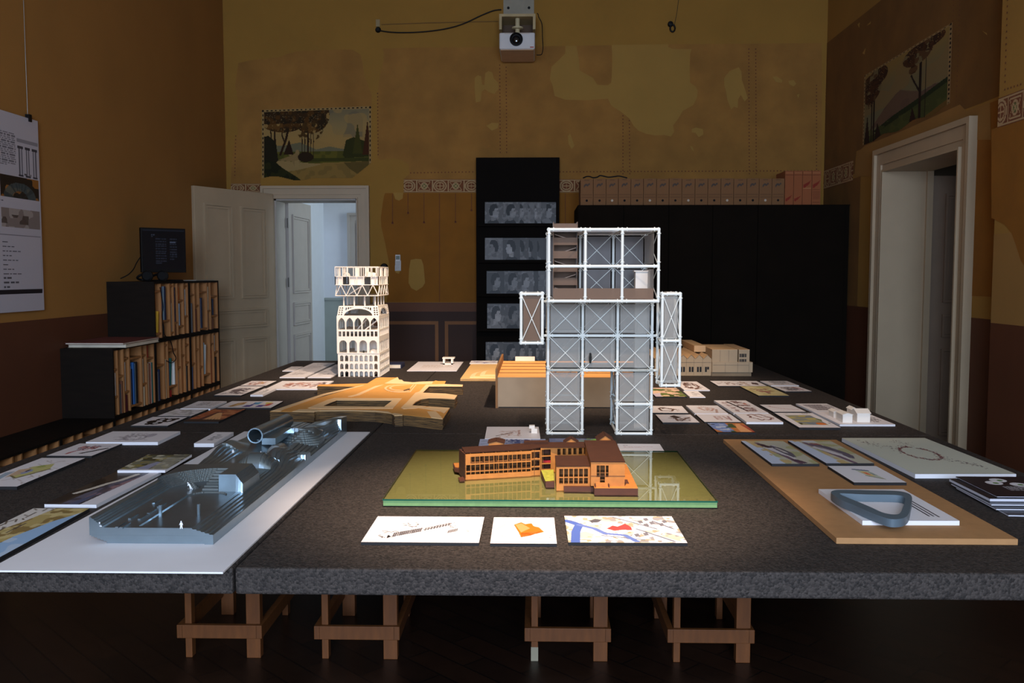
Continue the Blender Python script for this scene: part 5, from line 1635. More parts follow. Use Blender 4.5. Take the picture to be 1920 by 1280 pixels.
L = [
    ('white board with a large coloured axonometric drawing at the left table edge', [(77, 858), (160, 859), (31, 912), (-60, 912)], colour_axon, .008, EDGE_BLACK),
    ('white board with small red diagrams and a black diagonal bar', [(150, 831), (227, 832), (172, 855), (88, 854)], red_diagrams, .006, EDGE_BLACK),
    ('thick white board with a faint grey sketch beside the low bookcases', [(212, 808), (338, 809), (296, 828), (161, 829)], grey_sketch, .010, EDGE_WHITE),
    ('white board with heavy black blob shapes', [(286, 781), (351, 782), (314, 798), (247, 798)], black_blobs, .005, EDGE_BLACK),
    ('pale board with a faint map behind the black blob board', [(331, 766), (391, 767), (358, 780), (296, 780)], faint_map, .005, EDGE_BLACK),
    ('white board with small columns of text behind the orange photo', [(372, 752), (425, 752), (394, 766), (338, 766)], text_columns, .007, EDGE_WHITE),
    ('orange photo of a hall interior with a dark lower edge', [(400, 766), (460, 767), (410, 790), (346, 790)], orange_hall, .007, EDGE_BLACK),
    ('white strip with three coloured block diagrams in brown, blue and red', [(435, 752), (530, 752), (508, 765), (408, 764)], colour_blocks, .006, EDGE_BLACK),
    ('white board with a grey pencil plan near the left table edge', [(449, 724), (495, 724), (452, 741), (399, 741)], sketch_plan, .006, EDGE_BLACK),
    ('small white board with a reddish map patch and yellow spot', [(473, 714), (518, 714), (500, 723), (449, 723)], red_map, .005, EDGE_BLACK),
    ('small white caption card with slanted lines beside the cardboard site model', [(497, 728), (517, 728), (494, 740), (468, 740)], label_lines, .008, EDGE_WHITE),
    ('long white strip of reddish sketches partly behind the cardboard site', [(527, 714), (628, 714), (598, 729), (500, 729)], red_sketches, .005, EDGE_WHITE),
    ('long white text panel left of the white tower model', [(588, 680), (629, 680), (571, 707), (524, 707)], text_panel, .005, EDGE_WHITE),
    ('white text panel with a black mark touching the foot of the tower', [(631, 683), (668, 683), (620, 707), (575, 707)], text_panel_black, .005, EDGE_WHITE),
    ('small blank white card at the far left corner of the table', [(546, 687), (568, 687), (552, 695), (530, 695)], lambda k: k.words(.4, .2, .9, .4, 2, (190, 180, 180)), .004, EDGE_WHITE),
    ('thick white caption block with short dark lines beside the silver model', [(402, 810), (439, 810), (400, 831), (365, 831)], label_lines, .012, EDGE_WHITE),
    ('long sheet with a dark river photo and a broad white margin', [(222, 884), (300, 884), (184, 946), (78, 945)], dark_river, .008, EDGE_WHITE),
    ('photo board of a beige coast with blue water at the near left', [(62, 953), (168, 953), (-5, 1047), (-130, 1046)], coast_photo, .008, EDGE_BLACK),
    ('white board with a black axonometric of a long building, in the front row', [(708, 967), (908, 970), (898, 1018), (678, 1016)], front_axon, .006, EDGE_BLACK),
    ('small board with an orange building drawing in the front row', [(926, 970), (1040, 970), (1043, 1019), (919, 1019)], front_orange, .006, EDGE_BLACK),
    ('city map board with a blue river and a red building in the front row', [(1059, 968), (1260, 967), (1287, 1017), (1065, 1018)], city_map, .006, EDGE_BLACK),
    ('white sheet under a tiny white pavilion at the back of the table', [(785, 678), (869, 678), (856, 695), (762, 695)], contour_text, .003, EDGE_WHITE),
    ('white sheet with a faint pink plan behind the wooden building', [(913, 800), (1010, 800), (1013, 822), (909, 822)], faint_plan, .004, EDGE_WHITE),
    ('blue print with a drawn facade right behind the gable of the wooden building', [(901, 823), (1022, 823), (1026, 838), (896, 838)], blue_band, .003, EDGE_WHITE),
    ('dark blue print with a bright green patch between the robot feet', [(1030, 822), (1126, 822), (1130, 836), (1030, 836)], blue_green, .003, EDGE_BLACK),
    ('white caption card behind the right end of the glass base', [(1157, 832), (1238, 832), (1244, 845), (1163, 845)], label_red, .005, EDGE_WHITE),
    ('print of a green coast under the right arm of the robot', [(1217, 727), (1268, 727), (1288, 743), (1226, 744)], green_coast, .006, EDGE_BLACK),
    ('white board with a curved brown axonometric right of the robot arm', [(1262, 715), (1306, 715), (1331, 731), (1282, 731)], black_axon, .005, EDGE_WHITE),
    ('little white caption card in front of the curved brown axonometric', [(1280, 733), (1310, 733), (1321, 744), (1294, 744)], label_lines, .004, EDGE_WHITE),
    ('narrow white strip with a dark rotated square at its right end', [(1332, 714), (1419, 714), (1436, 723), (1347, 724)], strip_plan, .005, EDGE_BLACK),
    ('yellow map board with a reddish centre', [(1389, 724), (1442, 724), (1477, 741), (1422, 742)], yellow_map, .006, EDGE_BLACK),
    ('white board of grey text lines at the far right table edge', [(1426, 714), (1476, 714), (1496, 722), (1446, 723)], grey_table, .004, EDGE_WHITE),
    ('white board with a grey cluster plan in front of the text lines', [(1448, 724), (1495, 724), (1522, 733), (1471, 734)], grey_cluster, .005, EDGE_BLACK),
    ('white board with the outline of a box, right beside the robot leg', [(1217, 761), (1278, 761), (1291, 774), (1222, 774)], box_outline, .005, EDGE_BLACK),
    ('white board with a dark sloping roof drawing, nearest the robot leg', [(1229, 777), (1295, 777), (1311, 792), (1243, 792)], dark_roof, .006, EDGE_BLACK),
    ('white board with a faint house outline, behind a similar board', [(1286, 760), (1346, 760), (1364, 775), (1303, 775)], faint_house, .007, EDGE_WHITE),
    ('white board with a faint room outline above the lake print', [(1304, 776), (1369, 776), (1389, 791), (1321, 791)], faint_room, .005, EDGE_BLACK),
    ('large white analysis board crossed by a black diagonal line', [(1340, 751), (1400, 750), (1438, 774), (1375, 774)], analysis_board, .008, EDGE_WHITE),
    ('white board with a jagged brown outline in front of the analysis board', [(1377, 775), (1443, 775), (1467, 791), (1400, 791)], star_outline, .008, EDGE_WHITE),
    ('colourful print of a blue lake and orange shore', [(1327, 793), (1392, 793), (1418, 811), (1345, 811)], lake_colour, .006, EDGE_BLACK),
    ('almost blank pinkish board behind the framed yellow map', [(1425, 759), (1483, 758), (1510, 772), (1450, 772)], faint_line, .006, EDGE_BLACK),
    ('white board with a framed yellow and orange map', [(1452, 774), (1526, 774), (1571, 801), (1500, 802)], framed_map, .008, EDGE_BLACK),
    ('white board with a dark hatched field behind the small white houses', [(1493, 757), (1551, 756), (1582, 771), (1524, 771)], hatch_board, .006, EDGE_WHITE),
]
BOARD_TOP = {}
for i, (lab, q, dr, t, e) in enumerate(L):
    R_ = board(lab, q, dr, t, e, seed=i + 2)[1]
    for k_ in ('tiny white pavilion', 'faint pink plan'):
        if k_ in lab:
            BOARD_TOP[k_] = R_[0].z + .0008
_, R_HOUSES = board('white base board carrying the group of small white houses', [(1526, 772), (1619, 771), (1675, 795), (1574, 796)], house_plan, .007, EDGE_WHITE, seed=60)

# overlapping pair: the valley photo rests on the far end of the river sheet
o, R = board('photo of a stony grey valley lying on the far end of the river sheet', [(278, 852), (357, 852), (311, 882), (221, 881)], valley_photo, .007, EDGE_WHITE, z=TZ + .0125, seed=70)

# brown fibreboard with what lies on it
MDF = mat('fibreboard', (168, 122, 76), .75, var=.06, scale=30)
mt = .018
P1, P2, P3, P4 = PZ(1357, 823, TZ + mt), PZ(1545, 822, TZ + mt), PZ(1925, 1005, TZ + mt), PZ(1567, 1008, TZ + mt)
mx0, mx1, my0, my1 = (P1.x + P4.x) / 2, P2.x * .45 + P3.x * .55, P4.y, P1.y
MB().box(mx0, mx1, my0, my1, TZ + .0005, TZ + mt).build('fibreboard_base', MDF, bevel=.0015, label='large brown fibreboard sheet under the ring model', cat='board')
zm = TZ + mt
board('view of a small dark ring building, on the fibreboard at the left', [(1392, 827), (1470, 826), (1532, 869), (1446, 870)], ring_small, .007, EDGE_BLACK, z=zm, seed=80)
board('view of a large dark bent building, on the fibreboard next to the first view', [(1482, 827), (1558, 825), (1634, 868), (1547, 869)], ring_large, .007, EDGE_BLACK, z=zm, seed=81)
board('white board with a tiny coloured plan, on the fibreboard', [(1554, 874), (1643, 873), (1697, 904), (1601, 905)], coloured_plan, .007, EDGE_BLACK, z=zm, seed=82)
_, R_RING = board('white base board under the grey ring model, with vertical lines of text', [(1537, 918), (1695, 916), (1793, 975), (1618, 977)], ring_text, .010, EDGE_WHITE, z=zm, seed=83)
board('big greenish white board with a ring of tiny coloured figures', [(1582, 822), (1735, 820), (1900, 888), (1715, 889)], people_ring, .012, EDGE_WHITE, seed=84)


# fanned pile of black magazines
def magazine_cover(k):
    k.a[:] = (24, 26, 38)
    for x, y in ((.50, .20), (.36, .34), (.66, .42)):
        k.ell(x, y, .115, .10, (228, 224, 226)); k.ell(x + .02, y + .01, .04, .035, (60, 120, 40))
    k.words(.36, .52, .74, .74, 5, (190, 186, 190), .9); k.words(.7, .86, .9, .94, 2, (150, 146, 150), .8)


zz = TZ + .0005
cx_, cy_ = 1.44, 2.98
mags = [(-.018, -.10, .005, .10), (-.034, -.045, .005, .06), (-.036, -.01, .005, .03), (-.03, .02, .010, .0), (0, .035, .003, .0)]
labs = ['lowest black magazine of the fanned pile, only its pale edge showing', 'second lowest black magazine of the fanned pile', 'middle black magazine of the fanned pile, its white edge showing', 'thick black magazine with open pages, just under the top one', 'topmost black magazine with three white eye shapes on its cover']
mw, mh = .24, .30
tl = PZ(1800, 898, TZ + .03)
for i, ((dx, dy, th, rot), lab) in enumerate(zip(mags, labs)):
    x0, y1 = tl.x + dx, tl.y + dy
    a = -rot * .4
    ud, vd = Vector((math.cos(a), math.sin(a), 0)), Vector((-math.sin(a), math.cos(a), 0))
    A = Vector((x0, y1, 0))
    cs = [A, A + ud * mw, A + ud * mw - vd * mh, A - vd * mh]
    def slab(i0, z0, z1):
        C_ = sum(cs, Vector()) / 4
        q = [c.lerp(C_, i0) for c in (cs[3], cs[2], cs[1], cs[0])]
        return MB().hexa([c + Vector((0, 0, z0)) for c in q], [c + Vector((0, 0, z1)) for c in q])
    t = thing('magazine', lab, 'magazine', (x0 + mw / 2, y1 - mh / 2, zz), 'black magazines at the right table edge')
    slab(.008, zz + .0006, zz + th - .0006).build('pages', mat('magazine_pages', (206, 204, 210), .6, var=.02), t)
    m = slab(0, zz, zz + .0006)
    q = slab(0, zz + th - .0006, zz + th)
    m.add(q.v, q.f)
    m.build('cover', mat('magazine_black', (20, 21, 30), .3), t)
    if i == 4:
        k = Ink(130, 110, (24, 26, 38), mw / mh, 3)
        magazine_cover(k)
        sheet('cover_print', [c + Vector((0, 0, zz + th + .0005)) for c in cs], k, t, print_mat('cover_ink', .3), label='cover print of three white ovals with green centres')
    zz += th + .0008

# closed blue book right behind the tower
p = PZ(742, 689, TZ)
t = thing('book', 'small thick dark blue book on the table behind the white tower', 'book', (p.x, p.y, TZ))
MB().box(p.x - .055, p.x + .05, p.y - .07, p.y + .13, TZ + .003, TZ + .032).build('pages', BOOK_PAPER, t)
MB().box(p.x - .058, p.x + .055, p.y - .073, p.y + .133, TZ + .0005, TZ + .003).box(p.x - .058, p.x + .055, p.y - .073, p.y + .133, TZ + .032, TZ + .035).box(p.x + .05, p.x + .055, p.y - .073, p.y + .133, TZ + .003, TZ + .032).build('cover', mat('book_navy', COLS['navy'], .6), t)
# ================================================================== MODELS ON THE TABLE
def arch(u0, u1, z0, zs, kind='round', n=8):
    um, r = (u0 + u1) / 2, (u1 - u0) / 2
    pts = [(u0, z0), (u1, z0)]
    if kind == 'rect':
        return pts + [(u1, zs), (u0, zs)]
    if kind == 'round':
        return pts + [(um + r * math.cos(math.pi * i / n), zs + r * math.sin(math.pi * i / n)) for i in range(n + 1)]
    w = u1 - u0
    top = [(u0 + w * math.cos(math.pi / 3 * i / n), zs + w * math.sin(math.pi / 3 * i / n)) for i in range(n + 1)]
    return pts + top + [(u0 + u1 - x, z) for x, z in reversed(top[:-1])]


def facade(b, o, u, n, w, z0, z1, holes, t, mi=0, outline=None):
    """a standing plate from o along u, its holes given as (u, z), pushed t along n"""
    o, u, n = Vector(o), Vector(u).normalized(), Vector(n).normalized()
    P = lambda a, z: Vector((o.x + u.x * a, o.y + u.y * a, z))
    out = outline or [(0, z0), (w, z0), (w, z1), (0, z1)]
    b.plate([P(*q) for q in out], [[P(*q) for q in h] for h in holes], off=n * t, mi=mi)
    return b


# ------------------------------------------------------------------ white tower
tx0, tx1, ty0, ty1 = -1.449, -1.137, 6.8, 7.27
zy = lambda y: 1.5 - (y - 515) * 6.8 / FPX
tower = thing('tower_model', 'tall white tower model of stacked arcades at the back left of the table', 'model', ((tx0 + tx1) / 2, (ty0 + ty1) / 2, TZ))
TW, TD = tx1 - tx0, ty1 - ty0


def four_walls(b, x0, x1, y0, y1, z0, z1, holes_front, holes_side, t=.005):
    facade(b, (x0, y0, 0), (1, 0, 0), (0, 1, 0), x1 - x0, z0, z1, holes_front, t)
    facade(b, (x0, y1 - t, 0), (1, 0, 0), (0, 1, 0), x1 - x0, z0, z1, holes_front, t)
    facade(b, (x1, y0 + t, 0), (0, 1, 0), (-1, 0, 0), y1 - y0 - 2 * t, z0, z1, holes_side, t)
    facade(b, (x0 + t, y0 + t, 0), (0, 1, 0), (-1, 0, 0), y1 - y0 - 2 * t, z0, z1, holes_side, t)


def bays(n, w, z0, zs, kind, pier, m=.008):
    s = (w - 2 * m) / n
    return [arch(m + i * s + pier / 2, m + (i + 1) * s - pier / 2, z0, zs, kind) for i in range(n)]


zb = [TZ + .001, zy(694.5), zy(679.5), zy(663.5)]
b = MB()
hf, hs = [], []
for k in range(3):
    z0_, z1_ = zb[k] + (.004 if k else .0005), zb[k + 1]
    hf += bays(8, TW - .004, z0_, z0_ + (z1_ - z0_) * .56, 'round', .012, .010)
    hs += bays(9, TD - .016, z0_, z0_ + (z1_ - z0_) * .50, 'round', .012)
four_walls(b, tx0 + .002, tx1 - .002, ty0 + .002, ty1 - .002, zb[0], zb[3], hf, hs)
b.build('arcade_base', WHITE_MODEL, tower)
b = MB()
for z in zb[1:3]:
    b.box(tx0 + .011, tx1 - .011, ty0 + .011, ty1 - .011, z, z + .003)
b.box(tx0 + .07, tx1 - .06, ty0 + .07, ty1 - .06, zb[0], zb[3] - .001)
b.build('base_floors', WHITE_MODEL, tower)
b = MB()
z0_, z1_ = zb[3], zy(633)
four_walls(b, tx0 - .003, tx1 - .003, ty0 - .002, ty1, z0_, z1_, bays(4, TW, z0_ + .006, z0_ + .070, 'round', .018), bays(7, TD - .016, z0_ + .006, z0_ + .066, 'round', .014))
b.build('great_arcade', WHITE_MODEL, tower)
b = MB()
b.box(tx0 + .006, tx1 - .012, ty0 + .007, ty1 - .009, z0_, z0_ + .004).box(tx0 + .006, tx1 - .012, ty0 + .007, ty1 - .009, z1_ - .004, z1_)
b.box(tx0 + .09, tx1 - .03, ty0 + .2, ty0 + .206, z0_ + .004, z1_ - .004)
b.build('hall_floors', WHITE_MODEL, tower)
MB().ball((tx1 - .055, ty0 + .07, z0_ + .004), .034, 14, (1, 1, .8), half=True).build('hall_dome', WHITE_MODEL, tower, smooth=True)
for dx in (.15, .188):
    tag(MB().ball((tx0 + dx, ty0 + .03, z0_ + .013), .008, 8, (1, 1, 1.25)).build('dark_figure', mat('figure_black', (26, 26, 24), .6), tower), 'small dark figure standing in the hall')
b = MB()
z2_ = zy(619.5)
four_walls(b, tx0 - .003, tx1 - .003, ty0 - .002, ty1, z1_, z2_, bays(10, TW, z1_ + .008, z2_ - .008, 'rect', .010), bays(11, TD - .016, z1_ + .008, z2_ - .008, 'rect', .014))
b.build('window_storey', WHITE_MODEL, tower)
b = MB()
z3_ = zy(592.5)
four_walls(b, tx0 - .003, tx1 - .003, ty0 - .002, ty1, z2_, z3_, bays(5, TW, z2_ + .006, z2_ + .048, 'gothic', .009, .006), bays(7, TD - .016, z2_ + .006, z2_ + .046, 'gothic', .012))
b.build('gothic_storey', WHITE_MODEL, tower)
b = MB()
b.box(tx0 + .006, tx1 - .012, ty0 + .007, ty1 - .009, z2_ - .002, z2_ + .003).box(tx0 + .006, tx1 - .012, ty0 + .007, ty1 - .009, z3_ - .003, z3_)
b.build('upper_floors', WHITE_MODEL, tower)
STEP = MB()
for k, (xa, za, xb_, zb_, y) in enumerate(((tx0 + .13, z2_ + .004, tx0 + .22, z3_ - .004, ty0 + .13), (tx0 + .2, z2_ + .004, tx0 + .29, z3_ - .03, ty0 + .06), (tx0 + .07, zy(553), tx0 + .17, zy(536), ty0 + .1), (tx0 + .15, zy(532), tx0 + .2, zy(519), ty0 + .08))):
    d = Vector((xb_ - xa, 0, zb_ - za)) / 2
    STEP.obox(((xa + xb_) / 2, y, (za + zb_) / 2), d, (0, .02, 0), Vector((-d.z, 0, d.x)).normalized() * .004)
STEP.build('stair_flights', WHITE_MODEL, tower)
# truss storey: leaning walls with one broad arch and pierced corners
z4_ = zy(574)


def truss_side(b, p0, p1, q0, q1, w):
    """pierced plate between bottom corners p0,p1 and top corners q0,q1"""
    p0, p1, q0, q1 = map(Vector, (p0, p1, q0, q1))
    def P(a, c):
        return (p0.lerp(p1, a)).lerp(q0.lerp(q1, a), c)
    n = (p1 - p0).cross(q0 - p0).normalized()
    big = [(.16 + .68 * (.5 - .5 * math.cos(math.pi * i / 12)), .04 + .70 * math.sin(math.pi * i / 12)) for i in range(13)]
    holes = [[P(*q) for q in big]]
    for s in (0, 1):
        for r in range(4):
            for c in range(2):
                a0, c0 = .02 + .06 * c, .08 + .22 * r
                hh = [(a0, c0), (a0 + .042, c0 + .02), (a0 + .036, c0 + .13), (a0 + .008, c0 + .15)]
                if s:
                    hh = [(1 - x, y) for x, y in hh]
                holes.append([P(*q) for q in hh])
        for (a0, c0, wd, ht) in ((.18, .56, .035, .3), (.235, .66, .035, .22), (.29, .75, .035, .14), (.345, .81, .03, .08)):
            hh = [(a0, c0), (a0 + wd, c0 + .06), (a0 + wd, c0 + ht), (a0, c0 + ht)]
            if s:
                hh = [(1 - x, y) for x, y in hh]
            holes.append([P(*q) for q in hh])
    b.plate([p0, p1, q1, q0], holes, off=-n * .006)


ins = .012
A0, A1, A2, A3 = (tx0, ty0, z3_), (tx1 - .002, ty0, z3_), (tx1 - .002, ty1 - .002, z3_), (tx0, ty1 - .002, z3_)
B0, B1, B2, B3 = (tx0 + ins, ty0 + ins, z4_), (tx1 - ins, ty0 + ins, z4_), (tx1 - ins, ty1 - ins, z4_), (tx0 + ins, ty1 - ins, z4_)
b = MB()
for p0, p1, q0, q1 in ((A0, A1, B0, B1), (A1, A2, B1, B2), (A2, A3, B2, B3), (A3, A0, B3, B0)):
    truss_side(b, p0, p1, q0, q1, 0)
b.box(tx0 + ins + .004, tx1 - ins - .004, ty0 + ins + .004, ty1 - ins - .004, z4_ - .003, z4_ + .001)
b.build('truss_storey', WHITE_MODEL, tower)
z5_ = zy(555)
ex0, ex1, ey0, ey1 = tx0 - .010, tx1 - .007, ty0 + .003, ty1 - .01
for i, x in enumerate((tx0 + .043, tx0 + .12, tx0 + .198, tx0 + .275)):
    for j, y in enumerate((ty0 + .04, ty0 + .17, ty0 + .3, ty0 + .42)):
        if 0 < i < 3 and 0 < j < 3:
            continue
        MB().tube((x, y, z4_ + .001), (x, y, z5_), .0055, 8).build('column', WHITE_MODEL, tower)
z6_, z7_, z8_ = zy(534), zy(518), zy(500)
b = MB().box(ex0 + .004, ex1 - .004, ey0 + .004, ey1 - .004, z5_, z5_ + .004)


def zigzag(b, p, q, n, z0, z1):
    p, q = Vector(p), Vector(q)
    for i in range(n):
        a, m_, c = p.lerp(q, i / n), p.lerp(q, (i + .5) / n), p.lerp(q, (i + 1) / n)
        for s, e in ((a, m_), (m_, c)):
            zs, ze = (z0, z1) if s is a else (z1, z0)
            b.tube((s.x, s.y, zs), (e.x, e.y, ze), .0032, 5)
    for z in (z0, z1):
        b.tube((p.x, p.y, z), (q.x, q.y, z), .0036, 5)


cs = [(ex0, ey0, 0), (ex1, ey0, 0), (ex1, ey1, 0), (ex0, ey1, 0)]
for k in range(4):
    zigzag(b, cs[k], cs[(k + 1) % 4], 4 if k % 2 == 0 else 4, z5_ + .002, z6_)
b.build('triangle_truss', WHITE_MODEL, tower)
b = MB().box(ex0, ex1, ey0, ey1, z6_ - .001, z6_ + .003)
for k in range(4):
    p, q = Vector(cs[k]), Vector(cs[(k + 1) % 4])
    n = 6
    inn = Vector(((ex0 + ex1) / 2, (ey0 + ey1) / 2, 0)) - p.lerp(q, .5)
    inn.normalize()
    for i in range(n + 1):
        c = p.lerp(q, i / n)
        b.box(c.x - .0025, c.x + .0025, c.y - .0025, c.y + .0025, z6_, z7_)
    for i in range(n):
        if i % 3 != 1:
            c0_, c1_ = p.lerp(q, i / n) + inn * .02, p.lerp(q, (i + 1) / n) + inn * .02
            d = (c1_ - c0_).normalized()
            b.obox((c0_ + c1_) / 2 + Vector((0, 0, (z6_ + z7_) / 2)), (c1_ - c0_) / 2, inn * .001, (0, 0, (z7_ - z6_) / 2 - .001))
b.build('panel_storey', WHITE_MODEL, tower)
b = MB().box(ex0 + .002, ex1 - .002, ey0 + .002, ey1 - .002, z7_ - .003, z7_ + .001)
for k in range(4):
    p, q = Vector(cs[k]), Vector(cs[(k + 1) % 4])
    n = 7
    for i in range(n):
        c = p.lerp(q, (i + (.25 if i % 3 == 1 else 0)) / n)
        w = .005 if i % 3 == 2 else .0025
        b.box(c.x - w, c.x + w, c.y - w, c.y + w, z7_, z8_ - .004)
    b.tube((p.x, p.y, z8_ - .002), (q.x, q.y, z8_ - .002), .004, 6)
for x in (ex0 + .12, ex0 + .2):
    b.box(x - .012, x + .012, ey0 + .2, ey0 + .203, z7_, z8_ - .004)
b.build('crown_posts', WHITE_MODEL, tower)
for px, r, dy in ((649.5, .029, .08), (691, .033, .08), (700, .029, .14)):
    c = PY(px, 510, ty0 + dy)
    MB().ball((c.x, c.y, z7_ + .001), r, 16, half=True).build('crown_dome', WHITE_MODEL, tower, smooth=True)

# ------------------------------------------------------------------ lattice robot
ROBOT_WHITE = mat('tube_white', (230, 232, 224), .45, var=.02)
PANE_GREY = pane_mat('frosted_grey', (238, 238, 236), .22, .6, (198, 188, 174), grid=150)
PANE_DARK = pane_mat('smoke_mesh', (150, 146, 142), .40, .5, (128, 116, 108), grid=150)
PANE_WARM = pane_mat('warm_frosted', (230, 216, 204), .72, .7, (120, 92, 70))
BEIGE = mat('beige_model_board', (150, 124, 104), .6, var=.04)
robot = thing('robot_model', 'large white lattice tube model shaped like a standing robot', 'model', (.30, 4.5, TZ))
GX = [.062, .223, .386, .546]
GZ = [.757, .896, 1.055, 1.217, 1.376]
HZ = [1.384, 1.538, 1.70]
TR, CR, BR_ = .0064, .0096, .0019


def frame(xs, ys, zs, name):
    """tubes along every edge of the cell grid, with collars near the joints"""
    b = MB()
    col = MB()
    for x in xs:
        for y in ys:
            b.tube((x, y, zs[0] - .005), (x, y, zs[-1] + .005), TR, 8)
            for z0, z1 in zip(zs, zs[1:]):
                for z in (z0 + .018, z1 - .018):
                    col.tube((x, y, z - .0022), (x, y, z + .0022), CR, 8)
    for z in zs:
        for y in ys:
            b.tube((xs[0], y, z), (xs[-1], y, z), TR, 8)
            for x0, x1 in zip(xs, xs[1:]):
                for x in (x0 + .02, x1 - .02):
                    col.tube((x - .0022, y, z), (x + .0022, y, z), CR, 8)
        for x in xs:
            b.tube((x, ys[0], z), (x, ys[-1], z), TR, 8)
            for y0, y1 in zip(ys, ys[1:]):
                for y in (y0 + .02, y1 - .02):
                    col.tube((x, y - .0022, z), (x, y + .0022, z), CR, 8)
    b.add(col.v, col.f)
    return b.build(name, ROBOT_WHITE, robot, smooth=True)


def braces(cells, name, parent=None):
    b = MB()
    for p, q, r, s in cells:      # corners in order around the cell
        b.tube(p, r, BR_, 5).tube(q, s, BR_, 5)
    return b.build(name, ROBOT_WHITE, parent or robot)


def cell_y(x0, x1, z0, z1, y):
    return ((x0, y, z0), (x1, y, z0), (x1, y, z1), (x0, y, z1))


def cell_x(y0, y1, z0, z1, x):
    return ((x, y0, z0), (x, y1, z0), (x, y1, z1), (x, y0, z1))


BY = [4.35, 4.51, 4.67]
HY = [4.15, 4.31, 4.47, 4.63]
fr_torso = frame(GX, [BY[0], BY[2]], GZ[2:], 'torso_frame')
fr_legs = [frame(xs, [BY[0], BY[2]], GZ[:3], 'leg_frame') for xs in (GX[:2], GX[2:])]
fr_head = frame(GX, [HY[0], HY[3]], HZ, 'head_frame')
AX = [(-.062, .034), (.572, .652)]
AZ = [[1.193, 1.414], [1.002, 1.204, 1.414]]
AY_ = [4.2, 4.36]
fr_arms = [frame(list(AX[k]), AY_, AZ[k], 'arm_frame') for k in (0, 1)]
b = MB()
for z in (1.217, 1.376):
    b.tube((AX[0][1], 4.355, z), (GX[0], 4.355, z), TR, 8).tube((GX[3], 4.355, z), (AX[1][0], 4.355, z), TR, 8)
b.tube((GX[3], 4.355, 1.055), (AX[1][0], 4.355, 1.055), TR, 8)
b.build('shoulder_tubes', ROBOT_WHITE, robot)
cells = []
for i in range(3):
    for k in (2, 3):
        cells.append(cell_y(GX[i], GX[i + 1], GZ[k], GZ[k + 1], BY[0]))
        cells.append(cell_y(GX[i], GX[i + 1], GZ[k], GZ[k + 1], BY[2]))
for k in (2, 3):
    for x in (GX[0], GX[3]):
        cells.append(cell_x(BY[0], BY[2], GZ[k], GZ[k + 1], x))
braces(cells, 'torso_braces')
for i in (0, 2):
    cells = []
    for k in (0, 1):
        cells += [cell_y(GX[i], GX[i + 1], GZ[k], GZ[k + 1], BY[0]), cell_y(GX[i], GX[i + 1], GZ[k], GZ[k + 1], BY[2]), cell_x(BY[0], BY[2], GZ[k], GZ[k + 1], GX[i]), cell_x(BY[0], BY[2], GZ[k], GZ[k + 1], GX[i + 1])]
    braces(cells, 'leg_braces')
cells = []
for k in (0, 1):
    cells += [cell_y(GX[i], GX[i + 1], HZ[k], HZ[k + 1], HY[3]) for i in (1, 2)]
    cells += [cell_x(HY[0], HY[3], HZ[k], HZ[k + 1], GX[3])]
cells.append(((GX[0], HY[0], HZ[2]), (GX[3], HY[0], HZ[2]), (GX[3], HY[3], HZ[2]), (GX[0], HY[3], HZ[2])))
braces(cells, 'head_braces')
for k in (0, 1):
    x0, x1 = AX[k]
    cells = []
    for z0_, z1_ in zip(AZ[k], AZ[k][1:]):
        cells += [cell_y(x0, x1, z0_, z1_, y) for y in AY_] + [cell_x(AY_[0], AY_[1], z0_, z1_, x) for x in (x0, x1)]
    braces(cells, 'arm_braces')


def pane_y(name, x0, x1, z0, z1, y, m, g=.012):
    return MB().box(x0 + g, x1 - g, y - .0008, y + .0008, z0 + g, z1 - g).build(name, m, robot)


def pane_x(name, y0, y1, z0, z1, x, m, g=.012):
    return MB().box(x - .0008, x + .0008, y0 + g, y1 - g, z0 + g, z1 - g).build(name, m, robot)


for i in range(3):
    for k in range(4):
        if k < 2 and i == 1:
            continue
        pane_y('frosted_pane', GX[i], GX[i + 1], GZ[k], GZ[k + 1], BY[0] + .012, PANE_GREY)
        pane_y('frosted_pane', GX[i], GX[i + 1], GZ[k], GZ[k + 1], BY[2] + .009, PANE_GREY)
for k in range(2):
    for x in (GX[0] + .01, GX[1] - .01, GX[2] + .01, GX[3] - .01):
        pane_x('side_pane', BY[0], BY[2], GZ[k], GZ[k + 1], x, PANE_GREY)
for k in range(2, 4):
    for x in (GX[0] + .01, GX[3] - .01):
        pane_x('side_pane', BY[0], BY[2], GZ[k], GZ[k + 1], x, PANE_GREY)
for k in range(2):
    for i in range(3):
        pane_y('smoked_pane', GX[i], GX[i + 1], HZ[k], HZ[k + 1], HY[3] + .009, PANE_DARK)
    pane_x('smoked_pane', HY[0] + .1, HY[3], HZ[k], HZ[k + 1], GX[3] - .008, PANE_GREY)
for k in (0, 1):
    for z0_, z1_ in zip(AZ[k], AZ[k][1:]):
        pane_y('arm_pane', AX[k][0], AX[k][1], z0_, z1_, AY_[0] + .012, PANE_GREY if k else PANE_WARM, .01)
        pane_y('arm_pane', AX[k][0], AX[k][1], z0_, z1_, AY_[1] - .012, PANE_GREY, .01)
MB().box(AX[0][0] + .004, AX[0][1] - .004, AY_[0] + .008, AY_[1] - .008, 1.416, 1.419).build('shoulder_lid', WHITE_MODEL, robot)
MB().box(AX[1][0] + .02, AX[1][1] - .02, AY_[0] + .02, AY_[1] - .06, 1.42, 1.423).build('shoulder_lid', WHITE_MODEL, robot)
MB().box(GX[0] + .02, GX[3] - .02, HY[0] + .012, HY[0] + .014, HZ[0] + .008, HZ[0] + .056).build('parapet', PANE_WARM, robot)
MB().box(GX[0] + .01, GX[3] - .01, HY[0] + .01, HY[3] - .016, HZ[0] + .003, HZ[0] + .006).build('head_floor', PANE_WARM, robot)
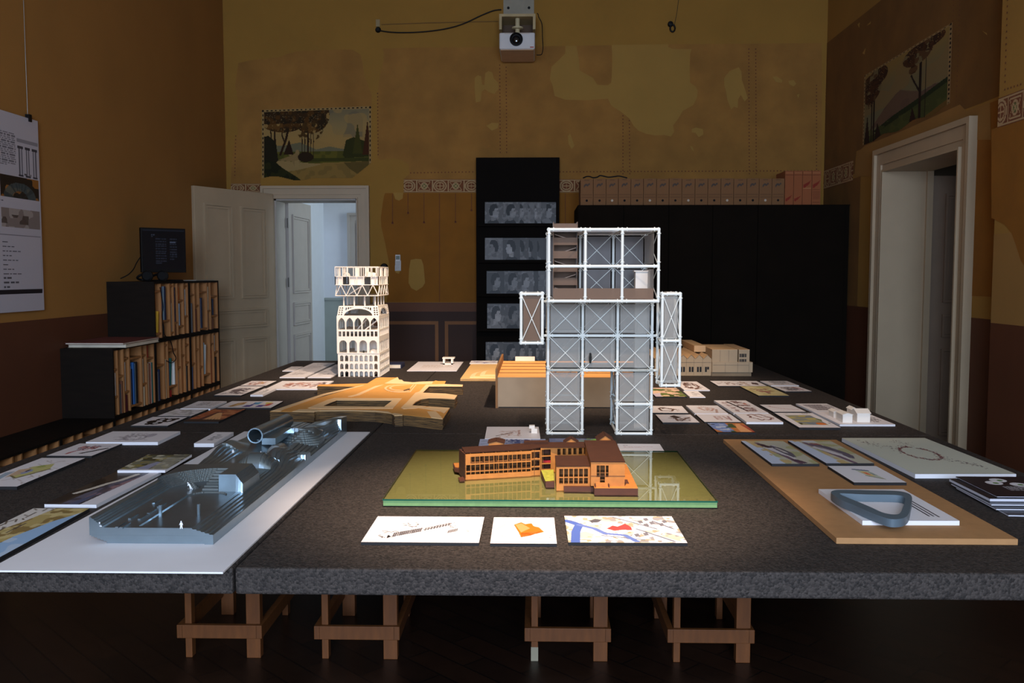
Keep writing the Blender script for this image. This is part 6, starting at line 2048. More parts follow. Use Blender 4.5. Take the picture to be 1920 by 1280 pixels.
MB().box(GX[0] + .01, GX[3] - .01, HY[0] + .16, HY[3] - .01, HZ[2] - .003, HZ[2]).build('head_roof', pane_mat('roof_film', (225, 215, 208), .5, .3, (190, 178, 168)), robot)
for k in (2, 3):
    MB().box(GX[0] + .012, GX[3] - .012, BY[0] + .02, BY[2] - .02, GZ[k] - .001, GZ[k] + .001).build('torso_floor', PANE_GREY, robot)
# stair tower in the left third, lift shaft in the right third
b = MB()
b.box(.085, .088, 4.36, 4.5, HZ[0] + .006, 1.745).box(.195, .198, 4.36, 4.5, HZ[0] + .006, 1.745).box(.088, .195, 4.497, 4.5, HZ[0] + .006, 1.745)
zz = HZ[0] + .006
k = 0
while zz < 1.73:
    b.box(.088, .195, 4.36, 4.40 if k % 2 else 4.363, zz, min(zz + .034, 1.745))
    zz += .062
    k += 1
b.build('stair_tower', PANE_WARM, robot)
b = MB()
for k in range(5):
    z = HZ[0] + .04 + k * .062
    b.obox((.142, 4.44, z), (.05, 0, .016 * (1 if k % 2 else -1)), (0, .05, 0), (0, 0, .002))
b.build('stair_flights', BEIGE, robot)
b = MB().box(.478, .536, 4.46, 4.52, .762, 1.515).box(.470, .540, 4.452, 4.528, 1.515, 1.52)
b.build('lift_shaft', WHITE_MODEL, robot)
b = MB()
for k in range(5):
    z = .83 + k * .15
    b.box(.486, .528, 4.4585, 4.46, z, z + .002).box(.486, .488, 4.4585, 4.46, z - .05, z).box(.526, .528, 4.4585, 4.46, z - .05, z)
b.build('shaft_lines', mat('shaft_line', (120, 120, 120), .6), robot)
MB().lathe((.258, 4.33, 1.09), [(0, .05), (.005, .045), (.005, .035), (.007, .03), (.006, .012), (.004, 0), (0, 0)], 8).build('dark_figure', mat('figure_black', (26, 26, 24)), robot)

# ------------------------------------------------------------------ stacked cardboard site model
LAYERS = layered_mat('cardboard_layers', (38, 27, 14), (124, 92, 50), 260)
CARD_TOP = mat('cardboard_top', (222, 158, 78), .8, var=.04, scale=10)
CARD_PALE = mat('pale_cardboard', (238, 200, 148), .8, var=.04, scale=10)
zc = TZ + .053
cp = lambda pts, z=zc: [PZ(500 + x / 4.923, 700 + y / 4.923, z) for x, y in pts]
outer = [(30, 350), (435, 357), (440, 357), (455, 352), (490, 349), (560, 347), (800, 347), (1000, 354), (1100, 364), (1155, 372), (1180, 392), (1255, 388), (1265, 384), (1400, 397), (1625, 423), (1692, 318),
         (1345, 295), (1375, 265), (1425, 240), (1500, 230), (1600, 232), (1735, 240), (1760, 202), (1650, 186), (1442, 178), (1500, 121), (1808, 122), (1812, 104), (1640, 98), (1655, 70), (1580, 70), (1560, 65), (1540, 73), (1440, 75), (1350, 82), (1265, 74), (1250, 60), (1222, 57), (1210, 34), (1190, 38), (1050, 36), (1010, 42), (930, 92), (485, 102), (466, 117), (850, 121)]
hole = [(525, 300), (585, 272), (650, 249), (1160, 251), (1100, 296), (1085, 310), (530, 303)]
site = thing('site_model', 'orange brown site model of stacked cardboard with deep courtyards', 'model', (-.55, 4.9, TZ))
low = [[p - Vector((0, 0, .0525)) for p in cp(l)] for l in (outer, hole)]
r_ = random.Random(5)
o = MB()
# four slightly uneven stacks make the rough cut edge
n_st = 9
for k in range(n_st):
    z0_, z1_ = k * .052 / n_st, (k + 1) * .052 / n_st
    loops = []
    for l in (outer, hole):
        c = sum(cp(l), Vector()) / len(l)
        loops.append([p + Vector((r_.uniform(-.0025, .0025), r_.uniform(-.0025, .0025), z0_ - .0525)) for p in cp(l)])
    o.plate(loops[0], [loops[1]], off=(0, 0, z1_ - z0_))
o.build('card_stack', LAYERS, site)
MB().plate(low[0], [low[1]], off=(0, 0, .0012)).build('bottom_sheet', LAYERS, site)
MB().plate([p - Vector((0, 0, .0005)) for p in cp(outer)], [[p - Vector((0, 0, .0005)) for p in cp(hole)]], off=(0, 0, .0012)).build('street_sheet', CARD_TOP, site)
pale = [
    ([(380, 320), (560, 245), (625, 228), (1250, 231), (1165, 325), (470, 326)], [hole]),
    ([(235, 353), (300, 333), (430, 330), (480, 335), (700, 335), (1000, 342), (1120, 352), (1155, 371), (1100, 363), (1000, 353), (800, 346), (490, 348), (440, 356)], []),
    ([(1150, 372), (1180, 368), (1260, 380), (1250, 387), (1180, 391)], []),
    ([(1238, 318), (1290, 270), (1372, 180), (1410, 168), (1470, 104), (1640, 99), (1810, 105), (1806, 121), (1500, 120), (1441, 179), (1650, 187), (1758, 203), (1735, 239), (1600, 230), (1500, 229), (1425, 238), (1372, 264), (1342, 296), (1470, 304), (1380, 322), (1260, 328)], []),
    ([(1395, 318), (1500, 308), (1690, 319), (1640, 370), (1600, 350), (1480, 330)], []),
    ([(1480, 352), (1560, 350), (1610, 400), (1625, 421), (1520, 410)], []),
    ([(1090, 92), (1160, 58), (1210, 36), (1221, 58), (1249, 61), (1264, 75), (1350, 83), (1440, 76), (1540, 74), (1525, 96), (1340, 98)], []),
    ([(40, 348), (520, 190), (880, 110), (900, 110), (540, 200), (160, 330), (130, 349)], []),
    ([(750, 214), (820, 196), (1000, 118), (1080, 104), (1010, 132), (860, 200), (780, 216)], []),
]
for out_, hs_ in pale:
    MB().plate(cp(out_, zc + .0012), [cp(h, zc + .0012) for h in hs_], off=(0, 0, .0018)).build('pale_layer', CARD_PALE, site)


def stadium(s):
    c0x, c0y = 1215, 140
    pts = [(1385 - (1 - s) * 70, 105 + (1 - s) * 10), (1330 - (1 - s) * 60, 172 - (1 - s) * 14)]
    for i in range(11):
        a = math.pi / 2 + math.pi * i / 10
        pts.append((c0x + 130 * s * math.cos(a), c0y + 34 * s * math.sin(a)))
    return pts


for i in range(4):
    MB().plate(cp(stadium(1 - i * .17), zc + .0012 + .003 * 0), off=(0, 0, .0015 + .002 * (3 - i) * 0 + .0012 * (i + 1))).build('stadium_tier', CARD_TOP if i % 2 else CARD_PALE, site)
MB().plate(cp([(1262, 156), (1300, 142), (1325, 140), (1318, 150), (1270, 158)], zc + .0075), off=(0, 0, .001)).build('stadium_slot', LAYERS, site)

# ------------------------------------------------------------------ wooden school building on its green glass base
GREEN = mat('green_foam', (112, 148, 94), .8, var=.08, scale=60)
OLIVE = mat('olive_sheet', (122, 117, 72), .75, var=.08, scale=60)
g0 = PZ(712, 957, TZ)
gx0, gx1, gy0, gy1 = -.492, .588, 2.965, 3.82
zt0 = TZ + .021
base = thing('glass_base', 'green block under a glass plate that carries the wooden building', 'base', ((gx0 + gx1) / 2, (gy0 + gy1) / 2, TZ))
MB().box(gx0 + .002, gx1 - .002, gy0 + .002, gy1 - .002, TZ + .004, zt0 - .0005).build('green_block', GREEN, base)
MB().box(gx0 + .01, gx1 - .01, gy0 + .012, gy1 - .01, TZ + .0003, TZ + .004).build('black_feet', BLACK_CORE, base)
MB().plate([(gx0 + .002, gy0 + .002, zt0), (gx1 - .002, gy0 + .002, zt0), (gx1 - .002, gy1 - .002, zt0), (gx0 + .002, gy1 - .002, zt0)]).build('olive_sheet', OLIVE, base)


def glass_mat():
    m = bpy.data.materials.new('plate_glass')
    m.use_nodes = True
    nt = m.node_tree
    nt.nodes.remove(nt.nodes['Principled BSDF'])
    tr = nt.nodes.new('ShaderNodeBsdfTransparent')
    tr.inputs[0].default_value = (.93, .97, .93, 1)
    gl = nt.nodes.new('ShaderNodeBsdfGlossy')
    gl.inputs['Roughness'].default_value = .0
    gl.inputs['Color'].default_value = (.95, 1, .97, 1)
    fr = nt.nodes.new('ShaderNodeFresnel')
    fr.inputs[0].default_value = 1.55
    mx = nt.nodes.new('ShaderNodeMixShader')
    nt.links.new(fr.outputs[0], mx.inputs[0])
    nt.links.new(tr.outputs[0], mx.inputs[1])
    nt.links.new(gl.outputs[0], mx.inputs[2])
    nt.links.new(mx.outputs[0], nt.nodes['Material Output'].inputs['Surface'])
    return m


zg = zt0 + .0055
GLASS_EDGE = mat('glass_edge', (20, 84, 66), .15, var=.1, spec=.6)
b = MB()
b.box(gx0, gx1, gy0, gy1, zt0 + .0005, zg)
b.mi = [1, 0, 1, 1, 1, 1]
b.mi = [0 if i == 1 else 1 for i in range(6)]
b.f[0], b.mi[0] = b.f[0], 1
# the underside lies on the olive sheet and is left open so that light passes once
b.f, b.mi = b.f[1:], [0, 1, 1, 1, 1]
b.build('glass_plate', [glass_mat(), GLASS_EDGE], base)

WOOD = mat('laser_cut_wood', (172, 108, 44), .65, var=.10, scale=40)
BURNT = mat('burnt_wood', (76, 38, 20), .7, var=.14, scale=30)
ROOF = mat('brown_roof', (58, 32, 19), .8, spec=.2, var=.1, scale=30)
INNER = mat('inner_wood', (112, 72, 34), .8, var=.1, scale=30)
wc = lambda x, y, z: PZ(840 + x / 5.053, 790 + y / 5.053, z)
school = thing('school_model', 'orange wooden building model with dark roofs on the green glass', 'model', (0.02, 3.25, zg))
zg2 = zg + .0004
H = .094
WING_A, WING_B = wc(160, 553, zg), wc(878, 512, zg)
u = (WING_B - WING_A).normalized()
nv = Vector((-u.y, u.x, 0))
WL = (WING_B - WING_A).length


def window_grid(w, x0, x1, cols, rows, m):
    s = (x1 - x0) / cols
    return [[(x0 + i * s + m, z0), (x0 + (i + 1) * s - m, z0), (x0 + (i + 1) * s - m, z1), (x0 + i * s + m, z1)] for i in range(cols) for z0, z1 in rows]


ups = WL * (790 - 160) / (878 - 160)
b = facade(MB(), WING_A, u, nv, ups, zg2, zg2 + H - .003, window_grid(ups, .02, ups - .003, 13, [(zg2 + .056, zg2 + .081)], .0009) + window_grid(ups, .004, ups - .003, 14, [(zg2 + .029, zg2 + .052), (zg2 + .017, zg2 + .0265)], .0009), .003)
facade(b, WING_A + u * ups + nv * .006, u, nv, WL - ups, zg2, zg2 + H - .003, [arch(.002, WL - ups - .002, zg2 + .062, zg2 + .086, 'rect'), arch(.002, WL - ups - .002, zg2 + .034, zg2 + .058, 'rect'), arch(.002, WL - ups - .002, zg2 + .018, zg2 + .030, 'rect')], .003)
b.build('wing_front', WOOD, school)
dep = .10
b = MB()
for z in (zg2 + .027, zg2 + .0535):
    b.hexa([WING_A + nv * .004 + Vector((0, 0, z - zg)), WING_B + nv * .01 + Vector((0, 0, z - zg)), WING_B + nv * dep + Vector((0, 0, z - zg)), WING_A + nv * dep + Vector((0, 0, z - zg))],
           [p + Vector((0, 0, .0025)) for p in (WING_A + nv * .004 + Vector((0, 0, z - zg)), WING_B + nv * .01 + Vector((0, 0, z - zg)), WING_B + nv * dep + Vector((0, 0, z - zg)), WING_A + nv * dep + Vector((0, 0, z - zg)))])
facade(b, WING_A + nv * dep * .6, u, nv, WL, zg2, zg2 + H - .003, [], .002)
for i in range(6):
    facade(b, WING_A + u * (WL * (i + .5) / 6) + nv * .005, nv, u, dep * .55, zg2 + .002, zg2 + H - .004, [], .002)
b.build('wing_floors', INNER, school)
b = MB()
facade(b, WING_A, nv, u, dep, zg2, zg2 + H - .002, [], .003)
facade(b, WING_A + nv * dep, u, nv, WL + .1, zg2, zg2 + H - .003, [], .003)
b.build('wing_end_wall', BURNT, school)
b = MB()
q = [(95, 530), (150, 520), (160, 556), (110, 560)]
b.plate([wc(x, y, zg2 + .004) for x, y in q], off=(0, 0, -.0038))
b.build('wing_plinth', BURNT, school)
b = MB().plate([wc(x, y, zg2 + .018) for x, y in ((46, 392), (128, 388), (132, 455), (62, 440))], off=(0, 0, -.014))
b.build('round_balcony', BURNT, school)
MB().plate([wc(x, y, zg2 + .0182) for x, y in ((52, 395), (128, 392), (131, 448), (68, 432))], off=(0, 0, .001)).build('balcony_floor', WOOD, school)
# second half of the wing, a little set back
C0, C1 = wc(878, 500, zg) + Vector((0, .03, 0)), wc(1405, 470, zg) + Vector((0, .02, 0))
u2 = (C1 - C0).normalized(); n2 = Vector((-u2.y, u2.x, 0)); W2 = (C1 - C0).length
hz = [arch(W2 * .02, W2 * .18, zg2 + .062, zg2 + .084, 'rect'), arch(W2 * .02, W2 * .18, zg2 + .034, zg2 + .058, 'rect'), arch(W2 * .02, W2 * .18, zg2 + .012, zg2 + .030, 'rect'), arch(W2 * .90, W2 * .94, zg2 + .073, zg2 + .081, 'rect')]
hz += window_grid(W2, W2 * .28, W2 * .86, 6, [(zg2 + .062, zg2 + .085)], .004) + window_grid(W2, W2 * .26, W2 * .88, 9, [(zg2 + .036, zg2 + .056)], .003)
facade(MB(), C0, u2, n2, W2, zg2, zg2 + H - .003, hz, .003).build('rear_wing_front', WOOD, school)
b = MB()
for z in (zg2 + .03, zg2 + .058):
    b.obox(C0 + u2 * W2 / 2 + n2 * .045 + Vector((0, 0, z - zg)), u2 * W2 / 2, n2 * .04, (0, 0, .0012))
facade(b, C0 + n2 * .06, u2, n2, W2, zg2, zg2 + H - .003, [], .002)
for i in range(5):
    facade(b, C0 + u2 * (W2 * (i + .2) / 5) + n2 * .004, n2, u2, .055, zg2 + .002, zg2 + H - .004, [], .002)
b.build('rear_wing_floors', INNER, school)
MB().box(C0.x + .004, C0.x + W2 * .18, C0.y + .012, C0.y + .03, zg2 + .0345, zg2 + .042).build('red_bench', mat('red_felt', (150, 24, 30), .8), school)
zr = zg2 + H - .003
MB().plate([wc(x, y, zr) for x, y in ((130, 250), (158, 301), (795, 265), (880, 250), (1400, 246), (1560, 250), (1592, 196), (860, 203))], off=(0, 0, .003)).build('wing_roof', ROOF, school)
# dormers and chimneys behind the roof
def gable(px0, px1, y_px, depth, hw, hr, name='gable_house'):
    p0, p1 = wc(px0, y_px, zr), wc(px1, y_px, zr)
    y0 = p0.y
    z0_ = zg2
    xm = (p0.x + p1.x) / 2
    o = MB().plate([(p0.x, y0, z0_), (p1.x, y0, z0_), (p1.x, y0, zr + hw), (xm, y0, zr + hw + hr), (p0.x, y0, zr + hw)], off=(0, depth, 0)).build(name, WOOD, school)
    e = .003
    rb_ = MB()
    for xa, xb_ in ((p0.x, xm), (p1.x, xm)):
        d = Vector((xb_ - xa, 0, hr))
        nn_ = Vector((-d.z, 0, d.x)).normalized() * (e if d.x > 0 else -e)
        a_ = Vector((xa, y0 - .002, zr + hw)) - d * .12
        c_ = Vector((xb_, y0 - .002, zr + hw + hr))
        dy = Vector((0, depth + .004, 0))
        rb_.hexa([a_, c_, c_ + dy, a_ + dy], [p + nn_ for p in (a_, c_, c_ + dy, a_ + dy)])
    rb_.build('gable_roof', ROOF, school)


gable(385, 528, 222, .075, .006, .007)
gable(1105, 1230, 202, .05, .0, .0155)
gable(1420, 1560, 198, .09, .006, .019)
gable(1500, 1552, 205, .02, .0, .006)
MB().plate([wc(x, y, zr + .012) for x, y in ((720, 178), (950, 176), (950, 192), (720, 196))], off=(0, 0, -.012)).build('flat_roof', ROOF, school)
# front block, annex, terraces
zp = zg2 + .0235
px0_, px1_, py0_, py1_ = .197, .340, 3.035, 3.43
MB().box(px0_, px1_, py0_, py1_, zg2, zp - .001).build('block_plinth', BURNT, school)
MB().plate([(px0_, py0_, zp - .001), (px1_, py0_, zp - .001), (px1_, py1_, zp - .001), (px0_, py1_, zp - .001)], [[(.303, 3.1, zp - .001), (.318, 3.1, zp - .001), (.318, 3.17, zp - .001), (.303, 3.17, zp - .001)]], off=(0, 0, .001)).build('plinth_top', WOOD, school)
bx0, bx1, by0, by1, bz1 = .187, .299, 3.065, 3.46, zg2 + .1035
b = MB()
bw = bx1 - bx0
hz = [[(bw * .17, zp + .03), (bw * .17 + .010, zp + .03), (bw * .17 + .010, bz1 - .011), (bw * .17, bz1 - .011)], [(bw * .27, zp + .0), (bw * .27 + .016, zp + .0), (bw * .27 + .016, bz1 - .011), (bw * .27, bz1 - .011)], [(bw * .44, zp + .03), (bw * .44 + .009, zp + .03), (bw * .44 + .009, bz1 - .011), (bw * .44, bz1 - .011)]]
hz[1] = [(bw * .27, zp + .004), (bw * .27 + .016, zp + .004), (bw * .27 + .016, bz1 - .011), (bw * .27, bz1 - .011)]
facade(b, (bx0, by0, 0), (1, 0, 0), (0, 1, 0), bw, zp, bz1, hz, .003)
facade(b, (bx1 - .003, by0 + .003, 0), (0, 1, 0), (1, 0, 0), by1 - by0, zp, bz1, [], .003)
facade(b, (bx0, by0 + .003, 0), (0, 1, 0), (1, 0, 0), by1 - by0, zp, bz1, [], .003)
b.build('block_walls', WOOD, school)
b = MB()
b.box(bx0 + .003, bx1 - .003, by0 + .05, by0 + .052, zp, bz1 - .002).box(bx0 + .003, bx1 - .003, by0 + .004, by0 + .05, zp + .042, zp + .044).box(bx0 + .003, bx1 - .003, by0 + .004, by0 + .05, zp + .018, zp + .0195)
b.build('block_floors', INNER, school)
MB().box(bx0 - .001, bx1 + .001, by0 - .001, by0, zp + .033, zp + .0345).build('scored_line', BURNT, school)
MB().box(bx0 - .002, bx1 + .001, by0 - .002, by1, bz1, bz1 + .003).build('block_roof', ROOF, school)
b = MB()
for i in range(4):
    b.box(bx0 + .016, bx0 + .056, by0 - .004 * (4 - i), by0, zp + .003 * i, zp + .003 * (i + 1))
b.build('entrance_steps', WOOD, school)
b = MB()
for x in (bx0 + .012, bx0 + .057):
    b.box(x, x + .003, by0 - .024, by0, zp, zp + .009)
b.build('step_cheeks', BURNT, school)
ax0, ax1, ay0, ay1, az1_ = .073, .187, 3.095, 3.28, zg2 + .081
aw = ax1 - ax0
rows = [(zg2 + .045, az1_ - .008)]
b = MB()
hz = window_grid(aw, .008, aw - .006, 6, [(zg2 + .046, az1_ - .007), (zg2 + .022, zg2 + .043)], .0018)
facade(b, (ax0, ay0, 0), (1, .06, 0), (0, 1, 0), aw, zg2, az1_, hz, .003)
facade(b, (ax0, ay0 + .003, 0), (0, 1, 0), (1, 0, 0), ay1 - ay0, zg2, az1_, [], .003)
b.build('annex_walls', WOOD, school)
b = MB().box(ax0 + .004, ax1, ay0 + .05, ay0 + .052, zg2, az1_ - .002).box(ax0 + .004, ax1, ay0 + .012, ay0 + .05, zg2 + .043, zg2 + .045).box(ax0 + .004, ax1, ay0 + .012, ay0 + .05, zg2 + .02, zg2 + .022)
b.build('annex_floors', INNER, school)
MB().plate([(ax0 - .001, ay0 - .001, az1_), (ax1, ay0 + .006, az1_), (ax1, ay1, az1_), (ax0 - .001, ay1, az1_)], off=(0, 0, .003)).build('annex_roof', ROOF, school)
MB().box(ax0 + .025, ax1 + .012, ay0 - .016, ay0 - .001, zg2, zg2 + .017).build('annex_plinth', BURNT, school)
MB().plate([wc(x, y, zg2 + .02) for x, y in ((880, 462), (1000, 455), (1010, 572), (926, 572))], off=(0, 0, -.0198)).build('terrace_block', BURNT, school)
MB().plate([wc(x, y, zg2 + .0202) for x, y in ((882, 464), (1000, 457), (1006, 560), (922, 566))], off=(0, 0, .0012)).build('terrace_lawn', mat('lawn_flock', (150, 148, 50), .9, var=.25, scale=60), school)

# ------------------------------------------------------------------ grey box with timber deck
GREYBOX = mat('grey_board', (152, 132, 106), .7, var=.08, scale=10)
hall = thing('grey_hall_model', 'long grey box model with an orange plank roof behind the robot', 'model', (.22, 5.7, TZ))
hx0, hx1, hy0, hy1, hz1 = -.209, .665, 5.235, 6.2, TZ + .172
MB().box(hx0, hx1, hy0, hy1, TZ + .0005, hz1).build('box_body', GREYBOX, hall)
MB().box(hx0 + .004, hx1 - .004, hy0 - .0015, hy0, TZ + .001, TZ + .006).build('base_line', BLACK_CORE, hall)
for i in range(5):
    y0_, y1_ = hy0 + i * .192, hy0 + (i + 1) * .192 - .006
    MB().hexa([(hx0, y0_, hz1 + .0003), (hx1, y0_, hz1 + .0003), (hx1, y1_, hz1 + .0003), (hx0, y1_, hz1 + .0003)], [(hx0, y0_, hz1 + .004), (hx1, y0_, hz1 + .004), (hx1, y1_, hz1 + .006), (hx0, y1_, hz1 + .006)]).build('deck_plank', mat('deck_wood', (222, 160, 92), .65, var=.06, scale=4, stretch=(1, 10, 1)), hall)
b = MB()
for i in range(1, 5):
    b.box(hx0, hx1, hy0 + i * .192 - .006, hy0 + i * .192, hz1 + .0002, hz1 + .009)
b.build('plank_seams', mat('seam_brown', (120, 76, 38), .7), hall)
b = MB().plate([(hx0 - .012, hy0 - .02, TZ + .0005), (hx0 - .012, hy1 + .02, TZ + .0005), (hx0 - .012, hy1 + .02, .972), (hx0 - .012, hy0 - .02, .972)], off=(.012, 0, 0))
b.build('side_board', mat('brown_side_board', (132, 92, 52), .7, var=.1, scale=12), hall)
MB().box(.0 - .13, .0, 6.19, 6.21, hz1 + .0005, hz1 + .034).build('roof_card', WHITE_MODEL, label='white card standing at the back edge of the plank roof', cat='card')
PLY = layered_mat('plywood_edge', (150, 112, 66), (216, 176, 116), 900, .6)
PLY_TOP = mat('plywood_top', (222, 180, 118), .6, var=.06, scale=5, stretch=(1, 8, 1))
q0, q1 = PZ(863, 710, TZ + .016), PZ(890, 675, TZ + .016)
t = thing('plywood_relief', 'pale plywood relief with curved steps left of the grey box', 'model', ((q0.x - .23) / 2, (q0.y + q1.y) / 2, TZ))
px1v, py0v, py1v = -.24, q0.y, min(q1.y, 7.75)
MB().box(q0.x, px1v, py0v, py1v, TZ + .0005, TZ + .015).build('plywood_base', PLY, t)
MB().box(q0.x, px1v, py0v, py1v, TZ + .0151, TZ + .0162).build('plywood_face', PLY_TOP, t)
z = TZ + .0164
for i in range(4):
    cxx, cyy, r = px1v - .004, py0v + .16, .22 - i * .035
    pts = [(cxx, cyy - .10 + i * .02, z)] + [(cxx - r * math.cos(a) * 1.0, cyy + .05 + r * 1.7 * math.sin(a) + (i * .03), z) for a in [math.pi / 2 * k_ / 9 for k_ in range(10)]]
    pts.insert(1, (cxx - r, cyy - .10 + i * .02, z))
    MB().plate(pts, off=(0, 0, .005)).build('curved_step', mat('pale_plywood', (236, 206, 156), .6, var=.03) if i % 2 == 0 else PLY_TOP, t)
    z += .0052
board('strip print with violet figures behind the plywood relief', [(884, 676), (934, 676), (932, 681), (880, 681)], lambda k: k.sketch(.5, .5, .4, .4, 24, (96, 90, 150), .8), .004, EDGE_WHITE, z=TZ + .017, seed=90)

# ------------------------------------------------------------------ pale building at the far right
CARDB = mat('grey_beige_card', (172, 150, 120), .75, var=.04)
CARD_ROOF = mat('warm_card_roof', (206, 170, 126), .75, var=.05)
SLOT = mat('slot_dark', (26, 24, 24), .7)
SCORE = mat('scored_line', (110, 98, 84), .8)
yr0 = 6.95
rx = lambda px: (px - 1003) * yr0 / FPX
rz = lambda py: 1.5 - (py - 515) * yr0 / FPX
mill = thing('factory_model', 'pale card factory model with zigzag roof at the far right', 'model', (rx(1340), yr0 + .3, TZ))
hx0, hx1 = rx(1228), rx(1334)
zz0, zz1 = rz(672), rz(666)
n = 7
outl = [(hx0, yr0, TZ + .0005), (hx1, yr0, TZ + .0005)]
for i in range(n):
    outl += [(hx1 - (hx1 - hx0) * i / n, yr0, zz0), (hx1 - (hx1 - hx0) * (i + .5) / n, yr0, zz1 + .006)]
outl += [(hx0, yr0, zz0)]
MB().plate(outl, off=(0, .75, 0)).build('hall', CARDB, mill)
b = MB()
for i in range(n):
    xa, xm, xb_ = hx0 + (hx1 - hx0) * i / n, hx0 + (hx1 - hx0) * (i + .5) / n, hx0 + (hx1 - hx0) * (i + 1) / n
    for x0_, za, x1_, zb_ in ((xa, zz0, xm, zz1 + .006), (xm, zz1 + .006, xb_, zz0)):
        b.add([(x0_, yr0 - .004, za + .001), (x1_, yr0 - .004, zb_ + .001), (x1_, yr0 + .754, zb_ + .001), (x0_, yr0 + .754, za + .001)], [(0, 1, 2, 3)])
b.build('zigzag_roof', CARD_ROOF, mill)
for px in (1241, 1246, 1256, 1261, 1271, 1276, 1281, 1292, 1297, 1307, 1312, 1322):
    MB().box(rx(px), rx(px) + .014, yr0 - .002, yr0 - .0002, rz(696.5), rz(687)).build('window_slot', SLOT, mill)
MB().box(rx(1326), rx(1329.5), yr0 - .002, yr0 - .0002, rz(692), rz(687)).build('window_slot', SLOT, mill)
b = MB().box(hx0, hx1, yr0 - .0015, yr0 - .0002, rz(679), rz(679) + .0016)
for px in (1243, 1258, 1272, 1287, 1301, 1317):
    b.box(rx(px), rx(px) + .0016, yr0 - .0015, yr0 - .0002, rz(702), rz(668))
b.build('scored_lines', SCORE, mill)
yt = yr0 - .03
MB().box(hx1, rx(1409), yt, yr0 + .5, TZ + .03, rz(677.5)).build('low_block', CARDB, mill)
MB().box(hx1 - .002, rx(1407), yt + .006, yr0 + .5, TZ + .0005, TZ + .03).build('plinth', mat('card_plinth', (130, 112, 88), .8), mill)
MB().box(hx1, rx(1381), yt + .01, yr0 + .48, rz(677.5), rz(654.5)).build('tall_block', CARDB, mill)
MB().box(hx1 - .001, rx(1381), yt + .009, yr0 + .48, rz(654.5), rz(654.5) + .003).build('tall_roof', CARD_ROOF, mill)
MB().box(rx(1312), hx1, yr0 + .25, yr0 + .9, rz(664), rz(652)).build('rear_block', CARD_ROOF, mill)
MB().box(rx(1384), rx(1404), yt + .02, yr0 + .55, rz(677.5), rz(655)).build('end_block', CARDB, mill)
MB().box(rx(1384), rx(1404), yt + .019, yr0 + .55, rz(655), rz(655) + .003).build('end_roof', CARD_ROOF, mill)
for r in ((668.5, 662), (677, 672)):
    for px in (1385.5, 1389, 1392, 1395.5):
        MB().box(rx(px), rx(px) + .010, yt + .0185, yt + .0198, rz(r[0]), rz(r[1])).build('window_slot', SLOT, mill)
b = MB()
for px in (1348.5, 1364.5):
    b.box(rx(px), rx(px) + .0018, yt + .008, yt + .0098, rz(677), rz(655))
for px in (1358, 1381, 1402):
    b.box(rx(px), rx(px) + .0018, yt - .0015, yt - .0002, rz(698), rz(679))
b.box(rx(1336), rx(1402), yt - .0015, yt - .0002, rz(683), rz(683) + .0016)
b.build('scored_lines', SCORE, mill)

# ------------------------------------------------------------------ small white models
c = PZ(840, 683, BOARD_TOP['tiny white pavilion'])
t = thing('pavilion_model', 'tiny white open pavilion on the back sheet', 'model', c, 'small white building models')
b = MB()
s = .034
for x in (-s, s):
    for y in (0, .06):
        b.box(c.x + x - .008, c.x + x + .008, c.y + y - .008, c.y + y + .008, c.z, c.z + .048)
b.build('posts', WHITE_MODEL, t)
MB().box(c.x - s - .012, c.x + s + .02, c.y - .012, c.y + .075, c.z + .048, c.z + .058).box(c.x - s - .008, c.x + s + .008, c.y - .008, c.y + .07, c.z, c.z + .010).build('slabs', WHITE_MODEL, t)
c = PZ(1001, 812, BOARD_TOP['faint pink plan'])
t = thing('block_model', 'tiny white stacked block model on the sheet with the pink plan', 'model', c, 'small white building models')
MB().box(c.x - .012, c.x + .016, c.y, c.y + .02, c.z, c.z + .022).build('lower_block', WHITE_MODEL, t)
MB().box(c.x - .022, c.x + .004, c.y + .002, c.y + .03, c.z + .022, c.z + .036).build('upper_block', WHITE_MODEL, t)
zh = R_HOUSES[0].z + .0008


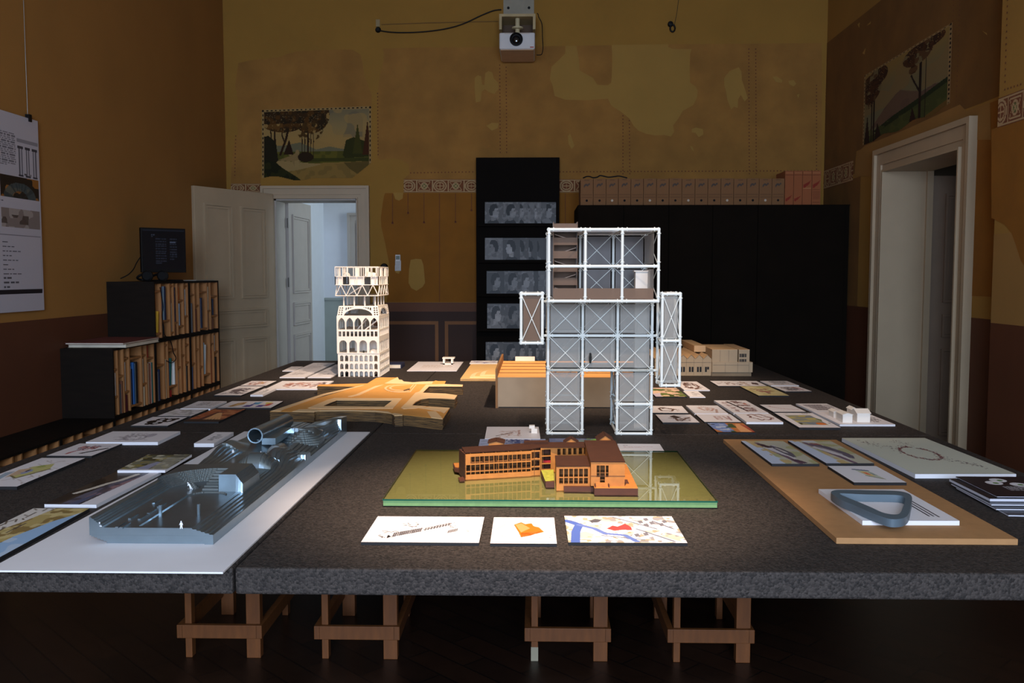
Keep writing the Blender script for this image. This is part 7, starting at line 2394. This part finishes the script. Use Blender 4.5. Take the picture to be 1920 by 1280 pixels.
def house(px0, px1, py, hw, hr, depth, label, roof_along='x'):
    p0, p1 = PZ(px0, py, zh), PZ(px1, py, zh)
    y0 = p0.y
    t = thing('house_model', label, 'model', ((p0.x + p1.x) / 2, y0 + depth / 2, zh), 'group of small white houses')
    xm, ym = (p0.x + p1.x) / 2, y0 + depth / 2
    if roof_along == 'y':
        MB().plate([(p0.x, y0, zh), (p1.x, y0, zh), (p1.x, y0, zh + hw), (xm, y0, zh + hw + hr), (p0.x, y0, zh + hw)], off=(0, depth, 0)).build('house_body', WHITE_MODEL, t)
        e = .004
        b = MB()
        for s_, xa in ((-1, p0.x), (1, p1.x)):
            b.hexa([(xa + s_ * e, y0 - e, zh + hw - .001), (xm, y0 - e, zh + hw + hr + .001), (xm, y0 + depth + e, zh + hw + hr + .001), (xa + s_ * e, y0 + depth + e, zh + hw - .001)],
                   [(xa + s_ * e, y0 - e, zh + hw + .001), (xm, y0 - e, zh + hw + hr + .003), (xm, y0 + depth + e, zh + hw + hr + .003), (xa + s_ * e, y0 + depth + e, zh + hw + .001)])
        b.build('house_roof', WHITE_MODEL, t)
    else:
        MB().plate([(p0.x, y0, zh), (p0.x, y0 + depth, zh), (p0.x, y0 + depth, zh + hw), (p0.x, ym, zh + hw + hr), (p0.x, y0, zh + hw)], off=(p1.x - p0.x, 0, 0)).build('house_body', WHITE_MODEL, t)
        e = .004
        b = MB()
        for s_, ya in ((-1, y0), (1, y0 + depth)):
            b.hexa([(p0.x - e, ya + s_ * e, zh + hw - .001), (p1.x + e, ya + s_ * e, zh + hw - .001), (p1.x + e, ym, zh + hw + hr + .001), (p0.x - e, ym, zh + hw + hr + .001)],
                   [(p0.x - e, ya + s_ * e, zh + hw + .001), (p1.x + e, ya + s_ * e, zh + hw + .001), (p1.x + e, ym, zh + hw + hr + .003), (p0.x - e, ym, zh + hw + hr + .003)])
        b.build('house_roof', WHITE_MODEL, t)


house(1580, 1598, 792, .040, .006, .10, 'small white house with a plain front, in the middle of the group', 'y')
house(1607, 1631, 791, .044, .016, .09, 'largest small white house of the group, nearest the right edge', 'x')
house(1563, 1574, 783, .030, .006, .08, 'small white house with a bright front, at the left of the group', 'y')
house(1596, 1606, 779, .032, .010, .07, 'small white house at the back of the group', 'y')

# ------------------------------------------------------------------ grey bent ring on its white board
RINGM = mat('ring_grey', (88, 102, 110), .45, var=.05)
zq = R_RING[0].z + .0008
outer_px = [(1558, 923), (1566, 930), (1580, 938), (1600, 946), (1625, 957), (1650, 967), (1672, 973), (1694, 971), (1704, 962), (1708, 945), (1710, 932), (1704, 925), (1690, 921), (1670, 919.5), (1640, 919), (1600, 918), (1572, 918), (1562, 919.5)]
inner_px = [(1574, 925), (1588, 932), (1608, 940), (1632, 950), (1654, 960), (1674, 964), (1687, 962), (1693, 950), (1697, 938), (1695, 931), (1684, 928), (1660, 927), (1620, 926.5), (1590, 925)]


def smooth_loop(px, z, sub=4):
    P = [PZ(x, y, z) for x, y in px]
    out, n_ = [], len(P)
    for i in range(n_):
        p0, p1, p2, p3 = P[i - 1], P[i], P[(i + 1) % n_], P[(i + 2) % n_]
        for k_ in range(sub):
            t_ = k_ / sub
            out.append(.5 * ((2 * p1) + (p2 - p0) * t_ + (2 * p0 - 5 * p1 + 4 * p2 - p3) * t_ * t_ + (3 * p1 - p0 - 3 * p2 + p3) * t_ ** 3))
    return out


hz_ = .024
O, I = smooth_loop(outer_px, zq + hz_), smooth_loop(inner_px, zq + hz_)
dn = Vector((0, 0, hz_ - .0005))
MB().plate([p - dn for p in O], [[p - dn for p in I]], off=dn).build('ring_model', RINGM, smooth=True, label='grey bent ring model standing on the white board at right', cat='model')

# ------------------------------------------------------------------ silver landscape model on the big white sheet
sx0, sx1 = PZ(428, 1074, TZ).x, 0
s_r0, s_r1 = PZ(690, 811, TZ).x, PZ(428, 1074, TZ).x
sh_x1 = (s_r0 + s_r1) / 2
sh_x0, sh_y0, sh_y1 = -1.385, PZ(300, 1075, TZ).y, PZ(600, 811, TZ).y
MB().box(sh_x0, sh_x1, sh_y0, sh_y1, TZ + .0005, TZ + .005).build('white_base_sheet', WHITE_BOARD, label='long white board under the silver landscape model', cat='board')
SILVER = mat('silver_paint', (150, 166, 174), .30, .88, var=.05, scale=20)
zs = TZ + .0052
lx0, lx1, ly0, ly1 = -1.236, -.888, 2.515, 4.36
NU, NV = 170, 520
U, V = np.meshgrid((np.arange(NU) + .5) / NU, (np.arange(NV) + .5) / NV)      # u left to right, v near to far


def sm(a, b_, x):
    t_ = np.clip((x - a) / (b_ - a), 0, 1)
    return t_ * t_ * (3 - 2 * t_)


def steps(x, n_):
    """rounded terraces: x in 0..1 cut into n steps"""
    y = x * n_
    f = np.floor(y)
    return (f + sm(.86, 1.0, y - f)) / n_


Xm, Ym = lx0 + (lx1 - lx0) * U, ly0 + (ly1 - ly0) * V
FL = .046


def curve(x, ks):
    xs_, ys_ = zip(*ks)
    i_ = np.clip(np.searchsorted(xs_, x) - 1, 0, len(xs_) - 2)
    x0_, x1_, y0_, y1_ = (np.array(q_) for q_ in (xs_, xs_, ys_, ys_)) if False else (np.array(xs_)[i_], np.array(xs_)[i_ + 1], np.array(ys_)[i_], np.array(ys_)[i_ + 1])
    t_ = np.clip((x - x0_) / (x1_ - x0_), 0, 1)
    return y0_ + (y1_ - y0_) * t_ * t_ * (3 - 2 * t_)


# heights of the left rim, the right rim and the ground between them, along the length
rimL = curve(V, ((0, .080), (.34, .080), (.385, .078), (.44, .050), (.50, .060), (.585, .082), (.64, .080), (.70, .056), (.80, .050), (1, .046)))
rimR = curve(V, ((0, FL), (.40, FL), (.45, .055), (.525, .090), (.58, .074), (.63, .050), (.70, .054), (.78, .062), (.86, .058), (.905, .066), (.945, .086), (1, .078)))
ground = curve(V, ((0, FL), (.56, FL + .002), (.62, .044), (.70, .046), (.78, .054), (.86, .060), (.92, .056), (1, .050)))
Hh = ground.copy()
# the court in front: stands rise around a rounded court
cxr, cyr, Rr = lx0 + .047 + .13, 3.105 - .13, .13
dx_, dy_ = cxr - Xm, Ym - cyr
dist = np.where((dx_ > 0) & (dy_ > 0), np.hypot(dx_, dy_) - Rr, np.maximum(dx_, dy_) - Rr)
stand = FL + (.080 - FL) * steps(np.clip(dist / .047, 0, 1), 7)
front = 1 - sm(.375, .42, V)
Hh = np.where((V < .42) & (U < .56), ground + (stand - FL) * front, Hh)
# left side behind the court: terraces falling inward from the swinging rim
inn = steps(np.clip((.27 - U) / .27, 0, 1), 6)
Hh = np.where((V >= .40) & (U < .27), np.maximum(Hh, ground + (rimL - ground) * np.where(V > .60, sm(.30, .03, .33 - U) * 0 + (1 - sm(.02, .27, U)), inn) * sm(.40, .43, V)), Hh)
# right side: terraces falling outward from the rim
u0_ = .80 - .08 * sm(.42, .52, V) + .20 * sm(.86, .93, V)
fall = np.clip((U - u0_) / np.maximum(1 - u0_, .02), 0, 1)
rise = 1 - sm(.0, .16, np.clip(u0_ - U, 0, 1))
side = np.where(U > u0_, .024 + (rimR - .024) * (1 - steps(fall, 6)), ground + (rimR - ground) * rise)
side = np.where(V > .93, ground + (rimR - ground) * sm(.55, .95, U), side)
Hh = np.where((U > u0_) | ((V > .42) & (U > .5)), side, Hh)
# sunk rink with a rounded far end
rink = ((V < .205) & (U > .38) & (U < .74) & (V > .012)) | (((U - .56) / .18) ** 2 + ((V - .205) / .032) ** 2 < 1)
Hh = np.where(rink & (U < .78), FL - .004, Hh)
# small stepped dome beside the court and a flight of steps
dd = np.hypot((U - .33) * .348, (V - .262) * 1.845)
Hh = np.where(dd < .024, FL + .022 * steps(np.clip(1 - dd / .024, 0, 1), 5), Hh)
m_ = (U > .44 + .05 * (V - .235) / .1) & (U < .62) & (V > .235) & (V < .36)
Hh = np.where(m_, np.maximum(Hh * 0 + FL, FL + .048 * steps(np.clip((V - .235) / .075, 0, 1), 8)), Hh)
# block with a straight front and a right end that slips down in fine steps
m_ = (V > .236) & (V < .335)
Hh = np.where(m_ & (U >= .62) & (U < .775), FL + .056, Hh)
Hh = np.where(m_ & (U >= .775) & (U < .85), FL + .056 - .034 * steps(np.clip((U - .775) / .07, 0, 1), 7), Hh)
# lying barrel: big steps on its left, a smooth back, fine steps on its right
ba = np.sqrt(np.clip(1 - ((V - .450) / .030) ** 2, 0, 1))
prof = np.where(U < .40, 0, np.where(U < .57, .25 + .75 * steps(np.clip((U - .40) / .17, 0, 1), 6), np.where(U < .70, 1, 1 - .55 * steps(np.clip((U - .70) / .11, 0, 1), 8))))
prof = np.where(U > .83, 0, prof)
Hh = np.where((V > .42) & (V < .48) & (prof > 0), FL + .052 * ba * prof, Hh)
# far part: quarter pipe under the tube, a lying half shell, a smooth roll and a fan of steps
Hh = np.where((V > .54) & (U < .62), np.maximum(Hh, ground + .040 * np.exp(-((U - .36 + .5 * (V - .64)) / .10) ** 2) * sm(.60, .72, V) * (1 - sm(.86, .95, V))), Hh)
shell = np.sqrt(np.clip(1 - ((U - .66) / .10) ** 2, 0, 1))
Hh = np.where((V > .565) & (V < .61), np.maximum(Hh, ground + .036 * shell), Hh)
roll = np.exp(-(((V - .775) - .10 * (U - .6)) / .030) ** 2) * sm(.38, .52, U) * (1 - sm(.80, .90, U))
Hh = np.where(roll > .05, np.maximum(Hh, ground + .034 * roll), Hh)
fr_ = np.hypot((U - .70) * .348, (V - .775) * 1.845)
fan = steps(np.clip(1 - fr_ / .15, 0, 1), 8) * (V < .775) * (V > .69)
Hh = np.where((V < .775) & (V > .69) & (fr_ < .15) & (U > .5) & (U < .96), np.maximum(Hh * .0 + .036, .036 + .050 * fan), Hh)
Hh += .022 * np.exp(-(((U - .50) / .022) ** 2 + ((V - .655) / .008) ** 2))
# long low steps behind the tube
Hh = np.where((V > .80) & (U > .36) & (U < .56), Hh - .012 * steps(np.clip((U - .36) / .2, 0, 1), 4) * sm(.80, .86, V), Hh)
Hh = np.maximum(Hh, .016)

sil = thing('landscape_model', 'long silver skate landscape model of steps and waves on the white board', 'model', ((lx0 + lx1) / 2, (ly0 + ly1) / 2, zs))
bas = BASE[sil.name]
Xg = lx0 + (lx1 - lx0) * (np.arange(NU) + .5) / NU
Yg = ly0 + (ly1 - ly0) * (np.arange(NV) + .5) / NV
verts = [(Xg[i] - bas.x, Yg[j] - bas.y, Hh[j, i]) for j in range(NV) for i in range(NU)]
faces = [(j * NU + i, j * NU + i + 1, (j + 1) * NU + i + 1, (j + 1) * NU + i) for j in range(NV - 1) for i in range(NU - 1)]
# outer walls down to the white board; the near-left corner steps in under itself
def wall_z(j, i):
    return .030 if (i == 0 and j < NV * .5) or (j == 0) else .0
ring_idx = [(0, i) for i in range(NU)] + [(j, NU - 1) for j in range(1, NV)] + [(NV - 1, i) for i in range(NU - 2, -1, -1)] + [(j, 0) for j in range(NV - 2, 0, -1)]
n0 = len(verts)
for j, i in ring_idx:
    zlow = .024 if (i < NU * .92 and j == 0) or (i == 0 and j < NV * .45) else .0
    zlow = min(zlow, Hh[j, i] - .002)
    verts.append((Xg[i] - bas.x, Yg[j] - bas.y, zlow))
m_ = len(ring_idx)
for k_ in range(m_):
    a, b_ = ring_idx[k_], ring_idx[(k_ + 1) % m_]
    faces.append((b_[0] * NU + b_[1], a[0] * NU + a[1], n0 + k_, n0 + (k_ + 1) % m_))
me = bpy.data.meshes.new('terrain')
me.from_pydata(verts, [], faces)
me.materials.append(SILVER)
me.polygons.foreach_set('use_smooth', [True] * len(me.polygons))
me.update()
o = bpy.data.objects.new('terrain', me)
COL.objects.link(o); o.parent = sil
BASE[o.name] = bas
es = o.modifiers.new('edges', 'EDGE_SPLIT'); es.split_angle = math.radians(24)
# plinth: stacked layers that step back towards the left
b = MB()
for k_ in range(5):
    z1_ = zs + .0245 + .0 - k_ * .0035
    b.box(lx0 + .006 + k_ * .008, lx1 - .002, ly0 + .001 + k_ * .0012, ly0 + 1.2 - k_ * .01, z1_ - .0036, z1_)
b.box(lx0 + .046, lx1 - .0018, ly0 + .0075, ly1 - .01, zs + .0002, zs + .0075)
b.build('layered_plinth', SILVER, sil)
# pipe
pc, pe = PY(481, 818, 3.72), PY(513, 796, 4.12)
r_o, r_i = .0315, .0265
zc_ = zs + .098
A_, B_ = Vector((pc.x, 3.70, zc_)), Vector((pc.x + .005, 4.16, zc_ - .012))
b = MB()
n_ = 24
for rr, flip in ((r_o, 1), (r_i, -1)):
    ring0 = [A_ + Vector((rr * math.cos(t_), 0, rr * math.sin(t_))) for t_ in [2 * math.pi * k_ / n_ for k_ in range(n_)]]
    ring1 = [p + (B_ - A_) for p in ring0]
    b.add(ring0 + ring1, [((k_, (k_ + 1) % n_, n_ + (k_ + 1) % n_, n_ + k_) if flip > 0 else (k_, n_ + k_, n_ + (k_ + 1) % n_, (k_ + 1) % n_)) for k_ in range(n_)])
b.f += [(k_, 2 * n_ + k_, 2 * n_ + (k_ + 1) % n_, (k_ + 1) % n_) for k_ in range(n_)]
b.f += [(n_ + k_, n_ + (k_ + 1) % n_, 3 * n_ + (k_ + 1) % n_, 3 * n_ + k_) for k_ in range(n_)]
b.mi = [0] * len(b.f)
b.build('pipe', SILVER, sil, smooth=True)
b = MB().box(A_.x + .024, A_.x + .08, 3.71, 3.98, zs + .06, zs + .086)
b.build('pipe_shelf', SILVER, sil)
MB().box(A_.x - .02, A_.x + .02, 3.75, 4.12, zs + .05, zs + .072).build('pipe_saddle', SILVER, sil)
for px, y0_, y1_ in ((301, 968, 940), (373, 966, 939)):
    p = PZ(px, y0_, zs + .044)
    MB().box(p.x - .0035, p.x + .0035, p.y - .0035, p.y + .0035, zs + .042, zs + .078).build('post', SILVER, sil)
for px, py in ((244, 971), (262, 972), (279, 961), (289, 942), (298, 949), (220, 987), (228, 988)):
    p = PZ(px, py + 2, zs + .046)
    MB().box(p.x - .004, p.x + .004, p.y - .004, p.y + .05, zs + .045, zs + .050).build('rail_block', SILVER, sil)
FIG = mat('figure_white', (235, 235, 235), .6)


def figure(px, py, z, label, s=.020, lean=0.0, sit=False):
    p = PZ(px, py, z)
    x, y = p.x, p.y
    lx = lean * s
    b = MB()
    if sit:
        b.tube((x, y, z + .004), (x + .006, y - .004, z + .004), .0018, 6).tube((x, y, z + .003), (x - .001, y, z + .010), .0026, 6, .0022)
        hz__ = z + .0125
    else:
        for sg in (-1, 1):
            b.tube((x + sg * .0028, y, z), (x + sg * .001 + lx * .4, y, z + s * .48), .0013, 6, .0018)
        b.tube((x + lx * .4, y, z + s * .45), (x + lx * .8, y, z + s * .84), .0024, 8, .0026)
        for sg in (-1, 1):
            b.tube((x + lx * .8 + sg * .002, y, z + s * .82), (x + lx * .6 + sg * .0045, y - .001, z + s * .5), .0012, 5, .0009)
        hz__ = z + s * .95
    b.ball((x + lx, y, hz__), .0021, 8, (1, 1, 1.25))
    b.build('scale_figure', FIG, label=label, cat='figurine', group='white scale figures on the silver model')


figure(340, 991, zs + .0462, 'white scale figure walking at the near right of the silver rink', .021)
figure(187, 988, zs + .0462, 'white scale figure crouching at the near left corner of the silver model', sit=True)
figure(359, 917, zs + .047, 'white scale figure leaning beside the small silver dome', .022, -.5)
figure(404, 889, zs + .051, 'white scale figure with spread legs behind the silver block', .022)
figure(437, 849, zs + .064, 'white scale figure on the slope below the silver pipe', .012)
figure(489, 853, zs + .062, 'white scale figure seated in the silver bowl', sit=True)
